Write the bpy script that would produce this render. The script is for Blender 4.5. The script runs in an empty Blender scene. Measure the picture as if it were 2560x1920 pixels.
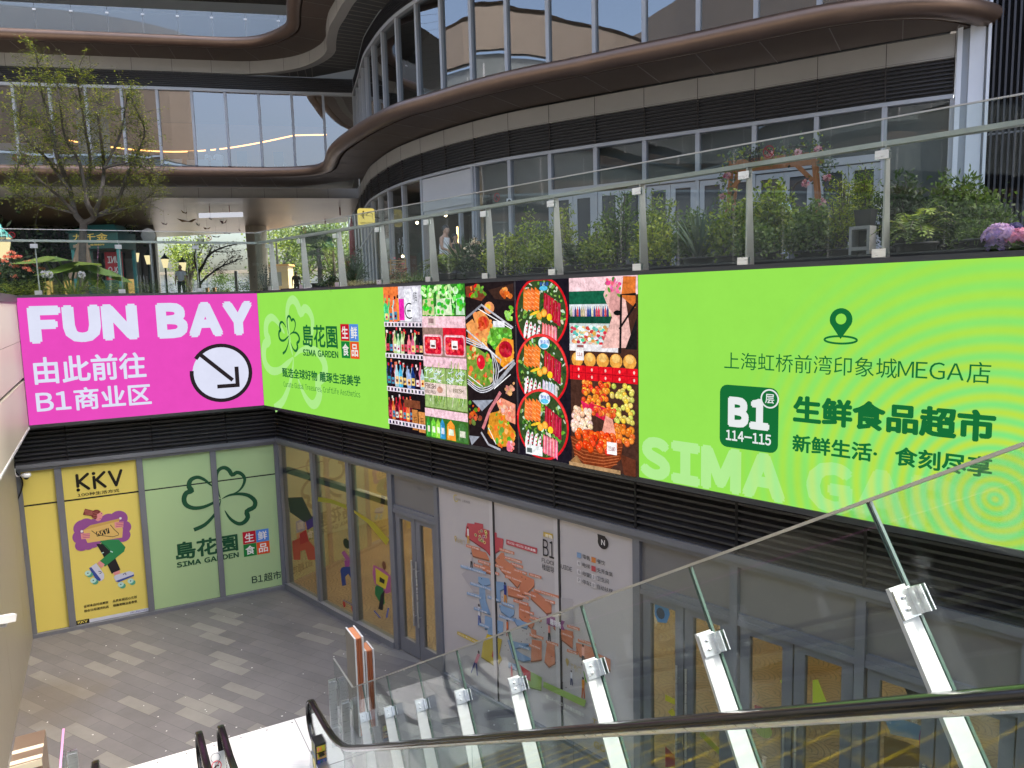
import bpy, bmesh, math, random
import numpy as np
from mathutils import Vector, Matrix
rnd = random.Random(7)
R = math.radians
SC = bpy.context.scene
COL = SC.collection

# ------------------------------------------------------------------ camera
FPX, PITCH, ROLL = 1842.8, R(-6.702), R(1.461)
CAM = np.array([0.0, 0.0, 6.0])
def cam_axes():
    cp, sp = math.cos(PITCH), math.sin(PITCH)
    fwd = np.array([0, cp, sp]); right = np.array([1.0, 0, 0]); down = -np.cross(right, fwd)
    c, s = math.cos(ROLL), math.sin(ROLL)
    return np.array([c*right + s*down, -s*right + c*down, fwd])
CM = cam_axes()
cd = bpy.data.cameras.new('camera'); cam = bpy.data.objects.new('camera', cd); COL.objects.link(cam)
cd.sensor_width = 36.0; cd.lens = 36.0*FPX/2560; cd.clip_start = 0.05; cd.clip_end = 2000
mw = Matrix.Identity(4)
for i in range(3):
    mw[i][0] = CM[0][i]; mw[i][1] = -CM[1][i]; mw[i][2] = -CM[2][i]; mw[i][3] = CAM[i]
cam.matrix_world = mw
SC.camera = cam
# ------------------------------------------------------------------ light
SUN_EL, SUN_AZ = R(58), R(75)         # azimuth clockwise from +Y
w = bpy.data.worlds.new('World'); SC.world = w; w.use_nodes = True
nt = w.node_tree; nt.nodes.clear()
sky = nt.nodes.new('ShaderNodeTexSky'); sky.sky_type = 'NISHITA'; sky.sun_disc = False
sky.sun_elevation = SUN_EL; sky.sun_rotation = SUN_AZ; sky.air_density = 1.0; sky.dust_density = 7.0; sky.ozone_density = 0.8
bgn = nt.nodes.new('ShaderNodeBackground'); bgn.inputs[1].default_value = 0.15
wo = nt.nodes.new('ShaderNodeOutputWorld')
nt.links.new(sky.outputs[0], bgn.inputs[0]); nt.links.new(bgn.outputs[0], wo.inputs[0])
sd = bpy.data.lights.new('sun', 'SUN'); sd.energy = 2.2; sd.angle = R(4); sd.color = (1.0, 0.95, 0.87)
so = bpy.data.objects.new('sun', sd); COL.objects.link(so)
sv = Vector((math.sin(SUN_AZ)*math.cos(SUN_EL), math.cos(SUN_AZ)*math.cos(SUN_EL), math.sin(SUN_EL)))
so.rotation_euler = sv.to_track_quat('Z', 'Y').to_euler(); so.location = (0, -20, 60)
SC.view_settings.view_transform = 'Standard'; SC.view_settings.look = 'None'
EXPO = 2.35
SC.view_settings.exposure = EXPO; SC.view_settings.gamma = 1.0
try:
    SC.cycles.max_bounces = 8; SC.cycles.transparent_max_bounces = 24; SC.cycles.use_denoising = True
    SC.cycles.glossy_bounces = 4; SC.cycles.caustics_reflective = False; SC.cycles.caustics_refractive = False
    SC.cycles.sample_clamp_indirect = 6.0
except Exception: pass

# ------------------------------------------------------------------ pixel -> place on a known surface
def ray(p):
    d = np.array([(p[0]-1280)/FPX, (p[1]-960)/FPX, 1.0]); return CM.T @ d
def onz(p, z):
    v = ray(p); return CAM + v*((z-CAM[2])/v[2])
def onplane(p, P0, n):
    v = ray(p); return CAM + v*(((np.array(P0)-CAM)@n)/(v@n))
def azv(a): a = R(a); return np.array([math.sin(a), math.cos(a), 0.0])
DA, DB = azv(62.37), azv(-43.847)          # run of the two court walls
Q = np.array([-4.89, 15.09, 0.0])          # inner corner of the court at floor level
bis = -(DA+DB); bis /= np.linalg.norm(bis)
QS = Q + bis*0.48                          # corner of the two screens
NA = np.array([DA[1], -DA[0], 0]); NB = np.array([-DB[1], DB[0], 0])   # normals facing the court
E = azv(-28.96); RT = np.array([E[1], -E[0], 0.0])                     # run of the escalators, and their right
UP = np.array([0, 0, 1.0])
class Plane:
    def __init__(s, o, x, n): s.o, s.x, s.n = np.array(o, float), np.array(x, float), np.array(n, float)
    def P(s, u, z, off=0.0): return s.o + s.x*u + UP*z + s.n*off
    def uv(s, p):
        q = onplane(p, s.o, s.n); return (float((q-s.o)@s.x), float(q[2]))
PA, PB = Plane(QS, DA, NA), Plane(QS, -DB, NB)      # screens
LA, LB = Plane(Q, DA, NA), Plane(Q, -DB, NB)        # lower shop fronts
def crop(x0, y0, s): return lambda x, y: (x0+x*s, y0+y*s)
k1 = crop(0,1060,400/2212); k2 = crop(0,1360,400/2212); k3 = crop(400,1060,400/2212); k4 = crop(400,1360,400/2212)
k7 = crop(1080,1180,600/2212); y1c = crop(660,700,900/2074); y2c = crop(1560,640,1000/2074)
z1c = crop(0,0,900/1991); z2c = crop(800,0,900/2074); z3c = crop(1660,0,900/2074); zcc = crop(700,1200,1000/2212)

# ------------------------------------------------------------------ materials
def lin(c):
    out = []
    for v in c[:3]:
        v = v/255.0; out.append(v/12.92 if v <= 0.04045 else ((v+0.055)/1.055)**2.4)
    return tuple(out)
MATS = {}
def mat(name, color, rough=0.6, metal=0.0, noise=0.0, nscale=3.0, spec=0.5, bump=0.0, bscale=60.0, stretch=None):
    if name in MATS: return MATS[name]
    m = bpy.data.materials.new(name); m.use_nodes = True; t = m.node_tree
    b = t.nodes['Principled BSDF']
    b.inputs['Base Color'].default_value = (*color, 1); b.inputs['Roughness'].default_value = rough
    b.inputs['Metallic'].default_value = metal; b.inputs['Specular IOR Level'].default_value = spec
    if noise or bump:
        tc = t.nodes.new('ShaderNodeTexCoord'); mp = t.nodes.new('ShaderNodeMapping')
        t.links.new(tc.outputs['Object'], mp.inputs[0])
        if stretch: mp.inputs['Scale'].default_value = stretch
    if noise:
        n = t.nodes.new('ShaderNodeTexNoise'); n.inputs['Scale'].default_value = nscale; n.inputs['Detail'].default_value = 6; n.inputs['Roughness'].default_value = 0.65
        t.links.new(mp.outputs[0], n.inputs['Vector'])
        mr = t.nodes.new('ShaderNodeMapRange'); mr.inputs[1].default_value = 0.25; mr.inputs[2].default_value = 0.75
        mr.inputs[3].default_value = 1-noise; mr.inputs[4].default_value = 1+noise
        t.links.new(n.outputs[0], mr.inputs[0])
        mx = t.nodes.new('ShaderNodeVectorMath'); mx.operation = 'SCALE'; mx.inputs[0].default_value = color
        t.links.new(mr.outputs[0], mx.inputs['Scale']); t.links.new(mx.outputs[0], b.inputs['Base Color'])
        rr = t.nodes.new('ShaderNodeMapRange'); rr.inputs[3].default_value = max(0.02, rough-0.12); rr.inputs[4].default_value = min(1, rough+0.12)
        t.links.new(n.outputs[0], rr.inputs[0]); t.links.new(rr.outputs[0], b.inputs['Roughness'])
    if bump:
        n2 = t.nodes.new('ShaderNodeTexNoise'); n2.inputs['Scale'].default_value = bscale; n2.inputs['Detail'].default_value = 4
        t.links.new(mp.outputs[0], n2.inputs['Vector'])
        bp = t.nodes.new('ShaderNodeBump'); bp.inputs['Strength'].default_value = bump; bp.inputs['Distance'].default_value = 0.02
        t.links.new(n2.outputs[0], bp.inputs['Height']); t.links.new(bp.outputs[0], b.inputs['Normal'])
    MATS[name] = m; return m
def emit(name, color, s):
    if name in MATS: return MATS[name]
    m = bpy.data.materials.new(name); m.use_nodes = True; t = m.node_tree; t.nodes.clear()
    e = t.nodes.new('ShaderNodeEmission'); e.inputs[0].default_value = (*color, 1); e.inputs[1].default_value = s
    o = t.nodes.new('ShaderNodeOutputMaterial'); t.links.new(e.outputs[0], o.inputs[0]); MATS[name] = m; return m
def glass(name, tint=(0.9,0.94,0.92), base=0.02, k=1.0, rough=0.0, film=0.0, diffc=(0.6,0.65,0.7), wav=0.0):
    if name in MATS: return MATS[name]
    m = bpy.data.materials.new(name); m.use_nodes = True; t = m.node_tree; t.nodes.clear()
    tr = t.nodes.new('ShaderNodeBsdfTransparent'); tr.inputs[0].default_value = (*tint, 1)
    gl = t.nodes.new('ShaderNodeBsdfGlossy'); gl.inputs['Roughness'].default_value = rough; gl.inputs[0].default_value = (0.95,0.97,1,1)
    lw = t.nodes.new('ShaderNodeLayerWeight'); lw.inputs[0].default_value = 0.5
    pw_ = t.nodes.new('ShaderNodeMath'); pw_.operation = 'POWER'; pw_.inputs[1].default_value = 5.0; t.links.new(lw.outputs['Facing'], pw_.inputs[0])
    fr = t.nodes.new('ShaderNodeMath'); fr.operation = 'MULTIPLY_ADD'; fr.inputs[1].default_value = 0.96; fr.inputs[2].default_value = 0.04; t.links.new(pw_.outputs[0], fr.inputs[0])
    ma = t.nodes.new('ShaderNodeMath'); ma.operation = 'MULTIPLY_ADD'; ma.inputs[1].default_value = k; ma.inputs[2].default_value = base; ma.use_clamp = True
    t.links.new(fr.outputs[0], ma.inputs[0])
    mix = t.nodes.new('ShaderNodeMixShader'); t.links.new(ma.outputs[0], mix.inputs[0]); t.links.new(tr.outputs[0], mix.inputs[1]); t.links.new(gl.outputs[0], mix.inputs[2])
    last = mix
    if wav:
        tc = t.nodes.new('ShaderNodeTexCoord'); n = t.nodes.new('ShaderNodeTexNoise'); n.inputs['Scale'].default_value = 0.9; n.inputs['Detail'].default_value = 1
        t.links.new(tc.outputs['Object'], n.inputs['Vector'])
        bp = t.nodes.new('ShaderNodeBump'); bp.inputs['Strength'].default_value = wav; bp.inputs['Distance'].default_value = 0.05
        t.links.new(n.outputs[0], bp.inputs['Height']); t.links.new(bp.outputs[0], gl.inputs['Normal'])
    if film:
        df = t.nodes.new('ShaderNodeBsdfDiffuse'); df.inputs[0].default_value = (*diffc, 1)
        m2 = t.nodes.new('ShaderNodeMixShader'); m2.inputs[0].default_value = film
        t.links.new(mix.outputs[0], m2.inputs[1]); t.links.new(df.outputs[0], m2.inputs[2]); last = m2
    o = t.nodes.new('ShaderNodeOutputMaterial'); t.links.new(last.outputs[0], o.inputs[0]); MATS[name] = m; return m
def attr_mat(name, kind, strength=1.0, rough=0.6):
    """colour comes from the per-face attribute 'col'; kind: emit / print / leaf"""
    if name in MATS: return MATS[name]
    m = bpy.data.materials.new(name); m.use_nodes = True; t = m.node_tree; t.nodes.clear()
    a = t.nodes.new('ShaderNodeAttribute'); a.attribute_name = 'col'; o = t.nodes.new('ShaderNodeOutputMaterial')
    if kind in ('emit','photo'):
        e = t.nodes.new('ShaderNodeEmission'); e.inputs[1].default_value = strength
        tc = t.nodes.new('ShaderNodeTexCoord'); n = t.nodes.new('ShaderNodeTexNoise'); n.inputs['Scale'].default_value = 2.2 if kind == 'emit' else 16.0; n.inputs['Detail'].default_value = 8; n.inputs['Roughness'].default_value = 0.8
        t.links.new(tc.outputs['Object'], n.inputs['Vector'])
        mr = t.nodes.new('ShaderNodeMapRange'); mr.inputs[1].default_value = 0.0 if kind == 'emit' else 0.3; mr.inputs[2].default_value = 1.0 if kind == 'emit' else 0.7; mr.inputs[3].default_value = 0.86 if kind == 'emit' else 0.45; mr.inputs[4].default_value = 1.1 if kind == 'emit' else 1.6; t.links.new(n.outputs[0], mr.inputs[0])
        v = t.nodes.new('ShaderNodeVectorMath'); v.operation = 'SCALE'; t.links.new(a.outputs['Color'], v.inputs[0]); t.links.new(mr.outputs[0], v.inputs['Scale'])
        t.links.new(v.outputs[0], e.inputs[0]); t.links.new(e.outputs[0], o.inputs[0])
    elif kind == 'print':
        b = t.nodes.new('ShaderNodeBsdfPrincipled'); b.inputs['Roughness'].default_value = rough; b.inputs['Specular IOR Level'].default_value = 0.3
        t.links.new(a.outputs['Color'], b.inputs['Base Color']); t.links.new(b.outputs[0], o.inputs[0])
    else:
        b = t.nodes.new('ShaderNodeBsdfPrincipled'); b.inputs['Roughness'].default_value = rough; b.inputs['Specular IOR Level'].default_value = 0.35
        tl = t.nodes.new('ShaderNodeBsdfTranslucent'); mx = t.nodes.new('ShaderNodeMixShader'); mx.inputs[0].default_value = 0.4
        t.links.new(a.outputs['Color'], b.inputs['Base Color']); t.links.new(a.outputs['Color'], tl.inputs[0])
        t.links.new(b.outputs[0], mx.inputs[1]); t.links.new(tl.outputs[0], mx.inputs[2]); t.links.new(mx.outputs[0], o.inputs[0])
    MATS[name] = m; return m

# ------------------------------------------------------------------ objects
ORG = {}
def tag(o, label=None, cat=None, group=None, kind=None):
    if label: o['label'] = label
    if cat: o['category'] = cat
    if group: o['group'] = group
    if kind: o['kind'] = kind
    return o
def thing(name, label, cat, loc=(0,0,0), group=None):
    o = bpy.data.objects.new(name, None); o.empty_display_size = 0.2; COL.objects.link(o); o.location = loc
    ORG[o.name] = np.array(loc, float); return tag(o, label, cat, group)
def copy_tree(o, parent=None):
    c = o.copy(); COL.objects.link(c); c.parent = parent; ORG[c.name] = ORG.get(o.name, np.zeros(3))
    for ch in list(o.children): copy_tree(ch, c)
    return c
class MB:
    """collects shapes and links them as ONE mesh object"""
    def __init__(s): s.v, s.f, s.c, s.mi, s.sm = [], [], [], [], []
    def add(s, vs, fs, col=None, mi=0, smooth=False):
        b = len(s.v); s.v += [tuple(float(q) for q in x) for x in vs]
        for f in fs: s.f.append(tuple(b+i for i in f)); s.c.append(col); s.mi.append(mi); s.sm.append(smooth)
    def quad(s, a, b, c, d, col=None, mi=0): s.add([a,b,c,d], [(0,1,2,3)], col, mi)
    def obox(s, c, ax, ay, az_, hx, hy, hz, col=None, mi=0):
        c, ax, ay, az_ = (np.array(q, float) for q in (c, ax, ay, az_)); vs = []
        for i in (-1,1):
            for j in (-1,1):
                for k in (-1,1): vs.append(c+ax*hx*i+ay*hy*j+az_*hz*k)
        s.add(vs, [(0,1,3,2),(4,6,7,5),(0,4,5,1),(2,3,7,6),(0,2,6,4),(1,5,7,3)], col, mi)
    def box(s, x0, x1, y0, y1, z0, z1, col=None, mi=0):
        s.obox(((x0+x1)/2,(y0+y1)/2,(z0+z1)/2), (1,0,0),(0,1,0),(0,0,1),(x1-x0)/2,(y1-y0)/2,(z1-z0)/2, col, mi)
    def pbox(s, pl, u0, u1, z0, z1, o0, o1, col=None, mi=0):
        s.obox(pl.P((u0+u1)/2,(z0+z1)/2,(o0+o1)/2), pl.x, UP, pl.n, (u1-u0)/2,(z1-z0)/2,(o1-o0)/2, col, mi)
    def beam(s, a, b, up, w, h, col=None, mi=0):
        a, b = np.array(a,float), np.array(b,float); d = b-a; L = np.linalg.norm(d); d /= L
        side = np.cross(d, up); side /= np.linalg.norm(side); u2 = np.cross(side, d)
        s.obox((a+b)/2, d, side, u2, L/2, w/2, h/2, col, mi)
    def tube(s, pts, rad, n=8, col=None, mi=0, cap=True, closed=False):
        pts = [np.array(p,float) for p in pts]; N = len(pts); rs = rad if isinstance(rad,(list,tuple)) else [rad]*N
        vs, prev = [], None
        for i in range(N):
            if closed: d = pts[(i+1)%N]-pts[i-1]
            else: d = pts[min(i+1,N-1)]-pts[max(i-1,0)]
            L = np.linalg.norm(d); d = d/L if L > 1e-9 else np.array([0,0,1.0])
            if prev is None:
                a = np.array([0,0,1.0]) if abs(d[2]) < 0.9 else np.array([1.0,0,0]); x = np.cross(a, d)
            else: x = prev-d*(prev@d)
            x /= (np.linalg.norm(x) or 1); y = np.cross(d, x); prev = x
            for k in range(n):
                t = 2*math.pi*k/n; vs.append(pts[i]+x*(rs[i]*math.cos(t))+y*(rs[i]*math.sin(t)))
        fs = []
        for i in range(N if closed else N-1):
            j = (i+1)%N
            for k in range(n): fs.append((i*n+k, i*n+(k+1)%n, j*n+(k+1)%n, j*n+k))
        b0 = len(s.f); s.add(vs, fs, col, mi, True)
        if cap and not closed:
            s.add(vs[:n], [tuple(range(n))[::-1]], col, mi); s.add(vs[-n:], [tuple(range(n))], col, mi)
    def lathe(s, c, prof, n=16, col=None, mi=0):
        vs = []; 
        for r, z in prof:
            for k in range(n): t = 2*math.pi*k/n; vs.append((c[0]+r*math.cos(t), c[1]+r*math.sin(t), c[2]+z))
        fs = [(i*n+k, i*n+(k+1)%n, (i+1)*n+(k+1)%n, (i+1)*n+k) for i in range(len(prof)-1) for k in range(n)]
        s.add(vs, fs, col, mi, True); s.add(vs[-n:], [tuple(range(n))], col, mi); s.add(vs[:n], [tuple(range(n))[::-1]], col, mi)
    def ball(s, c, rx, ry=None, rz=None, n=10, m=7, col=None, mi=0, rot=None):
        ry = ry or rx; rz = rz or rx; vs = []
        for i in range(m+1):
            ph = math.pi*i/m
            for k in range(n):
                t = 2*math.pi*k/n; q = np.array([rx*math.sin(ph)*math.cos(t), ry*math.sin(ph)*math.sin(t), rz*math.cos(ph)])
                if rot is not None: q = rot @ q
                vs.append(np.array(c)+q)
        s.add(vs, [(i*n+k, (i+1)*n+k, (i+1)*n+(k+1)%n, i*n+(k+1)%n) for i in range(m) for k in range(n)], col, mi, True)
    def prism(s, pts, a, b, col=None, mi=0):
        """outline pts (3-D) moved by vector a..b"""
        n = len(pts); A = [np.array(p)+np.array(a) for p in pts]; B = [np.array(p)+np.array(b) for p in pts]
        s.add(A+B, [tuple(range(n))[::-1], tuple(range(n,2*n))]+[(i,(i+1)%n,n+(i+1)%n,n+i) for i in range(n)], col, mi)
    def build(s, name, m, parent=None, smooth=None, local=False):
        ms = m if isinstance(m, (list,tuple)) else [m]
        o0 = np.zeros(3)
        if parent is not None and not local: o0 = ORG.get(parent.name, np.zeros(3))
        me = bpy.data.meshes.new(name)
        me.from_pydata([(x-o0[0],y-o0[1],z-o0[2]) for x,y,z in s.v], [], s.f); 
        for q in ms: me.materials.append(q)
        me.polygons.foreach_set('material_index', s.mi)
        me.polygons.foreach_set('use_smooth', [bool(x) if smooth is None else smooth for x in s.sm])
        if any(c is not None for c in s.c):
            at = me.attributes.new('col', 'FLOAT_COLOR', 'FACE')
            arr = []
            for c in s.c: arr += [*(c or (0.5,0.5,0.5)), 1.0]
            at.data.foreach_set('color', arr)
        me.update()
        o = bpy.data.objects.new(name, me); COL.objects.link(o)
        if parent is not None: o.parent = parent
        ORG[o.name] = o0 if parent is not None else np.zeros(3)
        return o
def catmull(P, step=None, sub=8, closed=False):
    P = [np.array(p, float) for p in P]; out = []; n = len(P)
    for i in range(n if closed else n-1):
        if closed: p0,p1,p2,p3 = P[i-1],P[i],P[(i+1)%n],P[(i+2)%n]
        else: p0,p1,p2,p3 = P[max(i-1,0)],P[i],P[i+1],P[min(i+2,n-1)]
        for k in range(sub):
            t = k/sub; out.append(0.5*((2*p1)+(-p0+p2)*t+(2*p0-5*p1+4*p2-p3)*t*t+(-p0+3*p1-3*p2+p3)*t**3))
    if not closed: out.append(P[-1])
    return out
def resample(P, n):
    P = [np.array(p,float) for p in P]; L = [0]
    for i in range(1,len(P)): L.append(L[-1]+np.linalg.norm(P[i]-P[i-1]))
    out = []; j = 0
    for k in range(n):
        t = L[-1]*k/(n-1)
        while j < len(P)-2 and L[j+1] < t: j += 1
        d = L[j+1]-L[j]; a = (t-L[j])/d if d else 0; out.append(P[j]*(1-a)+P[j+1]*a)
    return out
def normals2(P):
    out = []
    for i in range(len(P)):
        d = np.array(P[min(i+1,len(P)-1)][:2])-np.array(P[max(i-1,0)][:2]); d /= np.linalg.norm(d); out.append(np.array([-d[1], d[0]]))
    return out
def sweep(mb, path, prof, col=None, mi=0, smooth=False, close=False):
    """profile points (out, z) carried along a plan line; out is towards the court"""
    N = normals2(path); vs = []; k = len(prof)
    for p, n in zip(path, N):
        for o, z in prof: vs.append((p[0]+n[0]*o, p[1]+n[1]*o, z))
    fs = []
    for i in range(len(path)-1):
        for j in range(k if close else k-1):
            a, b = i*k+j, i*k+(j+1)%k; fs.append((a, a+k, b+k, b))
    mb.add(vs, fs, col, mi, smooth)
    if close: mb.add(vs[:k], [tuple(range(k))], col, mi); mb.add(vs[-k:], [tuple(range(k))[::-1]], col, mi)
def louvre(mb, path, z0, z1, pitch=0.078, out=0.0):
    prof = []; n = max(1, round((z1-z0)/pitch)); h = (z1-z0)/n
    for i in range(n):
        z = z0+i*h; prof += [(out-0.07, z+0.002), (out, z), (out, z+h*0.30), (out-0.07, z+h*0.62)]
    prof.append((out-0.07, z1)); sweep(mb, path, prof)

# ------------------------------------------------------------------ lettering and flat artwork
_tc = {}
def glyph(ch):
    if ch in _tc: return _tc[ch]
    o_ = ord(ch); c2 = chr(o_+0xFEE0) if 33 <= o_ <= 126 else ch      # wide forms: a plain grotesque cut
    cu = bpy.data.curves.new('lettering', 'FONT'); cu.body = c2; cu.resolution_u = 3
    o = bpy.data.objects.new('lettering', cu); COL.objects.link(o)
    dg = bpy.context.evaluated_depsgraph_get(); dg.update(); oe = o.evaluated_get(dg); me = oe.to_mesh()
    V = [(v.co.x, v.co.y) for v in me.vertices]; Fc = [tuple(p.vertices) for p in me.polygons]
    oe.to_mesh_clear(); bpy.data.objects.remove(o); bpy.data.curves.remove(cu)
    _tc[ch] = (V, Fc); return _tc[ch]
def text_mesh(s, bold=0.0):
    key = (s, bold)
    if key in _tc: return _tc[key]
    V, Fc, x = [], [], 0.0
    for ch in s:
        if ch == ' ': x += 0.34; continue
        v, f = glyph(ch)
        if not v: continue
        x0, x1 = min(p[0] for p in v), max(p[0] for p in v); lat = ord(ch) < 128
        if lat: dx, adv = x-x0, (x1-x0)+0.075+bold*1.15
        else: dx, adv = x, 1.0
        offs = [(0,0)] if bold <= 0.006 else [(bold*math.cos(R(a)), bold*math.sin(R(a))) for a in range(22, 382, 45)]
        for ox, oy in offs:
            b = len(V); V += [(p[0]+dx+ox, p[1]+oy) for p in v]; Fc.append((b, len(v), f))
        x += adv
    F2 = [tuple(b+i for i in q) for b, n, fs in Fc for q in fs]; grp = [k for k, (b, n, fs) in enumerate(Fc) for q in fs]
    lay = []
    for k, (b, n, fs) in enumerate(Fc): lay += [k % 8]*n
    xs = [v[0] for v in V]; ys = [v[1] for v in V]; _tc[key] = (V, F2, (min(xs), max(xs), min(ys), max(ys)), lay); return _tc[key]
class Canvas:
    """flat printed or glowing artwork on a wall plane; each layer lies a hair above the one below"""
    def __init__(s, pl, off=0.004, dz=0.00004): s.pl, s.off, s.dz, s.mb, s.k = pl, off, dz, MB(), 0
    def _p(s, pts): s.k += 1; o = s.off+s.k*s.dz; return [s.pl.P(u, z, o) for u, z in pts]
    def poly(s, pts, col): s.mb.add(s._p(pts), [tuple(range(len(pts)))], lin(col))
    def rect(s, u0, u1, z0, z1, col): s.poly([(u0,z0),(u1,z0),(u1,z1),(u0,z1)], col)
    def ell(s, u, z, ru, rz, col, n=20, a0=0.0, rot=0.0):
        c, q = math.cos(rot), math.sin(rot); pts = []
        for k in range(n):
            t = a0+2*math.pi*k/n; x, y = ru*math.cos(t), rz*math.sin(t); pts.append((u+x*c-y*q, z+x*q+y*c))
        s.poly(pts, col)
    def rrect(s, u0, u1, z0, z1, r, col):
        pts = []
        for cx, cz, a in ((u1-r,z1-r,0),(u0+r,z1-r,90),(u0+r,z0+r,180),(u1-r,z0+r,270)):
            for k in range(5): t = R(a+22.5*k); pts.append((cx+r*math.cos(t), cz+r*math.sin(t)))
        s.poly(pts, col)
    def stroke(s, pts, wid, col, closed=False):
        P = [np.array(p) for p in pts]; n = len(P); W = wid if isinstance(wid,(list,tuple)) else [wid]*n; L, Rr = [], []
        for i in range(n):
            d = (P[(i+1)%n]-P[i-1]) if closed else (P[min(i+1,n-1)]-P[max(i-1,0)])
            d = d/(np.linalg.norm(d) or 1); m = np.array([-d[1], d[0]]); L.append(P[i]+m*W[i]/2); Rr.append(P[i]-m*W[i]/2)
        vs = s._p([tuple(q) for q in L+Rr])
        s.mb.add(vs, [(i, n+i, n+(i+1)%n, (i+1)%n) for i in range(n if closed else n-1)], lin(col))
    def arc(s, u, z, r, wid, a0, a1, col, n=40, sz=1.0):
        s.stroke([(u+r*math.cos(R(a0+(a1-a0)*k/n)), z+sz*r*math.sin(R(a0+(a1-a0)*k/n))) for k in range(n+1)], wid, col)
    def text(s, t, u0, u1, z0, z1, col, bold=0.0, clip=None):
        V, Fc, b, lay = text_mesh(t, bold); sx = (u1-u0)/(b[1]-b[0]); sy = (z1-z0)/(b[3]-b[2]); s.k += 1; o = s.off+s.k*s.dz
        s.mb.add([s.pl.P(u0+(x-b[0])*sx, z0+(y-b[2])*sy, o+l*0.00003) for (x, y), l in zip(V, lay)], Fc, lin(col)); s.k += 7
    def build(s, name, m, parent=None): return s.mb.build(name, m, parent)

LED = 2.0**(-EXPO)
M = dict(
 white_metal=mat('white_coated_metal', (0.62,0.64,0.66), 0.4, 0, 0.06, 2.0),
 grey_frame=mat('grey_frame', lin((116,118,124)), 0.45, 0.0, 0.08, 3.0),
 pale_frame=mat('pale_frame', lin((172,175,180)), 0.4, 0.0, 0.05, 2.0),
 black_louvre=mat('black_louvre', (0.035,0.035,0.04), 0.5, 0.0, 0.15, 2.0),
 dark_back=mat('dark_back', (0.008,0.008,0.009), 0.9),
 fascia=mat('fascia_panel', lin((172,168,162)), 0.5, 0.0, 0.06, 1.2),
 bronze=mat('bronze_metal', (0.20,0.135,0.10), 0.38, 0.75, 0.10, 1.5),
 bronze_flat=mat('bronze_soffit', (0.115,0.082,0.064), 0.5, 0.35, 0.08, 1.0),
 seam=mat('panel_seam', (0.05,0.045,0.042), 0.7),
 pale_seam=mat('pale_groove', (0.24,0.22,0.20), 0.6),
 soffit_dark=mat('dark_soffit', (0.075,0.075,0.072), 0.6, 0.0, 0.1, 1.0),
 soffit_brown=mat('brown_soffit', (0.085,0.075,0.062), 0.6, 0.0, 0.1, 1.0),
 steel=mat('brushed_steel', (0.72,0.74,0.75), 0.3, 1.0, 0.12, 4.0, stretch=(1,1,12)),
 steel_post=mat('satin_steel_post', (0.50,0.52,0.53), 0.42, 0.35, 0.08, 4.0, stretch=(1,1,8)),
 steel_dull=mat('dull_steel', (0.42,0.42,0.41), 0.45, 0.8, 0.1, 5.0),
 landing=mat('ribbed_landing_steel', (0.86,0.86,0.85), 0.5, 0.1, 0.10, 3.0, stretch=(1,14,1)),
 rubber=mat('black_rubber', (0.010,0.009,0.010), 0.18, 0.0, 0.0, 8.0, spec=0.45),
 led_frame=mat('led_frame', (0.045,0.048,0.05), 0.5, 0.2),
 wallpanel=mat('beige_cladding', lin((168,163,152)), 0.42, 0.15, 0.07, 0.7, stretch=(1,1,0.25)),
 wall_low=mat('greige_cladding', lin((150,144,132)), 0.45, 0.1, 0.10, 0.6, stretch=(1,1,0.3)),
 concrete=mat('concrete', (0.30,0.29,0.28), 0.85, 0, 0.2, 6.0, bump=0.3),
 blind=mat('grey_blind', (0.085,0.098,0.098), 0.7, 0, 0.12, 0.5),
 door_blind=mat('door_backing', (0.05,0.055,0.062), 0.6, 0, 0.08, 0.5),
 inwall=mat('shop_wall', (0.42,0.34,0.22), 0.7, 0, 0.15, 1.0),
 darkin=mat('dark_interior', (0.03,0.03,0.03), 0.8, 0, 0.3, 0.7),
 g_rail=glass('rail_glass', (0.90,0.935,0.915), 0.0, 0.55),
 g_facade=glass('facade_glass', (0.42,0.47,0.48), 0.16, 1.0, wav=0.05),
 g_store=glass('store_glass', (0.75,0.78,0.78), 0.03, 0.8, wav=0.05),
 g_bridge=glass('bridge_glass', (0.60,0.60,0.58), 0.17, 1.0, wav=0.05),
 g_shop=glass('shop_glass', (0.72,0.76,0.74), 0.04, 1.0),
 g_upper=glass('upper_rail_glass', (0.8,0.85,0.86), 0.10, 1.0, film=0.5, diffc=(0.22,0.25,0.27)),  # pale diffuse share paints in the sky reflected by this glass
 g_edge=mat('glass_edge', (0.06,0.10,0.085), 0.1, 0.0),
 print=attr_mat('printed_film', 'print', rough=0.45),
 led=attr_mat('led_picture', 'emit', LED),
 ledp=attr_mat('led_photo', 'photo', 1.12*LED),
 leaf=attr_mat('foliage', 'leaf', rough=0.55),
 bark=mat('bark', (0.075,0.066,0.056), 0.9, 0, 0.35, 12.0, bump=0.5),
 wood=mat('varnished_wood', (0.27,0.105,0.035), 0.45, 0, 0.25, 5.0, stretch=(6,6,1)),
)
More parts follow.
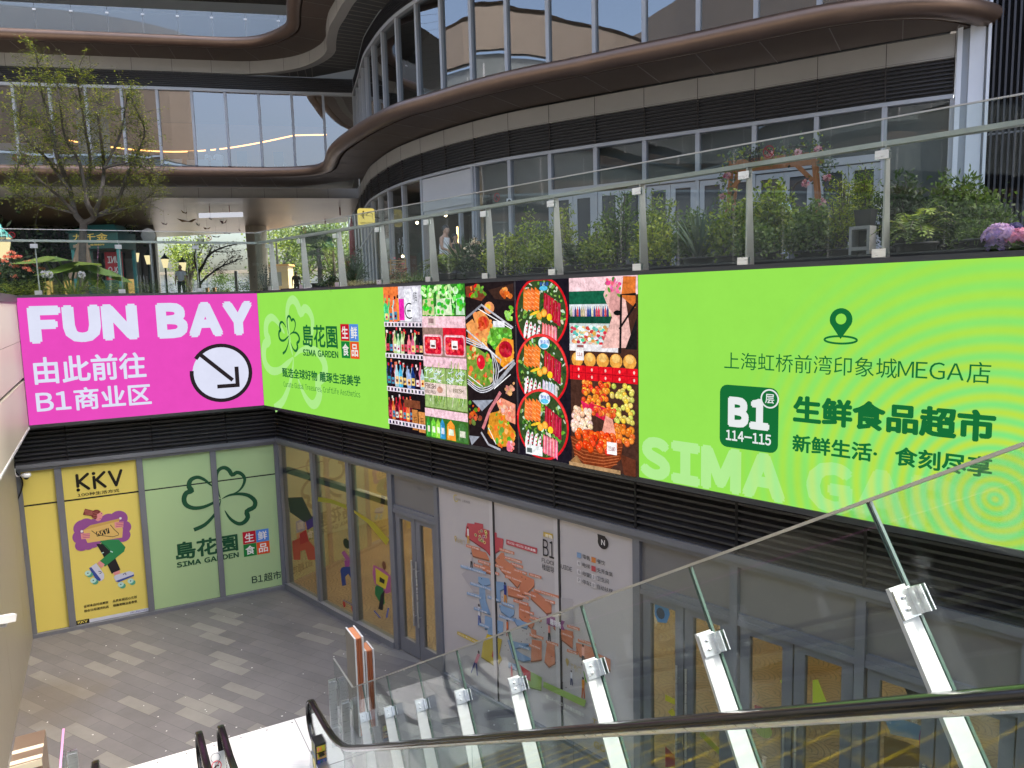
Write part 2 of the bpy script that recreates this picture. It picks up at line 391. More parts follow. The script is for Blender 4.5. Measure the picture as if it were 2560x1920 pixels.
# ================================================================== ground
def ground_mat():
    m = bpy.data.materials.new('terrace_paving'); m.use_nodes = True; t = m.node_tree; b = t.nodes['Principled BSDF']
    tc = t.nodes.new('ShaderNodeTexCoord'); br = t.nodes.new('ShaderNodeTexBrick')
    br.inputs['Color1'].default_value = (0.30,0.29,0.27,1); br.inputs['Color2'].default_value = (0.24,0.235,0.22,1); br.inputs['Mortar'].default_value = (0.12,0.12,0.11,1)
    br.inputs['Scale'].default_value = 1.0; br.inputs['Brick Width'].default_value = 0.9; br.inputs['Row Height'].default_value = 0.45; br.inputs['Mortar Size'].default_value = 0.006
    n = t.nodes.new('ShaderNodeTexNoise'); n.inputs['Scale'].default_value = 0.6
    mx = t.nodes.new('ShaderNodeMixRGB'); mx.blend_type = 'MULTIPLY'; mx.inputs[0].default_value = 0.5
    t.links.new(tc.outputs['Object'], br.inputs['Vector']); t.links.new(tc.outputs['Object'], n.inputs['Vector'])
    t.links.new(br.outputs[0], mx.inputs[1]); t.links.new(n.outputs[0], mx.inputs[2]); t.links.new(mx.outputs[0], b.inputs['Base Color']); b.inputs['Roughness'].default_value = 0.7
    return m
def paver_mat():
    m = bpy.data.materials.new('plank_pavers'); m.use_nodes = True; t = m.node_tree; b = t.nodes['Principled BSDF']; N = t.nodes.new; L = t.links.new
    tc = N('ShaderNodeTexCoord'); mp = N('ShaderNodeMapping'); mp.inputs['Rotation'].default_value = (0,0,R(30)); L(tc.outputs['Object'], mp.inputs[0])
    br = N('ShaderNodeTexBrick'); br.offset = 0.37; br.offset_frequency = 2; br.squash = 1
    br.inputs['Color1'].default_value = (0,0,0,1); br.inputs['Color2'].default_value = (1,1,1,1); br.inputs['Mortar'].default_value = (0,0,0,1)
    br.inputs['Scale'].default_value = 1; br.inputs['Brick Width'].default_value = 0.80; br.inputs['Row Height'].default_value = 0.205; br.inputs['Mortar Size'].default_value = 0.0025; br.inputs['Mortar Smooth'].default_value = 0.3
    L(mp.outputs[0], br.inputs['Vector'])
    rp = N('ShaderNodeValToRGB'); rp.color_ramp.interpolation = 'CONSTANT'; e = rp.color_ramp.elements
    e[0].position = 0; e[0].color = (0.132,0.128,0.130,1); e[1].position = 0.2; e[1].color = (0.146,0.141,0.143,1)
    for p, c in ((0.45,(0.152,0.147,0.147)),(0.65,(0.138,0.134,0.137)),(0.80,(0.158,0.153,0.152)),(0.80,(0.205,0.200,0.184))):
        q = e.new(p); q.color = (*c,1)
    L(br.outputs['Color'], rp.inputs[0])
    n = N('ShaderNodeTexNoise'); n.inputs['Scale'].default_value = 1.1; n.inputs['Detail'].default_value = 7; n.inputs['Roughness'].default_value = 0.7; L(tc.outputs['Object'], n.inputs['Vector'])
    mr = N('ShaderNodeMapRange'); mr.inputs[1].default_value = 0.3; mr.inputs[2].default_value = 0.75; mr.inputs[3].default_value = 0.84; mr.inputs[4].default_value = 1.14; L(n.outputs[0], mr.inputs[0])
    sc = N('ShaderNodeVectorMath'); sc.operation = 'SCALE'; L(rp.outputs[0], sc.inputs[0]); L(mr.outputs[0], sc.inputs['Scale'])
    mo = N('ShaderNodeMixRGB'); mo.inputs[2].default_value = (0.06,0.058,0.058,1); L(br.outputs['Fac'], mo.inputs[0]); L(sc.outputs[0], mo.inputs[1])
    # brown seep stain beside the left wall, chalky scuffs
    sp = N('ShaderNodeVectorMath'); sp.operation = 'DISTANCE'; sp.inputs[1].default_value = (-7.35,10.75,0); L(tc.outputs['Object'], sp.inputs[0])
    n3 = N('ShaderNodeTexNoise'); n3.inputs['Scale'].default_value = 1.6; n3.inputs['Detail'].default_value = 5; L(tc.outputs['Object'], n3.inputs['Vector'])
    ad = N('ShaderNodeMath'); ad.operation = 'MULTIPLY_ADD'; ad.inputs[1].default_value = 1.4; L(n3.outputs[0], ad.inputs[0]); L(sp.outputs['Value'], ad.inputs[2])
    m3 = N('ShaderNodeMapRange'); m3.inputs[1].default_value = 1.0; m3.inputs[2].default_value = 1.75; m3.inputs[3].default_value = 0.55; m3.inputs[4].default_value = 0; L(ad.outputs[0], m3.inputs[0])
    ms = N('ShaderNodeMixRGB'); ms.inputs[2].default_value = (0.125,0.105,0.075,1); L(m3.outputs[0], ms.inputs[0]); L(mo.outputs[0], ms.inputs[1])
    n4 = N('ShaderNodeTexNoise'); n4.inputs['Scale'].default_value = 5.0; n4.inputs['Detail'].default_value = 9; n4.inputs['Roughness'].default_value = 0.75; L(mp.outputs[0], n4.inputs['Vector'])
    m4 = N('ShaderNodeMapRange'); m4.inputs[1].default_value = 0.66; m4.inputs[2].default_value = 0.78; m4.inputs[3].default_value = 0; m4.inputs[4].default_value = 0.55; L(n4.outputs[0], m4.inputs[0])
    mw_ = N('ShaderNodeMixRGB'); mw_.inputs[2].default_value = (0.36,0.355,0.35,1); L(m4.outputs[0], mw_.inputs[0]); L(ms.outputs[0], mw_.inputs[1])
    L(mw_.outputs[0], b.inputs['Base Color']); b.inputs['Roughness'].default_value = 0.62
    bp = N('ShaderNodeBump'); bp.inputs['Strength'].default_value = 0.35; bp.inputs['Distance'].default_value = 0.01; L(n4.outputs[0], bp.inputs['Height']); L(bp.outputs[0], b.inputs['Normal'])
    return m
WL_A = Plane(RT*(-1.24), E, RT)            # upper left wall, faces the escalators
WL_B = Plane(RT*(-1.54), E, RT)
endA = PA.P(-3.97, 0)
S_BACK = -9.0
pit = [endA[:2], QS[:2], PB.P(24, 0)[:2], (PB.P(24,0)-E*6)[:2], (RT*14+E*S_BACK)[:2], (RT*(-1.24)+E*S_BACK)[:2]]
def sheet_with_hole(name, outer, holes, z, m):
    bm = bmesh.new(); ed = []
    for loop in [outer]+holes:
        vs = [bm.verts.new((p[0],p[1],z)) for p in loop]
        ed += [bm.edges.new((vs[i],vs[(i+1)%len(vs)])) for i in range(len(vs))]
    bmesh.ops.triangle_fill(bm, edges=ed, use_beauty=True, use_dissolve=False, normal=(0,0,1))
    me = bpy.data.meshes.new(name); bm.to_mesh(me); bm.free(); me.materials.append(m)
    o = bpy.data.objects.new(name, me); COL.objects.link(o); ORG[o.name] = np.zeros(3); return o
ZT = 6.15
g = sheet_with_hole('ground', [(-400,-300),(400,-300),(400,500),(-400,500)], [[tuple(p) for p in pit]], ZT, ground_mat()); tag(g, kind='structure')
mb = MB(); mb.add([(-14,-12,0),(30,-14,0),(30,14,0),(-3,24,0),(-18,16,0)], [(0,1,2,3,4)]); tag(mb.build('plaza_floor', paver_mat()), kind='structure')

# ================================================================== left cladding wall of the court
mw_ = thing('cladding_wall', 'beige metal clad wall rising beside the escalators left of the pink screen', 'wall')
mb = MB(); s0, s1 = S_BACK, 15.42
for z0, z1 in ((3.96,4.775),(4.835,5.455),(5.463,6.20)): mb.pbox(WL_A, s0, s1, z0, z1, -0.30, 0.0)
mb.build('upper_panel', M['wallpanel'], mw_)
mb = MB(); mb.pbox(WL_A, s0, s1, 4.775, 4.835, -0.30, -0.05); mb.pbox(WL_A, s0, s1, 5.455, 5.463, -0.3, -0.008); mb.build('shadow_gap', M['seam'], mw_)
mb = MB(); mb.pbox(WL_A, s0, s1, 3.925, 3.96, -0.30, 0.012); mb.build('edge_trim', M['pale_frame'], mw_)
mb = MB()
for a, b in ((s0,9.0),(9.006,10.25),(10.256,12.4),(12.406,14.6),(14.606,17.1)): mb.pbox(WL_B, a, b, 0.0, 3.925, -0.3, 0.0)
mb.build('lower_panel', M['wall_low'], mw_)
mb = MB(); mb.pbox(WL_A, s0, s1+0.3, ZT-0.02, 6.25, -0.32, 0.02); mb.build('coping', M['led_frame'], mw_)
# far sides of the court, behind the viewer
mb = MB(); pts = [np.array([*p,0]) for p in pit[2:]]
for a, b in zip(pts[:-1], pts[1:]):
    d = b-a; L = np.linalg.norm(d); d /= L; n = np.array([d[1],-d[0],0]); mb.obox((a+b)/2+UP*3.05+n*0.15, d, n, UP, L/2, 0.15, 3.05)
o = mb.build('court_wall', M['wall_low']); tag(o, 'plain greige wall closing the sunken court behind the escalators', 'wall')

# ================================================================== lower shop fronts
# ---- left front (towards the pink screen)
sa = thing('storefront', 'grey framed shop front with four covered windows below the pink screen', 'shop front', tuple(LA.P(-2.2,0)))
mb = MB(); mb.pbox(LA, -4.62, 0.06, 3.11, 3.17, -0.12, 0.05); mb.pbox(LA, -4.62, 0.06, 3.17, 3.24, -0.12, 0.09); mb.build('lintel', M['grey_frame'], sa)
mb = MB(); mb.pbox(LA, -4.62, 0.0, 0.0, 0.065, -0.1, 0.06); mb.build('sill', M['grey_frame'], sa)
for a, b in ((-4.60,-4.50),(-3.985,-3.875),(-2.645,-2.54),(-1.33,-1.225),(-0.1,0.02)):
    mb = MB(); mb.pbox(LA, a, b, 0.065, 3.11, -0.12, 0.035); mb.build('post', M['grey_frame'], sa)
for a, b in ((-4.50,-3.985),(-3.875,-2.645),(-2.54,-1.33),(-1.225,-0.1)):
    mb = MB(); mb.pbox(LA, a, b, 0.065, 3.11, -0.03, -0.015); mb.build('window_pane', M['darkin'], sa)
mb = MB(); louvre(mb, [LA.P(0.0,0), LA.P(-4.62,0)], 3.24, 4.02, out=0.06); mb.pbox(LA, -4.62, 0.0, 3.24, 4.02, -0.14, -0.08, mi=1)
for u in (-3.75,-2.34,-1.0): mb.pbox(LA, u-0.012, u+0.012, 3.24, 3.99, -0.07, 0.064, mi=1)
mb.build('louvre_band', [M['black_louvre'], M['dark_back']], sa)
# ---- right front
sb = thing('storefront', 'long grey shop front with glass bays, doors and map under the green screen', 'shop front', tuple(LB.P(6,0)))
UE = 17.0
mb = MB(); mb.pbox(LB, -0.06, UE, 3.11, 3.17, -0.12, 0.05); mb.pbox(LB, -0.06, UE, 3.17, 3.25, -0.12, 0.09); mb.build('lintel', M['grey_frame'], sb)
mb = MB(); mb.pbox(LB, 0.0, 4.0, 0.0, 0.11, -0.1, 0.07); mb.pbox(LB, 5.3, 9.2, 0.0, 0.05, -0.1, 0.05); mb.build('sill', M['grey_frame'], sb)
for a, b in ((-0.02,0.075),(1.36,1.47),(2.66,2.77),(3.98,4.11),(5.26,5.345),(9.10,9.20),(10.38,10.47),(11.69,11.78),(13.0,13.09),(14.3,14.39),(15.6,15.69)):
    mb = MB(); mb.pbox(LB, a, b, 0.0, 3.11, -0.12, 0.04); mb.build('post', M['grey_frame'], sb)
for a, b in ((0.075,1.36),(1.47,2.66),(2.77,3.98)):
    mb = MB(); mb.pbox(LB, a, b, 0.11, 3.11, -0.03, -0.018); mb.build('window_pane', M['g_shop'], sb)
    mb = MB(); mb.pbox(LB, a, b, 2.50, 2.60, -0.16, -0.04); mb.build('transom', mat('dark_transom', (0.05,0.055,0.05), 0.4), sb)
panelm = mat('grey_infill_panel', lin((122,120,118)), 0.5, 0, 0.05, 1.5)
doorbays = [(4.11,5.26),(9.20,10.38),(10.47,11.69),(11.78,13.0),(13.09,14.3),(14.39,15.6)]
for a, b in doorbays:
    mb = MB(); mb.pbox(LB, a, b, 2.585, 3.11, -0.06, -0.02); mb.build('infill_panel', panelm, sb)
    mb = MB(); mb.pbox(LB, a, b, 2.455, 2.52, -0.1, 0.03); mb.pbox(LB, a, b, 2.52, 2.585, -0.1, 0.015); mb.build('door_head', M['grey_frame'], sb)
    mid = (a+b)/2
    for u0, u1, hs in ((a+0.02, mid-0.008, 1), (mid+0.008, b-0.02, -1)):
        mb = MB(); st = 0.11
        mb.pbox(LB, u0, u0+st, 0.02, 2.45, -0.07, 0.0); mb.pbox(LB, u1-st, u1, 0.02, 2.45, -0.07, 0.0); mb.pbox(LB, u0+st, u1-st, 0.02, 0.27, -0.07, 0.0); mb.pbox(LB, u0+st, u1-st, 2.37, 2.45, -0.07, 0.0)
        d = mb.build('door', M['grey_frame'], sb)
        mb = MB(); mb.pbox(LB, u0+st, u1-st, 0.27, 2.37, -0.045, -0.03); mb.build('door_glass', M['g_shop'], d)
        uh = (u1-0.055) if hs == 1 else (u0+0.055)
        mb = MB(); mb.tube([LB.P(uh,0.62,0.06), LB.P(uh,1.75,0.06)], 0.013)
        for z in (0.78,1.58): mb.tube([LB.P(uh,z,0.0), LB.P(uh,z,0.06)], 0.008)
        mb.build('handle', M['steel'], d)
mb = MB(); louvre(mb, [LB.P(UE,0), LB.P(0.0,0)], 3.25, 4.02, out=0.06); mb.pbox(LB, 0, UE, 3.25, 4.02, -0.14, -0.08, mi=1)
for i in range(12): mb.pbox(LB, 1.35+1.3*i, 1.38+1.3*i, 3.25, 3.99, -0.07, 0.064, mi=1)
mb.build('louvre_band', [M['black_louvre'], M['dark_back']], sb)
mb = MB(); mb.pbox(LB, 5.345, 9.10, 0.05, 3.11, -0.06, -0.004); mb.build('board_backing', panelm, sb)
# shop interior
def fan_mat():
    m = bpy.data.materials.new('fan_tile_floor'); m.use_nodes = True; t = m.node_tree; b = t.nodes['Principled BSDF']; N = t.nodes.new; L = t.links.new
    tc = N('ShaderNodeTexCoord'); mp = N('ShaderNodeMapping'); mp.inputs['Scale'].default_value = (1.5,1.5,1.5); mp.inputs['Rotation'].default_value = (0,0,R(46)); L(tc.outputs['Object'], mp.inputs[0])
    sx = N('ShaderNodeSeparateXYZ'); L(mp.outputs[0], sx.inputs[0])
    def mth(op, a, b_=None, c=None):
        q = N('ShaderNodeMath'); q.operation = op
        for i, v in enumerate((a, b_, c)):
            if v is None: continue
            if isinstance(v, (int,float)): q.inputs[i].default_value = v
            else: L(v, q.inputs[i])
        return q.outputs[0]
    def dist(ox, oy):
        fx = mth('SUBTRACT', mth('FRACT', mth('ADD', sx.outputs[0], ox)), 0.5); fy = mth('FRACT', mth('ADD', sx.outputs[1], oy))
        return mth('SQRT', mth('ADD', mth('MULTIPLY', fx, fx), mth('MULTIPLY', fy, fy))), fx, fy
    dA, ax, ay = dist(0,0); dB, bx, by = dist(0.5,0.5)
    sel = mth('LESS_THAN', dA, 0.5); d = mth('ADD', mth('MULTIPLY', dA, sel), mth('MULTIPLY', dB, mth('SUBTRACT', 1.0, sel)))
    line = mth('LESS_THAN', mth('FRACT', mth('MULTIPLY', d, 9.0)), 0.2)
    wv = N('ShaderNodeTexNoise'); wv.inputs['Scale'].default_value = 1.2; L(tc.outputs['Object'], wv.inputs['Vector'])
    mx = N('ShaderNodeMixRGB'); mx.inputs[1].default_value = (0.52,0.34,0.17,1); mx.inputs[2].default_value = (0.16,0.10,0.05,1); L(line, mx.inputs[0])
    m2 = N('ShaderNodeMixRGB'); m2.blend_type = 'MULTIPLY'; m2.inputs[0].default_value = 0.6; L(mx.outputs[0], m2.inputs[1]); L(wv.outputs[0], m2.inputs[2])
    L(m2.outputs[0], b.inputs['Base Color']); b.inputs['Roughness'].default_value = 0.35; return m
room = thing('shop_interior', 'warm lit shop interior with fan patterned tan floor behind the glass doors', 'room', tuple(LB.P(6,0.0,-4)))
c0, c1, c2, c3 = LB.P(-2.5,0.015,-0.15), LB.P(UE,0.015,-0.15), LB.P(UE,0.015,-9), LB.P(-2.5,0.015,-9)
mb = MB(); mb.quad(c0, c1, c2, c3); mb.build('tile_floor', fan_mat(), room)
mb = MB(); mb.quad(c0+UP*3.6, c3+UP*3.6, c2+UP*3.6, c1+UP*3.6); mb.build('ceiling', mat('shop_ceiling', (0.25,0.22,0.18), 0.8), room)
mb = MB(); mb.quad(c3, c2, c2+UP*3.6, c3+UP*3.6); mb.quad(c0, c3, c3+UP*3.6, c0+UP*3.6); mb.quad(c2, c1, c1+UP*3.6, c2+UP*3.6); mb.build('back_wall', M['inwall'], room)
lampm = emit('shop_lamp', (1.0,0.80,0.50), 46.0*LED)
for u in (-1, 0, 2, 4, 6, 10, 14):
    for v in (-2.2,-4.6,-7.0):
        p = LB.P(u+0.6, 3.5, v); mb = MB(); mb.obox(p, LB.x, LB.n, UP, 0.5, 0.09, 0.02); mb.build('ceiling_lamp', lampm, room)
for k, (u, v, c) in enumerate([(1.2,-6.5,(0.5,0.42,0.3)),(3.4,-7.0,(0.28,0.3,0.2)),(6.6,-6.6,(0.45,0.3,0.2)),(9.4,-7.2,(0.35,0.33,0.3)),(12.4,-6.8,(0.4,0.3,0.22))]):
    mb = MB()
    for z in (0.1,0.6,1.1,1.6,2.1):
        mb.obox(LB.P(u,z,v), LB.x, LB.n, UP, 0.8, 0.22, 0.02)
        for i in range(9): mb.obox(LB.P(u-0.7+i*0.17,z+0.14,v), LB.x, LB.n, UP, 0.05, 0.1, 0.06+0.05*rnd.random(), mi=rnd.randint(1,3))
    for du in (-0.8,0.8): mb.obox(LB.P(u+du,1.1,v), LB.x, LB.n, UP, 0.02, 0.22, 1.1)
    mb.build('display_shelf', [mat('shelf_wood_%d' % k, c, 0.6), mat('goods_red', (0.5,0.06,0.05), 0.5), mat('goods_green', (0.08,0.3,0.1), 0.5), mat('goods_cream', (0.7,0.62,0.45), 0.5)], room)

# ================================================================== the mall: facade F, bridge G, their rims
F = [(8.88,15.14),(7.81,15.70),(6.70,16.40),(5.59,17.10),(4.48,17.75),(3.36,18.43),(2.25,19.12),(1.14,19.82),(0.08,20.54),(-0.90,21.41),(-1.80,22.36),(-2.62,23.38),(-3.38,24.46),(-4.03,25.66),(-4.57,26.88),(-5.05,28.07),(-5.45,29.40),(-5.80,30.65),(-6.18,31.95),(-6.56,33.20)]
G = [(-6.56,33.20),(-7.82,32.97),(-9.10,32.70),(-10.42,32.42),(-11.71,32.10),(-12.98,31.78),(-14.28,31.49),(-15.60,31.22),(-16.91,30.96),(-18.20,30.68),(-19.49,30.42),(-20.8,30.15),(-22.1,29.9),(-23.4,29.6),(-24.7,29.35),(-26.0,29.1),(-27.3,28.8)]
Fs = catmull(F, sub=3); Gs = [np.array(p) for p in G]
mall = thing('shopping_mall', 'curved grey shopping mall wing with bronze eaves and dark glazing on the right', 'building', (2.0,21.0,ZT))
brid = thing('mall_bridge_building', 'glazed mall wing bridging the passage at the upper left with bronze edges', 'building', (-15,32,ZT))
def facade_glass(path, z0, z1, parent, mull, glassm, setback=0.06, mw2=0.05, md=0.08, jitter=0.006, mm=None, skip=()):
    N = normals2(path)
    for i in range(len(path)-1):
        if i in skip: continue
        a, b = np.array([*path[i],0]), np.array([*path[i+1],0]); d = b-a; L = np.linalg.norm(d); d /= L; n = np.array([-d[1], d[0],0])
        j1, j2 = rnd.uniform(-jitter,jitter), rnd.uniform(-jitter,jitter)
        mb = MB(); A, B = a-n*(setback+j1), b-n*(setback-j1)
        mb.quad(A+UP*z0-n*j2, B+UP*z0-n*j2, B+UP*z1+n*j2, A+UP*z1+n*j2); mb.build('window_pane', glassm, parent)
    for i, p in enumerate(path):
        n = np.array([*N[i],0]); d = np.array([n[1],-n[0],0]); mb = MB()
        mb.obox(np.array([*p,(z0+z1)/2])-n*(md-0.03), d, n, UP, mw2, md, (z1-z0)/2); mb.build('mullion', mm or M['pale_frame'], parent)
facade_glass(F, 11.5, 14.83, mall, True, M['g_facade'])
facade_glass(G, 11.82, 14.83, brid, True, M['g_bridge'])
for path, par, zt in ((Fs, mall, 15.56), (Gs, brid, 15.56)):
    mb = MB(); sweep(mb, path, [(-0.12,14.83),(0.05,14.83),(0.05,14.95),(-0.12,14.95)], close=True); mb.build('window_head', M['pale_frame'], par)
    mb = MB(); louvre(mb, path, 14.95, zt, out=0.0); sweep(mb, path, [(-0.09,14.95),(-0.09,zt)], mi=1); mb.build('louvre_band', [M['black_louvre'], M['dark_back']], par)
# level-1 storefront of F
FR, FL = F[:], F
mb = MB(); sweep(mb, Fs, [(-0.14,9.69),(0.05,9.69),(0.05,9.77),(-0.14,9.77)], close=True); mb.build('window_head', M['pale_frame'], mall)
mb = MB(); louvre(mb, Fs, 9.77, 10.47, out=0.0); sweep(mb, Fs, [(-0.09,9.77),(-0.09,10.47)], mi=1); mb.build('louvre_band', [M['black_louvre'], M['dark_back']], mall)
mb = MB()
for i, p in enumerate(F[:-1]):
    n = np.array([*normals2(F)[i],0]); d = np.array([n[1],-n[0],0]); mb.obox(np.array([*p,10.12])-n*0.02, d, n, UP, 0.012, 0.03, 0.35)
mb.build('louvre_joint', M['seam'], mall)
mb = MB(); sweep(mb, Fs, [(-0.2,10.47),(0.02,10.47),(0.02,10.92),(-0.2,10.92)]); mb.build('fascia_panel', M['fascia'], mall)
mb = MB()
for i, p in enumerate(F[:-1]):
    n = np.array([*normals2(F)[i],0]); d = np.array([n[1],-n[0],0]); mb.obox(np.array([*p,10.695])+n*0.0195, d, n, UP, 0.006, 0.004, 0.225)
sweep(mb, Fs, [(0.023,10.495),(0.023,10.50)])
mb.build('panel_joint', M['seam'], mall)
mb = MB(); sweep(mb, Gs, [(-0.2,10.45),(0.0,10.45),(0.0,10.92),(-0.2,10.92)]); mb.build('fascia_panel', M['fascia'], brid)
mb = MB()
for i, p in enumerate(G): 
    n = np.array([*normals2(G)[i],0]); d = np.array([n[1],-n[0],0]); mb.obox(np.array([*p,10.685]), d, n, UP, 0.006, 0.003, 0.23)
mb.build('panel_joint', M['seam'], brid)
# storefront bays below 9.69
DOORS = range(1, 7)                       # bays with doors: F[1]..F[7]
facade_glass(F[0:2], 6.2, 9.69, mall, True, M['g_store'])
facade_glass(F[1:8], 8.77, 9.69, mall, True, M['g_store'])
facade_glass(F[7:10], 6.2, 9.69, mall, True, M['g_store'])
facade_glass(F[11:19], 6.2, 9.69, mall, True, M['g_shop'])
mb = MB(); sweep(mb, [np.array(p) for p in F[1:8]], [(-0.1,8.62),(0.04,8.62),(0.04,8.77),(-0.1,8.77)], close=True); mb.build('door_head', M['pale_frame'], mall)
for i in DOORS:
    a, b = np.array([*F[i],0]), np.array([*F[i+1],0]); d = b-a; L = np.linalg.norm(d); d /= L; n = np.array([-d[1], d[0],0]); pl = Plane(a, d, n)
    mb = MB()
    for u in (0, L): mb.pbox(pl, u-0.04, u+0.04, ZT, 8.62, -0.08, 0.03)
    mb.build('door_post', M['pale_frame'], mall)
    for u0, u1 in ((0.05, L/2-0.005), (L/2+0.005, L-0.05)):
        mb = MB(); st = 0.115
        mb.pbox(pl, u0, u0+st, 6.2, 8.6, -0.06, 0.0); mb.pbox(pl, u1-st, u1, 6.2, 8.6, -0.06, 0.0); mb.pbox(pl, u0+st, u1-st, 8.48, 8.6, -0.06, 0.0); mb.pbox(pl, u0+st, u1-st, 6.2, 6.45, -0.06, 0.0)
        dd = mb.build('door', M['pale_frame'], mall)
        mb = MB(); mb.pbox(pl, u0+st, u1-st, 6.45, 8.48, -0.04, -0.03); mb.build('door_glass', M['door_blind'], dd)
        uh = u1-0.05 if u0 < 0.2 else u0+0.05
        mb = MB(); mb.tube([pl.P(uh,6.9,0.05), pl.P(uh,7.7,0.05)], 0.012, 6)
        for z in (7.0,7.6): mb.tube([pl.P(uh,z,0), pl.P(uh,z,0.05)], 0.008, 6)
        mb.build('handle', M['steel'], dd)
mb = MB(); sweep(mb, [np.array(p) for p in F[0:10]], [(-0.30,6.15),(-0.30,9.75)]); mb.build('window_blind', M['blind'], mall)
mb = MB(); sweep(mb, Fs, [(-1.6,11.4),(-1.6,14.9)]); mb.build('inner_wall', mat('office_blind', (0.10,0.11,0.115), 0.8, 0, 0.3, 0.5), mall)
mb = MB(); sweep(mb, Fs, [(-5.3,9.8),(0.0,9.8)]); sweep(mb, Fs, [(-4,14.9),(-0.1,14.9)]); sweep(mb, Fs, [(-4,11.45),(-0.1,11.45)]); mb.build('floor_slab', M['soffit_dark'], mall)
mb = MB(); sweep(mb, [np.array(p) for p in F[9:20]], [(-5,6.1),(-5,9.8)]); mb.build('shop_back_wall', mat('cafe_wall', (0.20,0.17,0.13), 0.8, 0, 0.3, 0.8), mall)
mb = MB(); a, b = np.array([*F[9],0]), np.array([*F[9],0])+np.array([0.3,3.6,0]); mb.quad(a+UP*6.1, b+UP*6.1, b+UP*9.8, a+UP*9.8); mb.build('partition', mat('cafe_partition', (0.34,0.27,0.18), 0.7, 0, 0.1), mall)
# lit slot lamp in the cafe, small spot lamps
lp = mat('x','') if False else emit('warm_slot', (1.0,0.55,0.2), 10*LED)
mb = MB(); mb.box(-1.62,-1.57,23.6,23.62,6.9,8.25); mb.build('slot_lamp', lp, mall)
mb = MB()
for x, y, z in ((-1.9,23.0,8.55),(-2.3,24.6,8.9),(-0.6,22.4,9.0),(-3.2,26.5,8.7),(-2.6,25.5,7.5),(-3.9,27.5,7.6)): mb.ball((x,y,z), 0.05, n=8, m=6)
mb.build('spot_lamp', emit('spot', (1,0.75,0.45), 25*LED), mall)
# white panel across two bays
a, b = np.array([*F[9],0]), np.array([*F[11],0]); d = b-a; L = np.linalg.norm(d); d /= L; n = np.array([-d[1],d[0],0]); pw = Plane(a, d, n)
mb = MB(); mb.pbox(pw, 0.06, L-0.06, 8.70, 9.66, -0.2, 0.06); mb.build('sign_panel', mat('pale_grey_panel', (0.52,0.53,0.54), 0.5, 0, 0.03), mall)
mb = MB(); mb.pbox(pw, 0, 0.09, 6.15, 9.69, -0.1, 0.09); mb.pbox(pw, L-0.09, L, 6.15, 9.69, -0.1, 0.09); mb.pbox(pw, 0.09, L-0.09, 8.60, 8.70, -0.15, 0.03); mb.pbox(pw, 0.72, 0.80, 6.15, 8.6, -0.1, 0.02); mb.build('entrance_frame', M['pale_frame'], mall)
# ---- eaves: soffit, gap, tube
S2 = [(9.35,15.2),(9.0,14.98),(8.45,14.72),(7.85,14.57),(7.24,14.58),(6.6,14.74),(5.96,15.04),(4.92,15.70),(3.84,16.38),(2.75,17.02),(1.67,17.70),(0.54,18.33),(-0.54,19.12),(-1.52,20.02),(-2.54,20.92),(-3.35,22.0),(-4.25,23.45),(-4.98,24.78),(-5.45,25.75),(-5.82,26.75),(-6.16,27.85),(-6.55,28.95),(-7.15,29.75),(-8.0,30.15),(-9.1,30.22),(-10.3,30.08),(-13.46,29.40),(-17,28.68),(-20.5,28.0),(-24,27.3),(-28,26.5)]
S2s = catmull(S2, sub=4)
IN2 = Fs+Gs[1:]
def soffit(inner, outer, z_in, z_out, n=150):
    A = resample(inner, n); B = resample(outer, n); return A, B
def bridge_strip(mb, A, B, za, zb, mi=0):
    vs = [(p[0],p[1],za) for p in A]+[(p[0],p[1],zb) for p in B]; n = len(A)
    mb.add(vs, [(i, n+i, n+i+1, i+1) for i in range(n-1)], None, mi, True)
def match(inner, outer):
    """for every outer point the nearest inner point, kept in order"""
    I = resample(inner, 400); out = []; j = 0
    for q in outer:
        best = min(range(j, min(len(I), j+60)), key=lambda k: np.linalg.norm(I[k]-q)); j = best; out.append(I[best])
    return out
O2 = resample(S2s, 140); A2 = match(IN2, O2)
def eave(O, A, dz, mall_first, names=True):
    # dz: rise above the level-2 eave
    splitk = mall_first
    for par, i0, i1 in ((mall, 0, splitk+1), (brid, splitk, len(O))):
        o_, a_ = O[i0:i1], A[i0:i1]
        if len(o_) < 3: continue
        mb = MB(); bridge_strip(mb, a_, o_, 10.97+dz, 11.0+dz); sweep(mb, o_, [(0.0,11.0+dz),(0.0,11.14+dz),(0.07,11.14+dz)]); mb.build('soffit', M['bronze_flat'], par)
        mb = MB(); c = (0.27, 11.13+dz); prof = [(c[0]+0.235*math.cos(t), c[1]+0.19*math.sin(t)) for t in [R(200+ (360*k/18)) for k in range(19)]]
        prof = [(0.06,11.02+dz),(0.12,10.975+dz),(0.24,10.955+dz),(0.37,10.985+dz),(0.46,11.06+dz),(0.495,11.15+dz),(0.48,11.24+dz),(0.41,11.315+dz),(0.31,11.35+dz),(0.18,11.365+dz)]
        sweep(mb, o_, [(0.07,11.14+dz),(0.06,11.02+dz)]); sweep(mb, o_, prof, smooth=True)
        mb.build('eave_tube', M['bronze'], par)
        # capping from the tube back to the glass
        T = [np.array(p[:2])+q*0.18 for p, q in zip(o_, normals2(o_))]
        mb = MB(); top = 11.62 if dz == 0 else 11.4+dz
        bridge_strip(mb, T, a_, 11.365+dz, top); mb.build('eave_capping', M['bronze'], par)
    # grooves across the soffit
    for par, i0, i1 in ((mall, 0, splitk), (brid, splitk, len(O))):
        mb = MB()
        for i in range(i0+2, i1-1, 4):
            a, b = np.array([*A[i],10.962+dz]), np.array([*O[i],10.992+dz])
            if np.linalg.norm(a-b) > 0.2: mb.beam(a, b, UP, 0.018, 0.006)
        mb.build('soffit_joint', M['pale_seam'], par)
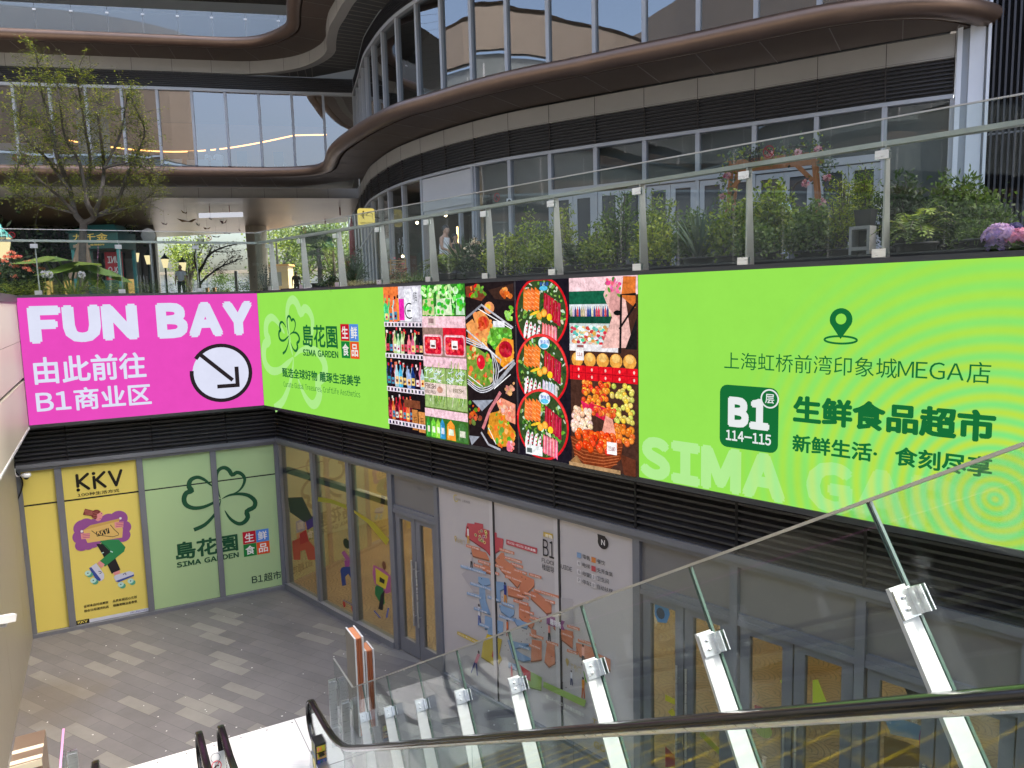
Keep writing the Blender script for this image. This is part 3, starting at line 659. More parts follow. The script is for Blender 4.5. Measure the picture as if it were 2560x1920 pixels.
k2s = min(range(len(O2)), key=lambda i: np.linalg.norm(O2[i]-np.array([-6.55,28.95])))
eave(O2, A2, 0.0, k2s)
# ---- level-3 edge: lined soffit, fascia, eave
P3 = [(12.0,11.6),(8.4,13.95),(4.2,16.45),(0.2,19.0),(-2.3,21.2),(-3.9,23.2),(-5.03,24.92),(-5.69,26.34),(-6.15,27.35),(-6.58,28.75),(-6.87,29.85),(-7.49,30.81),(-8.41,31.66),(-9.57,32.12),(-10.8,32.28),(-12.1,32.05),(-14.2,31.62),(-16.0,31.25),(-20.0,30.42),(-24,29.6),(-28,28.8)]
P3s = resample(catmull(P3, sub=4), 130)
S3 = [(11.0,10.2),(7.2,12.6),(2.9,15.2),(-1.0,17.8),(-3.5,20.2),(-5.2,22.4),(-6.1,24.5),(-6.70,26.21),(-6.98,26.98),(-7.28,28.0),(-7.55,28.85),(-7.95,29.5),(-8.60,30.12),(-9.43,30.66),(-10.58,30.84),(-12.5,30.5),(-15.63,29.86),(-19.03,29.2),(-24,28.2),(-28,27.4)]
O3 = resample(catmull(S3, sub=4), 140); A3 = match(P3s, O3)
k3s = min(range(len(O3)), key=lambda i: np.linalg.norm(O3[i]-np.array([-7.55,28.85])))
eave(O3, A3, 5.13, k3s)
kp = min(range(len(P3s)), key=lambda i: np.linalg.norm(P3s[i]-np.array([-6.87,29.85])))
for par, seg in ((mall, P3s[:kp+1]), (brid, P3s[kp:])):
    mb = MB(); sweep(mb, seg, [(-0.35,15.62),(0.0,15.6),(0.0,16.1),(-0.3,16.1)]); mb.build('fascia_panel', M['fascia'], par)
    mb = MB(); nn = normals2(seg)
    for i in range(0, len(seg), 4):
        n = np.array([*nn[i],0]); d = np.array([n[1],-n[0],0]); mb.obox(np.array([*seg[i],15.85]), d, n, UP, 0.006, 0.003, 0.25)
    mb.build('panel_joint', M['seam'], par)
IN3 = Fs+Gs[1:]
mb = MB(); PP = [np.array(p[:2])-q*0.35 for p, q in zip(P3s, normals2(P3s))]
AA = match(IN3, PP); bridge_strip(mb, AA, PP, 15.57, 15.62); mb.build('lined_soffit', M['soffit_dark'], mall)
mb = MB()
for i in range(1, len(PP)-1):
    for tt in (0.0,):
        a, b = np.array([*AA[i],15.562]), np.array([*PP[i],15.612])
        if np.linalg.norm(a-b) > 0.25: mb.beam(a, b, UP, 0.03, 0.008)
mb.build('soffit_strip', M['pale_seam'], mall)
mb = MB(); P2 = [np.array(p[:2])-q*0.2 for p, q in zip(P3s, normals2(P3s))]
sweep(mb, P3s, [(-1.5,16.44),(0.4,16.50)]); mb.build('terrace_deck', M['concrete'], brid)
# level-3 wall and level-4 soffit
mb = MB(); mb.add([(-32,27.0,20.75),(-7.9,31.4,20.75),(-4.0,24.0,20.75),(6,18,20.75),(12,26,20.75),(-4,40,20.75),(-34,36.5,20.75)], [(0,1,2,3,4,5,6)]); mb.build('upper_soffit', M['soffit_brown'], brid)
mb = MB()
for i in range(24):
    x = -30+i*1.1; mb.beam((x,27.5,20.74),(x-0.7,40,20.74), UP, 0.02, 0.006)
mb.build('upper_soffit_joint', M['seam'], brid)
mb = MB(); mb.add([(-34,34.4,16.4),(-4,40.0,16.4),(-4,40.0,20.75),(-34,34.4,20.75)], [(0,1,2,3)]); mb.build('upper_wall', mat('upper_wall', (0.35,0.38,0.40), 0.6), brid)
mb = MB(); mb.add([(-32,29.5,20.9),(-7.9,33,20.9),(-4,26,20.9),(6,20,20.9),(12,14,20.9),(40,14,20.9),(40,60,20.9),(-2,60,20.9),(-6,44,20.9),(-40,48,20.9)], [(0,1,2,3,4,5,6,7,8,9)])
mb.build('roof', M['concrete'], brid)
# bridge interior and passage ceiling
Gn = normals2(G)
mb = MB(); sweep(mb, Gs, [(-7,11.72),(0,11.72)]); mb.build('bridge_floor', M['soffit_dark'], brid)
mb = MB(); sweep(mb, Gs, [(-6.0,11.7),(-6.0,14.9)]); mb.build('bridge_back_wall', mat('bridge_wall', (0.30,0.19,0.10), 0.7, 0, 0.25, 0.4), brid)
mb = MB(); sweep(mb, Gs, [(-7,14.85),(-0.1,14.85)]); mb.build('bridge_ceiling', mat('bridge_ceiling', (0.10,0.075,0.05), 0.6, 0, 0.2, 0.6), brid)
pts = []
for i in range(40):
    t = i/39; x = -19.8+11.3*t; y = 34.4+1.8*t; z = 13.55-0.62*math.sin(math.pi*min(1,t*1.15))+0.35*t; pts.append((x,y,z))
mb = MB(); mb.tube(pts, 0.03, 6); mb.build('light_strip', emit('amber_strip', (1.0,0.45,0.12), 7*LED), brid)
mb = MB(); mb.add([(-34,26.9,10.452),(-6.3,32.9,10.452),(-8.73,40.8,10.3),(-10.8,41.8,10.3),(-12,42.5,10.3),(-14.7,45.2,10.3),(-34,50,10.3)], [(0,1,2,3,4,5,6)])
def mesh_ceiling():
    m = bpy.data.materials.new('mesh_ceiling'); m.use_nodes = True; t = m.node_tree; b = t.nodes['Principled BSDF']; N = t.nodes.new; L = t.links.new
    tc = N('ShaderNodeTexCoord'); wv = N('ShaderNodeTexWave'); wv.inputs['Scale'].default_value = 6.0; wv.inputs['Distortion'].default_value = 2.0; wv.bands_direction = 'Y'
    n = N('ShaderNodeTexNoise'); n.inputs['Scale'].default_value = 0.35; n.inputs['Detail'].default_value = 3; L(tc.outputs['Object'], n.inputs['Vector']); L(tc.outputs['Object'], wv.inputs['Vector'])
    rp = N('ShaderNodeValToRGB'); rp.color_ramp.elements[0].color = (0.26,0.24,0.21,1); rp.color_ramp.elements[1].color = (0.48,0.36,0.26,1); L(n.outputs[0], rp.inputs[0])
    mx = N('ShaderNodeMixRGB'); mx.blend_type = 'MULTIPLY'; mx.inputs[0].default_value = 0.55; L(rp.outputs[0], mx.inputs[1]); L(wv.outputs[0], mx.inputs[2]); L(mx.outputs[0], b.inputs['Base Color'])
    b.inputs['Metallic'].default_value = 0.5; b.inputs['Roughness'].default_value = 0.38; return m
mb.build('passage_ceiling', mesh_ceiling(), brid)

mb = MB(); mb.add([(-6.5,33.1,6.1),(-7.4,36.5,6.1),(-8.5,40.9,6.1),(-8.5,40.9,11.7),(-7.4,36.5,11.7),(-6.5,33.1,11.7)], [(0,1,4,5),(1,2,3,4)]); mb.build('side_wall', mat('passage_side',(0.06,0.055,0.05),0.7), mall)
mb = MB(); mb.add([(-6.5,33.3,6.1),(8,37.5,6.1),(8,37.5,15.6),(-6.5,33.3,15.6)], [(0,1,2,3)]); mb.build('end_wall', mat('cafe_wall', (0.2,0.17,0.13), 0.8), mall)
mb = MB(); sweep(mb, [np.array(p) for p in [(22,8.3),(12,13.5)]]+Fs, [(-1.8,20.8),(-1.8,36)]); mb.build('sun_block_storeys', mat('sun_block_grey', (0.25,0.25,0.25), 0.6, 0, 0.1, 0.3), mall)  # storeys out of view, added to keep the sun off the court
# ================================================================== solid ground behind the shop fronts
mb = MB()
mb.pbox(PA, -3.97, 0.0, 3.9, 6.1, -0.42, -0.30); mb.pbox(PB, 0.0, 16.0, 3.9, 6.1, -0.42, -0.30)
o = mb.build('slab_edge', M['dark_back']); tag(o, 'dark slab edge carrying the two bright screens above the louvres', 'wall')
# ================================================================== led screens
PINK, WHT, GRN, DGR, PALE = (237,78,193), (226,229,250), (152,229,84), (30,106,56), (178,238,142)
def led_green():
    m = bpy.data.materials.new('led_green_with_moire'); m.use_nodes = True; t = m.node_tree; t.nodes.clear(); N = t.nodes.new; L = t.links.new
    a = N('ShaderNodeAttribute'); a.attribute_name = 'col'
    tc = N('ShaderNodeTexCoord'); ds = N('ShaderNodeVectorMath'); ds.operation = 'DISTANCE'
    c0 = PB.P(12.55, 4.35, 0.0)-PB.P(7, 3.93); L(tc.outputs['Object'], ds.inputs[0]); ds.inputs[1].default_value = tuple(c0)
    def mth(op, x, y=None):
        q = N('ShaderNodeMath'); q.operation = op
        for i, v in enumerate((x, y)):
            if v is None: continue
            if isinstance(v, (int,float)): q.inputs[i].default_value = v
            else: L(v, q.inputs[i])
        return q.outputs[0]
    d = ds.outputs['Value']; ph = mth('MULTIPLY', mth('POWER', d, 0.8), 62.0); sn = mth('SINE', ph)  # camera moiré painted into the screen's glow as rings
    rp = N('ShaderNodeValToRGB'); e = rp.color_ramp.elements; mr = N('ShaderNodeMapRange'); mr.inputs[1].default_value = -1; mr.inputs[2].default_value = 1; L(sn, mr.inputs[0]); L(mr.outputs[0], rp.inputs[0])
    e[0].color = (*lin((120,232,140)),1); e[1].color = (*lin((205,226,70)),1)
    fd = N('ShaderNodeMapRange'); fd.inputs[1].default_value = 0.3; fd.inputs[2].default_value = 2.3; fd.inputs[3].default_value = 0.8; fd.inputs[4].default_value = 0.0; fd.clamp = True; L(d, fd.inputs[0])
    mx = N('ShaderNodeMixRGB'); L(fd.outputs[0], mx.inputs[0]); L(a.outputs['Color'], mx.inputs[1]); L(rp.outputs[0], mx.inputs[2])
    n = N('ShaderNodeTexNoise'); n.inputs['Scale'].default_value = 1.5; n.inputs['Detail'].default_value = 8; n.inputs['Roughness'].default_value = 0.8; L(tc.outputs['Object'], n.inputs['Vector'])
    m2 = N('ShaderNodeMapRange'); m2.inputs[3].default_value = 0.90; m2.inputs[4].default_value = 1.08; L(n.outputs[0], m2.inputs[0])
    v = N('ShaderNodeVectorMath'); v.operation = 'SCALE'; L(mx.outputs[0], v.inputs[0]); L(m2.outputs[0], v.inputs['Scale'])
    em = N('ShaderNodeEmission'); em.inputs[1].default_value = LED; L(v.outputs[0], em.inputs[0]); o = N('ShaderNodeOutputMaterial'); L(em.outputs[0], o.inputs[0]); return m
def screen_body(root, pl, u0, u1, ue0, ue1):
    mb = MB(); mb.pbox(pl, u0, u1, 3.93, 6.25, -0.30, -0.01); mb.pbox(pl, u0, u1, 3.93, 3.985, -0.01, 0.02); mb.pbox(pl, u0, u1, 6.205, 6.25, -0.01, 0.03)
    if ue0: mb.pbox(pl, u0, u0+0.055, 3.985, 6.205, -0.01, 0.02)
    mb.build('screen_frame', M['led_frame'], root)
sA = thing('led_screen', 'pink lit screen reading FUN BAY with a round arrow pointing down right', 'screen', tuple(PA.P(-2,3.93)))
screen_body(sA, PA, -4.02, 0.0, True, False)
c = Canvas(PA, 0.0); c.rect(-3.965, -0.003, 3.985, 6.205, PINK); c.build('display', M['led'], sA)
c = Canvas(PA, 0.003); c.text('FUN', -3.83, -2.13, 5.40, 6.06, WHT, 0.075); c.build('lettering', M['led'], sA)
c = Canvas(PA, 0.003); c.text('BAY', -1.82, -0.11, 5.40, 6.06, WHT, 0.075); c.build('lettering', M['led'], sA)
c = Canvas(PA, 0.003); c.text('由此前往', -3.82, -2.06, 4.69, 5.17, WHT, 0.022); c.build('lettering', M['led'], sA)
c = Canvas(PA, 0.003); c.text('B1商业区', -3.83, -2.01, 4.18, 4.59, WHT, 0.022); c.build('lettering', M['led'], sA)
c = Canvas(PA, 0.003); BK = (45,38,42); cu, cz = -0.755, 4.685
c.ell(cu, cz, 0.52, 0.52, WHT, 40); c.arc(cu, cz, 0.535, 0.07, 148, 498-10-360+360, BK) if False else c.arc(cu, cz, 0.535, 0.07, 146, 146-360+22+4, BK)
c.stroke([(-1.13,5.08),(-0.56,4.53)], 0.075, BK); c.stroke([(-0.475,4.79),(-0.475,4.41)], 0.075, BK); c.stroke([(-0.85,4.425),(-0.44,4.425)], 0.075, BK)
c.build('arrow_symbol', M['led'], sA)
sB = thing('led_screen', 'long green lit screen with food pictures and supermarket lettering', 'screen', tuple(PB.P(7,3.93)))
screen_body(sB, PB, 0.0, 15.0, False, False)
gm = led_green()
c = Canvas(PB, 0.0); c.rect(0.003, 4.355, 3.985, 6.205, GRN); c.build('display', gm, sB)
c = Canvas(PB, 0.0); c.rect(9.17, 15.0, 3.985, 6.205, GRN); c.build('display', gm, sB)
# clover emblem (traced once, placed on any plane)
def clov(K=(300,1350,580,1490)):
    L1 = [(842,1038),(790,1065),(740,1090),(600,1150),(460,1163),(360,1118),(332,1035),(365,955),(440,925),(402,870),(412,795),(460,752),(535,738),(620,775),(690,835),(722,860)]
    L2 = [(835,1025),(805,945),(785,830),(783,700),(825,625),(895,605),(955,640),(1000,705),(1060,672),(1125,690),(1172,755),(1150,850),(1085,930),(1000,970)]
    L3 = [(858,1035),(960,985),(1100,967),(1225,990),(1312,1065),(1300,1150),(1200,1208),(1215,1290),(1160,1362),(1085,1380),(1000,1335),(940,1270),(895,1195)]
    ST = [(843,1045),(815,1140),(745,1265),(620,1395),(470,1465)]
    return [(L1,(6,62)),(L2,(6,52)),(L3,(6,62)),(ST,(6,52))]
def draw_clover(c, fn, scale, col, wm=1.0):
    for pts, (w0, w1) in clov():
        P = [fn(p) for p in catmull(pts, sub=3)]; n = len(P)
        if len(pts) == 5: W = [(w0+(w1-w0)*min(1,k/(n*0.75)))*scale*wm for k in range(n)]
        else: W = [(w0+(w1-w0)*math.sin(math.pi*k/(n-1))**0.75)*scale*wm for k in range(n)]
        c.stroke([tuple(q) for q in P], W, col)
def clover_to(u0, u1, z0, z1):
    return (lambda p: np.array([u0+(p[0]-300)/1050*(u1-u0), z1-(p[1]-580)/910*(z1-z0)])), (u1-u0)/1050
c = Canvas(PB, 0.003); f, s = clover_to(0.05, 2.55, 3.90, 6.12); draw_clover(c, f, s*1.35, PALE); c.build('pale_emblem', gm, sB)
c = Canvas(PB, 0.006); f, s = clover_to(0.80, 1.64, 5.03, 5.78); draw_clover(c, f, s, DGR, 1.15); c.build('emblem', M['led'], sB)
c = Canvas(PB, 0.006); c.text('島花園', 1.74, 2.94, 5.21, 5.61, DGR, 0.022); c.text('SIMA GARDEN', 1.72, 2.94, 5.045, 5.165, DGR, 0.04); c.build('lettering', M['led'], sB)
def squares(c, u0, u1, z0, z1):
    um, zm = (u0+u1)/2, (z0+z1)/2; g = 0.004; cols = ((200,22,48),(86,140,222),(30,132,60),(232,88,40))
    cells = ((u0,um-g,zm+g,z1),(um+g,u1,zm+g,z1),(u0,um-g,z0,zm-g),(um+g,u1,z0,zm-g))
    for cell, cl in zip(cells, cols): c.rect(*cell, cl)
    for cell, ch in zip(cells, '生鲜食品'):
        a, b, d, e = cell; q = (b-a)*0.14; c.text(ch, a+q, b-q, d+q, e-q, (240,238,235), 0.02)
c = Canvas(PB, 0.006); squares(c, 3.05, 3.60, 5.06, 5.63); c.build('colour_squares', M['led'], sB)
c = Canvas(PB, 0.006); c.text('甄选全球好物 雕琢生活美学', 0.87, 3.59, 4.605, 4.79, DGR, 0.028); c.build('lettering', M['led'], sB)
c = Canvas(PB, 0.006); c.text('Curate Global Treasures, Craftlife Aesthetics', 0.89, 3.56, 4.41, 4.53, (48,126,60), 0.004); c.build('lettering', M['led'], sB)
# right hand part
c = Canvas(PB, 0.003); c.text('SIMA GARDEN', 9.19, 13.5, 3.99, 4.46, (180,238,148), 0.07); c.build('pale_lettering', gm, sB)
D2 = (24,112,56)
c = Canvas(PB, 0.006); pu, pz = 11.335, 5.735
c.poly([(pu+0.098*math.cos(R(a)), pz+0.10*math.sin(R(a))) for a in range(-25,206,15)]+[(pu,5.565)], D2); c.ell(pu, pz+0.005, 0.046, 0.047, GRN); c.stroke([(pu+0.14*math.cos(R(a)), 5.558+0.032*math.sin(R(a))) for a in range(0,360,12)], 0.018, D2, closed=True); c.build('pin_symbol', M['led'], sB)
c = Canvas(PB, 0.006); c.text('上海虹桥前湾印象城MEGA店', 10.21, 12.48, 5.245, 5.415, D2, 0.0); c.build('lettering', M['led'], sB)
c = Canvas(PB, 0.006); c.rrect(10.165, 10.78, 4.465, 5.09, 0.08, D2); c.text('B1', 10.255, 10.69, 4.675, 4.975, (235,240,240), 0.075); c.text('114-115', 10.235, 10.71, 4.535, 4.64, (235,240,240), 0.03)
c.ell(10.69, 4.985, 0.092, 0.095, D2, 24); c.arc(10.69, 4.985, 0.085, 0.014, 0, 360, (235,240,240)); c.text('层', 10.645, 10.735, 4.94, 5.03, (235,240,240), 0.012); c.build('floor_badge', M['led'], sB)
c = Canvas(PB, 0.006); c.text('生鲜食品超市', 10.92, 12.53, 4.785, 5.04, D2, 0.045); c.build('lettering', M['led'], sB)
c = Canvas(PB, 0.006); c.text('新鲜生活·食刻尽享', 10.92, 12.52, 4.51, 4.675, D2, 0.03); c.build('lettering', M['led'], sB)
# ---- five food pictures
def jit(col, a=18): return tuple(max(0,min(255,v+rnd.randint(-a,a))) for v in col)
def bottle(c, u, z, wd, h, col, cap, label=None):
    b = wd/2; c.poly([(u-b,z),(u+b,z),(u+b,z+h*0.58),(u+b*0.35,z+h*0.75),(u+b*0.35,z+h*0.92),(u-b*0.35,z+h*0.92),(u-b*0.35,z+h*0.75),(u-b,z+h*0.58)], col)
    c.rect(u-b*0.42, u+b*0.42, z+h*0.88, z+h, cap)
    if label: c.rect(u-b*0.9, u+b*0.9, z+h*0.12, z+h*0.42, label); c.rect(u-b*0.5, u+b*0.5, z+h*0.2, z+h*0.3, jit((120,60,60),60))
    c.rect(u-b*0.8, u-b*0.6, z+h*0.1, z+h*0.55, tuple(min(255,v+60) for v in col))
c = Canvas(PB, 0.003); A_, B_ = 4.357, 5.325
c.rect(A_, B_, 3.985, 6.205, (26,20,24)); c.rect(A_, B_, 5.92, 6.205, (232,120,60)); c.rect(4.75, B_, 5.68, 6.205, (206,202,214))
rows = [(5.66,0.40,((70,200,120),(240,190,60),(235,120,70),(190,225,210),(245,150,60)),0.1,4.40,4.76),(5.19,0.36,((190,215,130),(200,225,170),(40,26,26),(232,120,130),(24,20,26),(24,22,28),(30,90,50)),0.085,4.40,5.30),(4.68,0.38,((150,170,205),(80,190,225),(36,50,110),(30,26,34),(28,24,30),(180,200,215),(205,110,120)),0.095,4.40,5.30),(4.16,0.36,((230,120,60),(190,30,40),(140,24,36),(90,20,30),(180,40,46)),0.08,4.40,4.98)]
for z, h, cols, wd, ua, ub in rows:
    for layer in (0,1):
        u = ua+0.02*layer
        while u < ub:
            cl = jit(rnd.choice(cols), 14); bottle(c, u, z+0.03*(1-layer), wd, h*rnd.uniform(0.82,1.05), cl, jit(rnd.choice(((220,120,90),(200,40,50),(40,30,30),(230,220,210))),10), jit(rnd.choice(((235,225,225),(220,70,90),(240,200,120),(60,140,180))),12) if layer else None); u += wd*rnd.uniform(1.02,1.25)
c.rect(4.77, 4.90, 5.70, 6.02, (226,40,170)); c.rect(4.91, 5.10, 5.68, 6.16, (232,232,240)); c.arc(5.03, 5.84, 0.11, 0.02, 60, 300, (30,30,34)); c.rect(4.97,5.07,5.83,5.85,(30,30,34)); c.rect(5.11, 5.25, 5.74, 6.19, (226,226,236)); c.text('频率', 5.135, 5.225, 5.95, 6.12, (40,40,44)); 
c.rect(4.99, 5.13, 4.05, 4.36, (196,128,66)); c.rect(5.15, 5.31, 4.03, 4.34, (210,140,74)); c.text('清酒', 5.02, 5.10, 4.1, 4.26, (70,40,26)); c.text('清酒', 5.19, 5.27, 4.1, 4.26, (70,40,26)); c.rect(4.8, 5.2, 4.38, 4.5, (120,66,44))
for z in (5.60,5.12,4.60,4.08):
    c.rect(A_, B_, z, z+0.075, (226,214,226)); 
    for i in range(11): c.rect(A_+0.03+i*0.088, A_+0.075+i*0.088, z+0.012, z+0.058, jit((60,54,66),30))
c.build('bottle_picture', M['ledp'], sB)
c = Canvas(PB, 0.003); A_, B_ = 5.328, 6.295
c.rect(A_, B_, 3.985, 6.205, (60,70,40)); c.rect(A_, B_, 5.76, 6.205, (50,120,40))
for i in range(150):
    u, z = rnd.uniform(A_+0.02,B_-0.02), rnd.uniform(5.78,6.19); c.ell(u, z, rnd.uniform(0.02,0.07), rnd.uniform(0.015,0.05), jit(rnd.choice(((80,190,60),(120,215,90),(40,130,40),(180,230,150),(210,240,190))),16), 7, rot=rnd.uniform(0,3))
for u0, u1, cl in ((5.34,5.62,(205,206,150)),(5.66,6.02,(210,226,190)),(6.1,6.29,(190,220,190))):
    c.poly([(u0,5.78),(u1,5.78),(u1-0.02,6.02),(u0+0.02,6.0)], cl)
    for i in range(14): c.ell(rnd.uniform(u0+0.04,u1-0.04), rnd.uniform(5.82,5.98), 0.035, 0.03, jit((70,190,60),25), 8)
c.rect(A_, B_, 5.60, 5.76, (236,196,206)); c.rect(5.46, 5.64, 5.63, 5.75, (214,190,186)); c.rect(5.48,5.6,5.66,5.73,(150,120,120)); c.rect(A_, B_, 5.18, 5.60, (150,120,110))
c.rect(5.80,B_,5.34,5.60,(214,30,50)); 
for u0, u1 in ((5.34,5.78),(5.82,6.28)):
    c.rrect(u0, u1, 5.20, 5.50, 0.05, (226,170,180)); c.rrect(u0+0.03, u1-0.03, 5.22, 5.47, 0.04, (206,28,52))
    for i in range(40): c.ell(rnd.uniform(u0+0.05,u1-0.05), rnd.uniform(5.25,5.44), 0.03, 0.025, jit(rnd.choice(((226,40,60),(180,16,40),(240,90,90))),14), 7)
    c.rect((u0+u1)/2-0.06, (u0+u1)/2+0.07, 5.30, 5.42, (240,236,236)); c.rect((u0+u1)/2-0.04, (u0+u1)/2+0.05, 5.32, 5.35, (90,60,60)); c.stroke([(u0+0.04,5.48),(u1-0.1,5.475)], 0.01, (250,236,240))
c.rect(A_, B_, 5.03, 5.18, (232,190,202)); c.rect(A_, B_, 4.42, 5.03, (88,110,50))
for u0, u1 in ((5.335,5.83),(5.85,6.29)):
    c.rect(u0, u1, 4.44, 5.02, (150,178,110))
    for i in range(60):
        u, z = rnd.uniform(u0,u1-0.06), rnd.uniform(4.46,4.95); c.stroke([(u,z),(u+rnd.uniform(-0.02,0.06),z+rnd.uniform(0.08,0.22))], 0.011, jit(rnd.choice(((120,170,50),(90,140,40),(180,205,90),(210,226,205),(60,110,40))),14))
    for i in range(26):
        u, z = rnd.uniform(u0,u1-0.1), rnd.uniform(4.84,5.0); c.stroke([(u,z),(u+rnd.uniform(0.03,0.1),z+rnd.uniform(-0.05,0.06))], 0.014, jit((205,222,226),16))
    c.rect(u0, u1, 4.62, 4.80, (226,204,196))
c.text('FRESH', 5.36, 5.60, 4.715, 4.785, (70,50,40), 0.03); c.text('VEGETABLES', 5.345, 5.60, 4.645, 4.69, (80,60,50), 0.02); c.ell(5.7,4.71,0.07,0.05,(200,150,130),9); c.text('FRESH', 6.0, 6.22, 4.69, 4.75, (120,110,80), 0.03)
c.rect(A_, B_, 4.30, 4.42, (238,198,210)); c.rect(A_, B_, 3.985, 4.30, (60,110,40))
for i, (u, w_, cl) in enumerate(((5.40,0.07,(50,150,50)),(5.52,0.09,(110,200,60)),(5.63,0.08,(150,215,70)),(5.73,0.09,(50,140,190)),(5.92,0.15,(240,150,50)),(6.17,0.16,(70,120,60)))):
    c.poly([(u-w_*0.7,4.0),(u+w_*0.7,4.0),(u+w_*0.55,4.22),(u,4.29),(u-w_*0.55,4.22)], cl); c.rect(u-w_*0.4,u+w_*0.4,4.07,4.16,jit((225,225,215),14))
    c.stroke([(u-w_*0.4,4.02),(u-w_*0.35,4.2)], 0.012, tuple(min(255,v+60) for v in cl))
c.build('vegetable_picture', M['ledp'], sB)
c = Canvas(PB, 0.003); A_, B_ = 6.298, 7.245
c.rect(A_, B_, 3.985, 6.205, (34,26,28))
kq1 = crop(960,700,340/1226); kq2 = crop(1270,690,340/1128)
def q1(*pts): return [tuple((min(max(u,A_),B_),min(max(z,3.985),6.205))) for u, z in (PB.uv(kq1(*p)) for p in pts)]
def q2(*pts): return [tuple((min(max(u,A_),B_),min(max(z,3.985),6.205))) for u, z in (PB.uv(kq2(*p)) for p in pts)]
def blobs(c, poly, n, cols, r=(0.02,0.05), seed=0):
    us = [p[0] for p in poly]; zs = [p[1] for p in poly]; k = 0
    def inside(u, z):
        r_ = False; j = len(poly)-1
        for i in range(len(poly)):
            if (poly[i][1] > z) != (poly[j][1] > z) and u < (poly[j][0]-poly[i][0])*(z-poly[i][1])/(poly[j][1]-poly[i][1]+1e-9)+poly[i][0]: r_ = not r_
            j = i
        return r_
    while k < n:
        u, z = rnd.uniform(min(us),max(us)), rnd.uniform(min(zs),max(zs)); k += 1
        if not inside(u, z): continue
        ru = rnd.uniform(*r)
        if u-ru < A_ or u+ru > B_ or z-ru < 3.985 or z+ru > 6.205: continue
        c.ell(u, z, ru, ru*rnd.uniform(0.45,0.9), jit(rnd.choice(cols),16), 8, rot=rnd.uniform(0,3.1))
c.poly(q1((735,60),(850,40),(930,130),(880,190),(740,150)), (120,60,40)); blobs(c, q1((760,50),(900,50),(920,150),(780,140)), 26, ((214,40,36),(120,170,50),(230,130,50),(90,140,40)))
c.poly(q1((940,90),(1170,30),(1180,190),(1000,170)), (60,40,34)); blobs(c, q1((1050,80),(1170,50),(1170,170),(1060,160)), 24, ((226,120,50),(240,160,80),(200,90,40)))
c.ell(*q1((950,250))[0], 0.10, 0.08, (230,150,100), 12); c.ell(*q1((940,245))[0], 0.05, 0.045, (240,190,60), 12)
for p in (((800,300),(890,270),(990,410),(930,560),(850,500)),((740,400),(800,350),(960,640),(780,560))): c.poly(q1(*p), (226,150,84)); blobs(c, q1(*p), 30, ((236,160,80),(220,120,60),(240,180,110)))
c.ell(*q1((900,385))[0], 0.11, 0.09, (206,80,40), 12); blobs(c, q1((850,330),(960,350),(950,450),(850,440)), 14, ((190,60,30),(226,100,50)))
P_ = q1((1000,400),(1150,440),(1160,520),(1010,620),(930,560),(960,460)); c.poly(P_, (90,160,50)); blobs(c, P_, 60, ((110,190,60),(70,140,40),(150,215,100)))
blobs(c, q1((1090,270),(1170,240),(1170,400),(1090,330)), 30, ((120,190,60),(160,220,100)))
P_ = q1((1010,620),(1080,520),(1170,540),(1175,700),(1100,800),(1010,720)); c.poly(P_, (234,150,50)); blobs(c, P_, 40, ((240,160,50),(226,130,40),(248,190,90))); c.ell(*q1((1100,625))[0], 0.13, 0.11, (176,22,44), 14); blobs(c, q1((1050,580),(1150,580),(1150,680),(1060,680)), 14, ((200,40,60),(150,14,36)))
P_ = q1((745,590),(830,600),(960,690),(1010,820),(960,960),(850,970),(750,890)); c.poly(P_, (120,150,60)); blobs(c, P_, 80, ((140,190,60),(226,200,130),(230,130,60),(90,150,40),(200,90,40)))
c.ell(*q1((880,740))[0], 0.085, 0.10, (220,30,50), 14); c.ell(*q1((865,720))[0], 0.02, 0.025, (250,150,150), 8)
for k, (wd, cl) in enumerate(((0.05,(150,150,160)),(0.02,(236,236,244)))):
    for off in (0,18,38): c.stroke([tuple(q) for q in catmull(q1((742,520+off),(840,560+off),(960,640),(1030-off,760),(1030-off,880),(980,980-off),(870,1010-off),(760,930-off)), sub=4)], wd*0.35, cl)
c.poly(q1((800,1085),(990,1080),(890,1180)), (150,156,170)); c.stroke(q1((750,450),(1060,720),(1040,830),(1180,720)), 0.02, (205,205,214)); c.stroke(q1((1000,960),(1110,830),(1190,740)), 0.05, (170,172,180)); c.stroke(q1((880,230),(740,350)), 0.03, (140,140,150)); c.stroke(q1((880,220),(1170,430)), 0.025, (190,190,200))
P_ = q1((1020,1100),(1060,1060),(1190,1120),(1190,1300),(1080,1250)); c.poly(P_, (236,150,120)); blobs(c, P_, 30, ((246,170,150),(230,120,90),(250,200,180)))
P_ = q1((960,1200),(1050,1180),(1190,1370),(1170,1500),(1040,1500),(940,1380)); c.poly(P_, (210,140,40)); blobs(c, P_, 70, ((226,150,40),(90,160,50),(236,110,40),(120,180,60),(240,190,90)))
blobs(c, q1((780,1100),(880,1180),(880,1290),(780,1290)), 26, ((90,130,40),(150,80,50),(200,90,40))); blobs(c, q1((1100,960),(1190,920),(1190,1050),(1110,1030)), 26, ((226,170,130),(200,140,110)))
blobs(c, q1((1110,1480),(1200,1420),(1205,1550),(1130,1540)), 26, ((236,120,130),(246,180,190)))
c.stroke(q1((900,1340),(960,1180),(1060,1010)), 0.05, (200,120,126)); c.stroke(q1((885,1370),(950,1480),(1060,1530)), 0.03, (170,170,180)); c.poly(q1((775,1400),(870,1410),(800,1490)), (150,154,166)); c.rect(6.86,7.08,5.62,5.70,(226,226,232))
for p in (((860,260),(1160,440)),((890,560),(1030,700)),((1000,980),(1150,850)),((950,1330),(1020,1480)),((770,860),(900,960))): c.stroke(q1(*p), 0.012, (250,250,252))
c.build('lunchbox_picture', M['ledp'], sB)
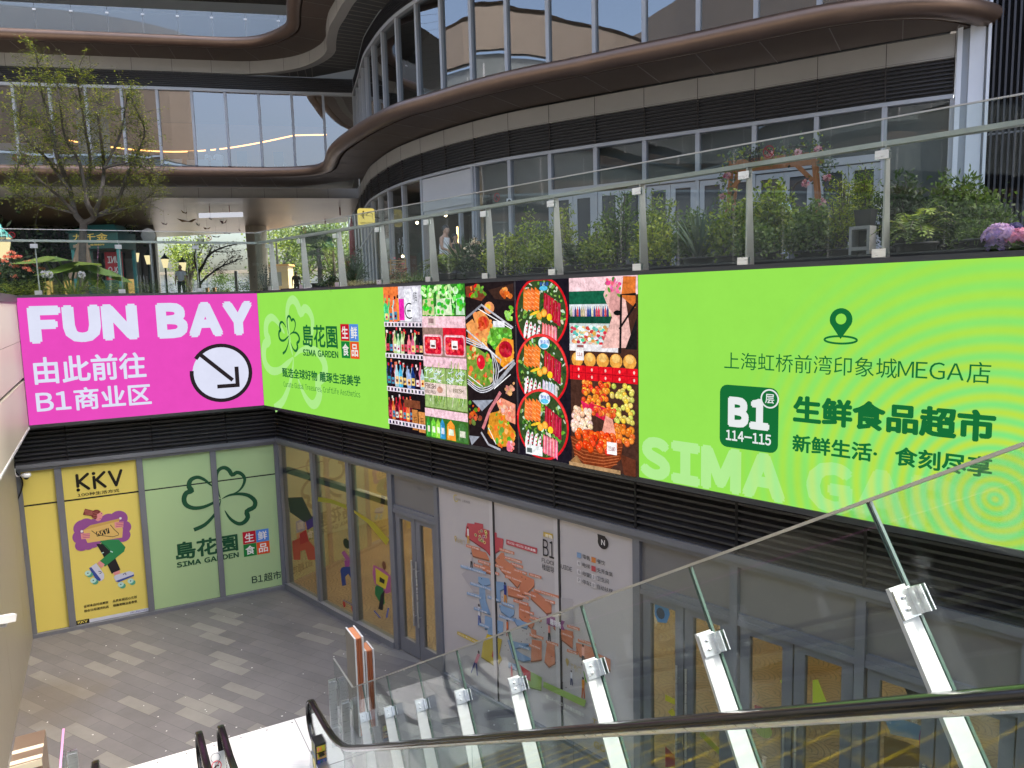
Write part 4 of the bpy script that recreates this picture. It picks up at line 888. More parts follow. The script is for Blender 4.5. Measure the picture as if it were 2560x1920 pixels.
c = Canvas(PB, 0.003); A_, B_ = 7.248, 8.178
c.rect(A_, B_, 3.985, 6.205, (28,24,34)); c.stroke([(7.27,4.0),(7.27,6.2)], 0.03, (60,56,60))
um = 7.715
def plate(zc, var):
    RR = 0.435
    def el(u, z, a, b, col, n=14, rot=0.0):
        if u-a < A_+0.002 or u+a > B_-0.002 or z-b < 3.99 or z+b > 6.2: return
        c.ell(u, z, a, b, col, n, rot=rot)
    pts = [(um+RR*1.02*math.cos(R(a)), min(6.2,max(3.99,zc+RR*1.03*math.sin(R(a))))) for a in range(0,360,8)]
    c.poly(pts, (216,26,36)); c.poly([(um+RR*0.95*math.cos(R(a)), min(6.195,max(3.995,zc+RR*0.96*math.sin(R(a))))) for a in range(0,360,8)], (54,74,40))
    for i in range(170):
        a, r_ = rnd.uniform(0,6.28), RR*0.9*math.sqrt(rnd.random()); el(um+r_*math.cos(a), zc+r_*math.sin(a), rnd.uniform(0.015,0.04), rnd.uniform(0.01,0.025), jit(rnd.choice(((50,100,36),(96,150,50),(36,70,30),(130,176,80),(200,214,190))),14), 7, rnd.uniform(0,3))
    for k in range(4):
        u = um-0.25+0.065*k; P = [(u-0.05,zc+0.06),(u+0.03,zc+0.02),(u+0.05,zc+0.26),(u-0.03,zc+0.32)]; c.poly(P, jit((240,124,48),10))
        for j in range(4): c.stroke([(u-0.03,zc+0.09+0.055*j),(u+0.035,zc+0.06+0.055*j)], 0.008, (250,180,120))
    for k in range(5):
        u = um+0.07+0.055*k; z = zc+0.20-0.03*k; c.poly([(u-0.02,z-0.22),(u+0.035,z-0.24),(u+0.045,z+0.03),(u-0.005,z+0.05)], jit((186,20,50),14)); c.stroke([(u,z-0.2),(u+0.02,z+0.02)], 0.006, (226,90,110))
    for k in range(4):
        u = um-0.26+0.07*k; z = zc-0.20-0.02*k; el(u, z, 0.028, 0.12, (242,236,240), 10, -0.25); 
        for j in range(4): el(u+0.02, z-0.08+0.05*j, 0.014, 0.014, (206,50,80), 7)
    for k in range(5):
        u = um+0.04+0.05*k; z = zc-0.24-0.01*k; c.poly([(u-0.03,z-0.1),(u+0.02,z-0.13),(u+0.03,z+0.1),(u-0.01,z+0.13)], jit((236,120,136) if var != 1 else (206,216,226),14)); c.stroke([(u,z-0.1),(u+0.01,z+0.1)], 0.008, (250,200,206))
    for du, dz in ((-0.02,-0.03),(0.06,0.0)): el(um+du, zc+dz, 0.05, 0.05, (236,156,40), 14); el(um+du, zc+dz, 0.036, 0.036, (250,190,80), 12)
    el(um+0.15, zc-0.05, 0.045, 0.045, (250,206,40), 9); el(um-0.1, zc+0.0, 0.09, 0.018, (246,200,50), 10, 0.3)
    if zc < 6: 
        el(um+0.06 if var else um+0.09, zc+0.335, 0.095, 0.075, (228,240,250), 18); el(um+0.06, zc+0.30, 0.07, 0.03, (90,190,226), 10); c.text('刺身用', um+0.0, um+0.14, zc+0.325, zc+0.375, (40,90,190), 0.01)
    c.arc(um, zc, RR*0.985, 0.028, 10, 170, (236,60,60), 30) if zc+RR < 6.2 else None
plate(5.80, 0); plate(5.10, 1); plate(4.42, 2)
c.rect(7.43, 7.72, 4.02, 4.14, (232,236,236)); c.rect(7.45,7.54,4.04,4.1,(90,100,100))
c.build('sashimi_picture', M['ledp'], sB)
c = Canvas(PB, 0.003); A_, B_ = 8.181, 9.168
c.rect(A_, B_, 3.985, 6.205, (70,44,36)); c.rect(A_, B_, 6.0, 6.205, (236,200,206)); c.rect(A_, 8.75, 5.9, 6.05, (24,92,66)); c.rect(A_, 8.82, 5.82, 5.9, (206,216,220)); c.rect(A_, 8.82, 5.78, 5.83, (120,160,130))
for i in range(20): bottle(c, 8.21+i*0.032, 5.76, 0.028, 0.13, jit(rnd.choice(((50,60,130),(190,170,130),(200,60,70),(206,190,190))),18), (230,220,220))
c.rect(A_, 8.8, 5.68, 5.76, (22,72,54)); c.rect(A_, 8.82, 5.44, 5.68, (196,206,204))
for i in range(150): u, z = rnd.uniform(A_+0.03,8.76), rnd.uniform(5.45,5.64); c.ell(u, z, 0.03, 0.022, jit(rnd.choice(((230,240,240),(90,190,170),(206,160,90),(220,190,140),(200,60,70))),16), 7)
c.rect(A_, 8.9, 5.36, 5.44, (226,222,224)); c.rect(8.3,8.4,5.38,5.43,(150,90,90))
c.poly([(8.66,5.40),(9.1,5.42),(9.0,6.0),(8.78,6.18),(8.70,6.0),(8.82,5.75)], (226,180,172)); c.poly([(8.78,5.85),(8.95,5.7),(8.92,6.1),(8.8,6.17)], (206,150,146)); c.poly([(8.95,5.98),(9.14,5.85),(9.15,6.19),(8.98,6.2)], (206,112,48)); blobs(c, [(8.72,5.98),(8.95,5.98),(8.95,6.17),(8.75,6.17)], 24, ((236,120,160),(226,80,130),(90,140,70)), (0.02,0.035)); c.stroke([(8.93,5.35),(8.95,6.0),(9.15,6.0)], 0.03, (26,24,26)); c.stroke([(8.92,5.62),(9.15,5.9)], 0.025, (26,24,26)); c.poly([(9.0,5.4),(9.16,5.4),(9.16,5.75)], (30,28,30)); c.ell(8.9,5.80,0.06,0.03,(20,20,22),8)
for i in range(5): c.ell(8.30+i*0.19, 5.26, 0.09, 0.085, (226,160,70), 14); c.ell(8.30+i*0.19, 5.29, 0.06, 0.05, (236,190,110), 10)
c.rect(8.28, 8.4, 5.25, 5.40, (240,236,236)); c.text('12.8', 8.3, 8.38, 5.3, 5.34, (160,40,40), 0.02)
c.rect(A_, B_, 5.02, 5.19, (216,22,36)); c.rect(A_, B_, 5.10, 5.108, (150,10,24))
for i in range(5): c.rect(8.22+i*0.2, 8.226+i*0.2, 5.02, 5.19, (140,8,22)); c.ell(8.32+i*0.2, 5.145, 0.014, 0.02, (245,200,190), 6); c.ell(8.32+i*0.2, 5.06, 0.014, 0.02, (245,200,190), 6)
def heap(n, box, cols, r):
    P = sorted([(rnd.uniform(box[0]+r,box[1]-r), rnd.uniform(box[2]+r,box[3]-r)) for _ in range(n)], key=lambda q: -q[1])
    for u, z in P:
        cl = jit(rnd.choice(cols),12); c.ell(u, z, r, r*0.95, tuple(int(v*0.72) for v in cl), 10); c.ell(u-r*0.08, z+r*0.1, r*0.82, r*0.8, cl, 10); c.ell(u-r*0.3, z+r*0.38, r*0.22, r*0.18, tuple(min(255,v+70) for v in cl), 6)
heap(80, (8.34,8.82,4.62,5.03), ((240,130,40),(226,70,36),(244,160,50)), 0.036); heap(50, (8.78,9.16,4.55,5.03), ((226,196,70),(206,206,90),(236,210,110)), 0.036)
c.poly([(8.36,4.78),(8.40,4.66),(8.5,4.64),(8.48,4.74)], (226,40,90)); c.poly([(8.45,4.66),(8.75,4.56),(8.86,4.62),(8.86,4.70),(8.5,4.76)], (216,30,70)); heap(26, (8.5,8.9,4.60,4.74), ((236,90,40),(244,140,60)), 0.034)
heap(46, (8.19,8.56,4.36,4.72), ((244,200,170),(246,214,190)), 0.042); heap(30, (8.8,9.16,4.30,4.58), ((240,140,50),(226,110,40)), 0.042); c.poly([(8.66,4.36),(8.9,4.34),(8.84,4.6),(8.74,4.64)], (234,160,140))
P_ = [(8.20,4.34),(8.26,4.12),(8.42,4.02),(8.80,4.03),(8.95,4.16),(8.98,4.34)]; c.poly(P_, (122,52,26))
for k in range(7): c.stroke([(8.21+0.01*k,4.32-0.042*k),(8.4,4.27-0.042*k),(8.7,4.25-0.036*k),(8.97-0.012*k,4.30-0.034*k)], 0.010, (176,96,56))
heap(60, (8.26,8.94,4.17,4.46), ((236,82,28),(226,66,26),(244,104,40)), 0.05)
c.rect(8.76, 8.90, 4.20, 4.34, (240,238,238)); c.text('13.80', 8.78, 8.88, 4.24, 4.29, (160,40,40), 0.02); c.poly([(8.2,4.04),(8.42,3.99),(8.3,4.12)], (150,110,70)); c.poly([(8.95,4.22),(9.16,4.18),(9.16,3.99),(9.0,3.99)], (96,50,34)); c.rect(A_, 8.95, 3.985, 4.03, (176,140,100))
c.build('fruit_picture', M['ledp'], sB)

# ================================================================== window posters
YEL, YBK, LG, DK = (230,211,108), (34,30,20), (178,206,152), (30,84,54)
def pA(k): return lambda *p: [LA.uv(k(*q)) for q in p]
a1, a2, a3, a4 = pA(k1), pA(k2), pA(k3), pA(k4)
t = thing('window_poster', 'plain narrow yellow window film beside the left court wall', 'poster', tuple(LA.P(-4.2,1.5)))
c = Canvas(LA, -0.012); c.rect(-4.498, -3.988, 0.07, 3.105, YEL); c.rect(-4.498, -3.988, 2.455, 2.485, YBK); c.build('film', M['print'], t)
t = thing('window_poster', 'yellow window poster with a roller skating girl carrying a big bag', 'poster', tuple(LA.P(-3.2,1.5)))
c = Canvas(LA, -0.012); c.rect(-3.873, -2.648, 0.07, 3.105, YEL); c.rect(-3.873, -2.648, 2.455, 2.485, YBK); c.rect(-3.873,-2.648,0.07,0.135,(206,210,224)); c.rect(-3.873,-3.66,0.07,0.15,YBK); c.text('KKV', -3.85, -3.69, 0.085, 0.135, YEL, 0.03); c.text('100 LIFESTYLES', -2.97, -2.68, 0.09, 0.12, (60,80,150), 0.02); c.build('film', M['print'], t)
c = Canvas(LA, -0.006); B_K = (30,27,22)
def bars(pts, wd, k=a1): 
    P = k(*pts); c.stroke(P, wd, B_K)
    for q in (P[0], P[-1]): c.ell(q[0], q[1], wd/2, wd/2, B_K, 12)
wl = 0.05
bars(((1062,710),(1078,865)), wl); bars(((1210,692),(1085,805)), wl); bars(((1090,800),(1228,893)), wl); q = a1((1082,913))[0]; c.ell(q[0],q[1],0.03,0.03,B_K)
q = a1((1293,685))[0]; c.ell(q[0],q[1],0.03,0.03,B_K); bars(((1297,735),(1312,885)), wl); bars(((1438,668),(1330,775)), wl); bars(((1330,770),(1455,865)), wl)
bars(((1510,662),(1607,845)), wl); bars(((1607,845),(1672,642)), wl)
c.build('logo', M['print'], t)
c = Canvas(LA, -0.006); c.text('100种生活方式', -3.655, -2.97, 2.515, 2.58, B_K, 0.012); c.build('lettering', M['print'], t)
c = Canvas(LA, -0.006); c.text('全球食品|时尚美妆', -3.73, -3.32, 0.375, 0.43, B_K, 0.02); c.text('综合日用|潮流玩具', -3.73, -3.32, 0.285, 0.34, B_K, 0.02); c.text('品质家居|匠心文创', -3.245, -2.835, 0.375, 0.43, B_K, 0.02); c.text('萌趣宠物|治愈香氛', -3.245, -2.835, 0.285, 0.34, B_K, 0.02); c.build('lettering', M['print'], t)
c = Canvas(LA, -0.007); PU, SK, KR, GRE, HAIR = (150,84,150), (226,150,150), (222,186,110), (48,134,80), (120,52,48)
for p, r_ in (((1150,1440),0.16),((1120,1560),0.14),((1190,1400),0.13),((1640,1310),0.155),((1710,1430),0.13),((1700,1540),0.13),((1500,1340),0.14),((1400,1390),0.13),((1290,1400),0.12)): 
    q = a1(p)[0]; c.ell(q[0], q[1], r_, r_*1.0, PU, 20)
for p, r_ in (((1130,20),0.11),((1220,10),0.10),((1290,-30),0.12)):
    q = a2(p)[0]; c.ell(q[0], q[1], r_, r_, PU, 20)
c.poly(a1((1100,1450),(1250,1380),(1600,1300),(1730,1400),(1720,1560),(1500,1640),(1180,1640)), PU)
# legs: black back leg, green front leg
c.poly(a2((1330,0),(1420,150),(1545,415),(1665,355),(1600,210),(1500,0)), (36,34,38)); c.poly(a2((1360,-60),(1640,-60),(1735,45),(1715,105),(1450,315),(1380,235),(1530,110)), GRE)
c.stroke(a2((1380,-20),(1470,30),(1530,100)), 0.012, (30,90,56)); c.stroke(a2((1405,130),(1435,115)), 0.02, (200,226,226)); c.stroke(a2((1525,100),(1560,115)), 0.02, (200,226,226))
c.poly(a2((1345,265),(1380,235),(1450,285),(1405,335)), SK); c.poly(a2((1560,400),(1650,365),(1665,400),(1590,440)), SK)
c.poly(a2((1250,320),(1330,265),(1440,420),(1440,480),(1395,515),(1240,350)), (206,208,226)); c.poly(a2((1230,335),(1260,320),(1395,490),(1380,515),(1330,500)), (60,80,160))
c.poly(a2((1570,460),(1600,430),(1790,375),(1850,395),(1855,430),(1610,530)), (206,208,226)); c.poly(a2((1595,515),(1855,420),(1850,445),(1640,530)), (60,80,160))
for p in ((1215,405),(1290,505),(1670,560),(1805,512)):
    q = a2((p[0]+28,p[1]+22))[0]; c.ell(q[0],q[1],0.052,0.05,(90,170,140),16); q = a2(p)[0]; c.ell(q[0],q[1],0.052,0.05,(190,226,214),16); c.ell(q[0],q[1],0.012,0.012,(40,60,90),8)
for p in (((1360,378),(1400,385)),((1375,415),(1405,395)),((1700,430),(1725,400)),((1742,430),(1735,398))): c.stroke(a2(*p), 0.012, (40,44,90))
# head
q = a1((1330,1250))[0]; c.ell(q[0], q[1], 0.085, 0.09, HAIR, 18); c.poly(a1((1300,1225),(1270,1275),(1145,1255),(1175,1172),(1290,1200)), HAIR)
for k in range(4): c.stroke(a1((1160+6*k,1190+20*k),(1280,1212+14*k)), 0.010, (196,120,110)); c.stroke(a1((1285,1225+22*k),(1350,1215+24*k)), 0.008, (196,120,110))
c.poly(a1((1340,1250),(1370,1235),(1395,1215),(1412,1225),(1430,1245),(1415,1260),(1415,1290),(1385,1335),(1350,1345),(1320,1330),(1345,1290)), SK); q = a1((1403,1238))[0]; c.ell(q[0],q[1],0.008,0.008,(60,30,30),8); c.stroke(a1((1375,1312),(1395,1305)), 0.006, (150,40,50))
# bag
c.poly(a1((1150,1470),(1640,1340),(1700,1450),(1690,1570),(1210,1645),(1170,1560)), KR); c.poly(a1((1150,1470),(1250,1400),(1680,1300),(1640,1345)), (206,166,90))
c.poly(a1((1325,1490),(1500,1437),(1518,1510),(1340,1558)), (34,30,26)); c.text('KKV', *[v for v in (a1((1345,1530))[0][0], a1((1500,1530))[0][0])], a1((1350,1545))[0][1], a1((1350,1490))[0][1]+0.035, KR, 0.04)
c.stroke(a1((1265,1475),(1300,1500),(1340,1530),(1420,1545),(1560,1560),(1640,1535),(1640,1515),(1580,1460),(1525,1395)), 0.011, (50,40,30))
for hx, hy in ((1185,1545),(1650,1390)):
    c.poly(a1((hx-70,hy-30),(hx+60,hy-40),(hx+55,hy+40),(hx-60,hy+50)), SK)
    for k in range(3): c.stroke(a1((hx-45,hy-18+24*k),(hx+58,hy-26+22*k)), 0.008, (150,50,110))
for p in ((1130,1485),(1665,1305)): q = a1(p)[0]; c.ell(q[0],q[1],0.022,0.024,(236,232,236),10)
c.build('illustration', M['print'], t)
t = thing('window_poster', 'pale green window poster with a dark clover emblem across two panes', 'poster', tuple(LA.P(-1.3,1.5)))
c = Canvas(LA, -0.012)
for a, b in ((-2.538,-1.333),(-1.222,-0.102)): c.rect(a, b, 0.07, 3.105, LG); c.rect(a, b, 2.46, 2.485, (24,40,34))
c.build('film', M['print'], t)
def clip_post(fn):
    """artwork is cut away where the window post stands in front of it"""
    return fn
c = Canvas(LA, -0.007); draw_clover(c, lambda p: np.array(LA.uv(k3(*p))), 15.5/1842.8*0.1808*1.0, DK); c.build('emblem', M['print'], t)
c = Canvas(LA, -0.007); c.text('島花園', -2.09, -0.92, 0.98, 1.345, DK, 0.03); c.text('SIMA GARDEN', -2.09, -0.92, 0.835, 0.945, DK, 0.045); c.build('lettering', M['print'], t)
c = Canvas(LA, -0.007); squares(c, -0.82, -0.305, 0.815, 1.34); c.build('colour_squares', M['print'], t)
c = Canvas(LA, -0.007); c.text('B1超市', -0.70, -0.09-0.015, 0.21, 0.39, (40,70,56), 0.012); c.build('lettering', M['print'], t)
# ---- coloured film shapes stuck on the glass of the right front
t = thing('window_film', 'coloured cut out film figures stuck on three shop windows near the corner', 'window film', tuple(LB.P(2,1)))
k5 = crop(700,1100,400/2212); k6 = crop(700,1400,400/2212)
def pb5(*p): return [LB.uv(k5(*q)) for q in p]
def pb6(*p): return [LB.uv(k6(*q)) for q in p]
c = Canvas(LB, -0.014)
c.poly(pb6((840,110),(900,90),(985,100),(1000,180),(1020,300),(1010,330),(935,190),(890,240),(905,350),(850,360),(825,150)), (40,60,120)); c.poly(pb6((880,10),(960,0),(950,90),(890,100)), (150,70,130)); c.poly(pb5((840,1560),(880,1530),(970,1659),(900,1659)), (150,80,130)); c.ell(*pb5((910,1435))[0], 0.12, 0.1, (30,44,30), 9)
c.rect(2.25, 2.62, 0.34, 0.37, (110,110,130)); c.ell(2.28,0.28,0.045,0.06,(170,40,40)); c.ell(2.58,0.28,0.045,0.06,(170,40,40))
c.poly(pb6((1280,70),(1420,130),(1520,220),(1520,450),(1460,470),(1300,330),(1270,200)), (160,84,130)); c.poly(pb6((1310,110),(1490,230),(1450,410),(1320,330)), (206,186,50)); c.poly(pb6((1370,235),(1440,280),(1430,335),(1365,300)), (30,28,24)); c.poly(pb6((1330,350),(1420,390),(1440,600),(1400,640),(1305,480),(1305,380)), (40,110,60)); c.poly(pb6((1385,480),(1440,420),(1410,700),(1350,680)), (30,28,32))
c.poly(pb6((1285,710),(1300,700),(1385,800),(1375,810)), (70,90,170)); c.poly(pb6((1480,665),(1500,665),(1475,800),(1455,800)), (70,90,170)); c.ell(*pb6((1430,80))[0], 0.06, 0.08, (100,60,40), 10)
c.poly(pb5((160,1400),(330,1330),(480,1500),(520,1659),(380,1659),(340,1520),(270,1540),(270,1659),(180,1659)), (170,70,50)); c.poly(pb5((340,1090),(460,1050),(480,1180),(370,1250)), (60,40,110)); c.poly(pb5((260,1300),(350,1240),(390,1400),(270,1450)), (160,40,40)); c.poly(pb5((100,800),(300,790),(440,1080),(330,1140),(130,1000)), (44,56,44))
c.poly(pb5((520,790),(700,820),(900,900),(920,960),(720,880),(510,850)), (150,150,50)); c.poly(pb5((1010,970),(1300,1150),(1500,1380),(1460,1460),(1200,1150),(1020,1010)), (170,160,50))
c.build('film', M['print'], t)
t = thing('window_film', 'coloured cut out film shapes stuck on the row of glass doors beside the map', 'window film', tuple(LB.P(11,1)))
zdd = crop(1660,1200,900/2074)
def pbd(*p): return [LB.uv(zdd(*q)) for q in p]
c = Canvas(LB, -0.026)
c.poly(p7x((2040,1230),(2090,1180),(2160,1210),(2180,1320),(2150,1400),(2070,1390),(2040,1320)) if False else [(u,z) for u, z in [LB.uv(k7(*q)) for q in ((2040,1230),(2090,1180),(2160,1210),(2180,1320),(2150,1400),(2070,1390),(2040,1320))]], (70,130,180)); q = LB.uv(k7(2095,1310)); c.ell(q[0], q[1], 0.06, 0.07, (40,60,80), 10)
c.poly(pbd((660,1160),(720,1150),(705,1230)), (190,200,60)); c.poly(pbd((850,1160),(880,1155),(940,1310),(850,1310)), (180,196,60)); c.poly(pbd((0,1240),(80,1280),(80,1310),(0,1275)), (196,190,50)); c.poly(pbd((15,1340),(40,1320),(85,1390),(60,1395)), (196,190,50)); c.poly(pbd((200,1440),(350,1590),(350,1630),(200,1480)), (150,150,50))
c.poly(pbd((515,1300),(600,1330),(640,1400),(600,1480),(515,1440)), (130,40,44)); c.ell(*pbd((565,1440))[0], 0.10, 0.10, (150,160,60), 14); c.poly(pbd((1370,1180),(1420,1170),(1500,1230),(1500,1270),(1400,1250)), (34,30,26)); c.poly(pbd((1260,1370),(1380,1390),(1500,1430),(1480,1510),(1300,1470)), (96,126,150)); c.poly(pbd((1260,1480),(1400,1520),(1480,1560),(1480,1659),(1260,1659)), (110,86,40)); c.ell(*pbd((1490,1500))[0], 0.04, 0.12, (120,50,110), 10); c.poly(pbd((0,1540),(60,1600),(60,1659),(0,1659)), (150,50,44))
for x in (1285,1435): q = pbd((x,1395))[0]; c.text('推拉', q[0]-0.03, q[0]+0.03, q[1]-0.02, q[1]+0.02, (190,190,190), 0.01)
c.build('film', M['print'], t)
# ================================================================== floor map board
t = thing('floor_map', 'white floor guide board with an orange and blue mall plan', 'map board', tuple(LB.P(7.2,1.5)))
c = Canvas(LB, 0.0)
c.rect(5.346, 9.098, 0.055, 3.105, (196,190,188)); c.build('board', M['print'], t)
mb = MB()
for u in (6.53,7.80): mb.pbox(LB, u, u+0.07, 0.055, 3.105, 0.0, 0.018)
mb.build('cover_strip', mat('board_strip', lin((205,200,198)), 0.5), t)
mb = MB()
for u in (6.601,7.871): mb.pbox(LB, u, u+0.025, 0.055, 3.105, 0.0, 0.020)
mb.build('dark_joint', M['seam'], t)
def p7(*p): return [LB.uv(k7(*q)) for q in p]
def pc(*p): return [LB.uv(zcc(*q)) for q in p]
OR, BL, RD, YL, GN, TXT = (212,134,100), (136,166,198), (196,84,90), (208,180,50), (160,190,100), (50,46,46)
c = Canvas(LB, 0.008)
c.poly(p7((275,940),(385,850),(560,880),(560,1120),(385,1105)), (180,174,176)); c.poly(p7((1140,1150),(1300,1170),(1310,1400),(1140,1400)), (182,176,176)); c.poly(pc((1130,1080),(1060,1110),(1160,1190),(1290,1240),(1300,1100)), (202,197,195))
def block(pts, col, k=p7, d=0.018):
    P = k(*pts); c.poly([(u, z-d*1.2) for u, z in P], tuple(int(v*0.72) for v in col)); c.poly(P, col)
block(((330,470),(395,480),(395,462),(475,480),(475,520),(600,560),(600,600),(662,615),(655,700),(590,740),(560,790),(500,715),(345,610),(310,580),(318,505)), RD)
block(((365,705),(430,720),(500,740),(535,810),(450,790),(380,770)), OR); block(((640,740),(670,745),(668,800),(760,870),(850,950),(830,1000),(790,1060),(640,900),(585,810)), OR)
block(((470,850),(540,870),(545,935),(470,910)), OR); block(((845,945),(945,990),(948,1040),(890,1100),(850,1130),(800,1090)), OR); block(((910,1095),(975,1110),(1105,1220),(1105,1290),(1060,1300),(1000,1240),(915,1160)), OR)
block(((700,1050),(830,1080),(840,1170),(705,1130)), OR); block(((805,1210),(910,1240),(900,1360),(950,1390),(920,1440),(805,1330)), OR); block(((1120,1420),(1240,1450),(1305,1470),(1300,1620),(1200,1540)), OR); block(((1330,1570),(1500,1620),(1530,1659),(1335,1650)), OR)
block(((430,960),(530,980),(545,1030),(480,1050),(430,1010)), BL); block(((560,1000),(690,1020),(690,1060),(630,1090),(640,1190),(600,1190),(560,1130)), BL); block(((440,1060),(495,1070),(500,1180),(545,1310),(470,1280),(440,1170)), BL); block(((620,1215),(765,1270),(760,1310),(720,1340),(640,1280)), BL); block(((490,1320),(660,1380),(660,1490),(520,1500),(515,1440),(490,1440)), BL); block(((750,1340),(890,1390),(880,1440),(790,1410)), BL)
block(((1150,850),(1230,880),(1215,960),(1230,990),(1200,1030),(1115,975),(1125,900)), YL, pc); block(((1260,880),(1330,900),(1400,905),(1300,930),(1340,960),(1400,990),(1350,1000),(1290,980)), BL, pc); block(((1395,880),(1450,890),(1450,990),(1390,1000)), OR, pc); block(((1480,890),(1520,900),(1525,1010),(1490,1030),(1465,1000)), OR, pc); block(((1390,820),(1420,830),(1420,870),(1395,860)), OR, pc); block(((1640,910),(1700,930),(1830,990),(1830,1050),(1660,970)), OR, pc); block(((1355,1040),(1450,1090),(1448,1160),(1375,1140)), GN, pc); block(((1265,1005),(1320,1020),(1310,1050),(1265,1030)), BL, pc)
c.poly(p7((1060,1310),(1230,1375),(1210,1410),(1230,1460),(1060,1400)), (150,90,140)); c.poly(pc((1680,1055),(1710,1065),(1760,1090),(1790,1090),(1790,1150),(1750,1150),(1700,1120),(1690,1110)), (110,170,60))
for k in range(70):
    u, z = rnd.uniform(5.9,8.6), rnd.uniform(0.75,2.35)
    if 5.95+ (2.4-z)*0.55 < u < 7.0+(2.5-z)*0.75: c.ell(u, z, 0.008, 0.009, (60,44,40), 6)
c.build('plan_block', M['print'], t)
c = Canvas(LB, 0.012)
def pill(pts, col, txt=None, k=p7, tc=(240,232,228)):
    P = k(*pts); c.poly(P, col)
    if txt:
        us = [p[0] for p in P]; zs = [p[1] for p in P]; u0, u1 = min(us)+0.03, max(us)-0.03; zc = sum(zs)/4; h = (P[0][1]-P[3][1])*0.3
        c.text(txt, u0, u1, zc-h/1.2, zc+h/1.2, tc, 0.02)
pill(((690,618),(975,700),(972,752),(690,665)), RD, 'B132-B133 无界食集'); 
LABS = [((320,662),'B131 无界市集',OR),((625,695),'B130 成都你六姐',OR),((670,770),'B129 TOUCH咖啡',OR),((730,830),'B128 阿木木',OR),((430,805),'B125 鱼三鲜',OR),((390,840),'B124 鱼你好',OR),((545,830),'B127 绣人先生',OR),((640,885),'B119 锅锅',OR),((755,885),'B118-1 肆肆',OR),((900,925),'B117 蛙来哒',OR),((680,945),'B121 Tanmoto',OR),((500,890),'B126 吾饮良品',OR),((270,850),'B153 THE COLOURIST',BL),((360,1010),'B152 LOVLY CASE',BL),((330,1100),'B150 Gicha',BL),((520,1135),'B151 CHE',BL),((395,1240),'B148 木屋烧烤',BL),((650,1190),'B147 五芳斋',BL),((625,1310),'B146 KUDDO',BL),((440,1385),'B145 玩具',BL),((945,1070),'B104 One more bite',OR),((850,1095),'B105 懒人厨房',OR),((705,1045),'B108 袁记云饺',OR),((785,1115),'B109 牛家人',OR),((1040,1160),'B103 鱼酷',OR),((760,1165),'B110 西安肉夹馍',OR),((810,1250),'B112 小满手工粉',OR),((905,1320),'B111 萨莉亚',OR),((1255,1400),'B114 鲜芋仙',OR),((1200,1470),'B113 KOI',OR),((910,1480),'B123 Hui7',OR),((1060,1545),'B122 卡乐滋',OR),((905,1575),'B116 西安面',OR),((800,1580),'B144 上京堂',BL),((1255,1625),'B106 鱼拿',OR),((1355,1530),'B101 Popeyes',OR)]
for (x, y), tx, cl in LABS:
    wd = 12*len(tx)+20; sl = wd*0.285; pill(((x,y),(x+wd,y+sl),(x+wd,y+sl+26),(x,y+26)), tuple(min(255,v+6) for v in cl), tx)
pill(((245,1462),(440,1550),(425,1582),(245,1492)), YL, 'B111-B112 KKV'); P0 = pc((1465,1110),(1700,1215),(1690,1252),(1462,1142)); c.poly(P0, GN); c.text('B114-B115 島花園生鲜超市', P0[0][0]+0.05, P0[1][0]-0.04, 0.50, 0.56, (240,240,226), 0.02)
c.text('趣味场', *[v for v in (p7((1100,1390))[0][0], p7((1200,1390))[0][0])], p7((1150,1420))[0][1], p7((1150,1360))[0][1], (240,236,240), 0.03)
c.build('map_label', M['print'], t)
c = Canvas(LB, 0.012)
c.text('B1', 7.59, 7.80, 2.53, 2.765, TXT, 0.0); c.text('FLOOR GUIDE', 7.565, 8.11, 2.435, 2.495, TXT, 0.0); c.text('楼层导视', 7.565, 7.87, 2.33, 2.415, TXT, 0.0); P0 = p7((1032,548),(1120,570),(1120,612),(1032,592)); c.poly(P0, (206,176,80)); c.text('湾趣', 7.63, 7.77, 2.80, 2.85, (244,236,220), 0.02)
c.build('lettering', M['print'], t)
c = Canvas(LB, 0.012); q = p7((1582,648))[0]
c.ell(q[0], q[1], 0.085, 0.085, TXT, 20); c.poly(p7((1530,567),(1600,590),(1622,650),(1540,660)), TXT); c.text('N', q[0]-0.03, q[0]+0.03, q[1]-0.035, q[1]+0.035, (225,222,220), 0.02); c.build('north_symbol', M['print'], t)
c = Canvas(LB, 0.012)
for (x, y), tx, cl in (((1360,765),'零售',BL),((1360,840),'电梯',None),((1360,920),'母婴室',None),((1360,995),'停车场',None),((1495,808),'餐饮',(214,134,70)),((1495,888),'无界食集',RD),((1495,963),'卫生间',None),((1495,1038),'自动扶梯',None)):
    q = p7((x,y))[0]
    if cl: c.rect(q[0]-0.035, q[0]+0.035, q[1]-0.035, q[1]+0.035, cl)
    else: c.rect(q[0]-0.032, q[0]+0.032, q[1]-0.035, q[1]+0.035, (214,209,207)); c.text(tx[0] if tx[0] != '停' else 'P', q[0]-0.014, q[0]+0.014, q[1]-0.022, q[1]+0.022, TXT)
    c.text(tx, q[0]+0.06, q[0]+0.06+0.062*len(tx), q[1]-0.03, q[1]+0.03, TXT, 0.0)
c.build('legend', M['print'], t)
c = Canvas(LB, 0.012)
GLD = (196,172,110)
q = p7((225,240))[0]; c.arc(q[0], q[1], 0.05, 0.018, 60, 330, (206,190,120)); c.text('印象城', q[0]+0.01, q[0]+0.11, q[1]-0.03, q[1]+0.01, (150,140,110), 0.01); c.text('上海虹桥前湾', q[0]+0.15, q[0]+0.33, q[1]-0.03, q[1]+0.01, (120,116,112))
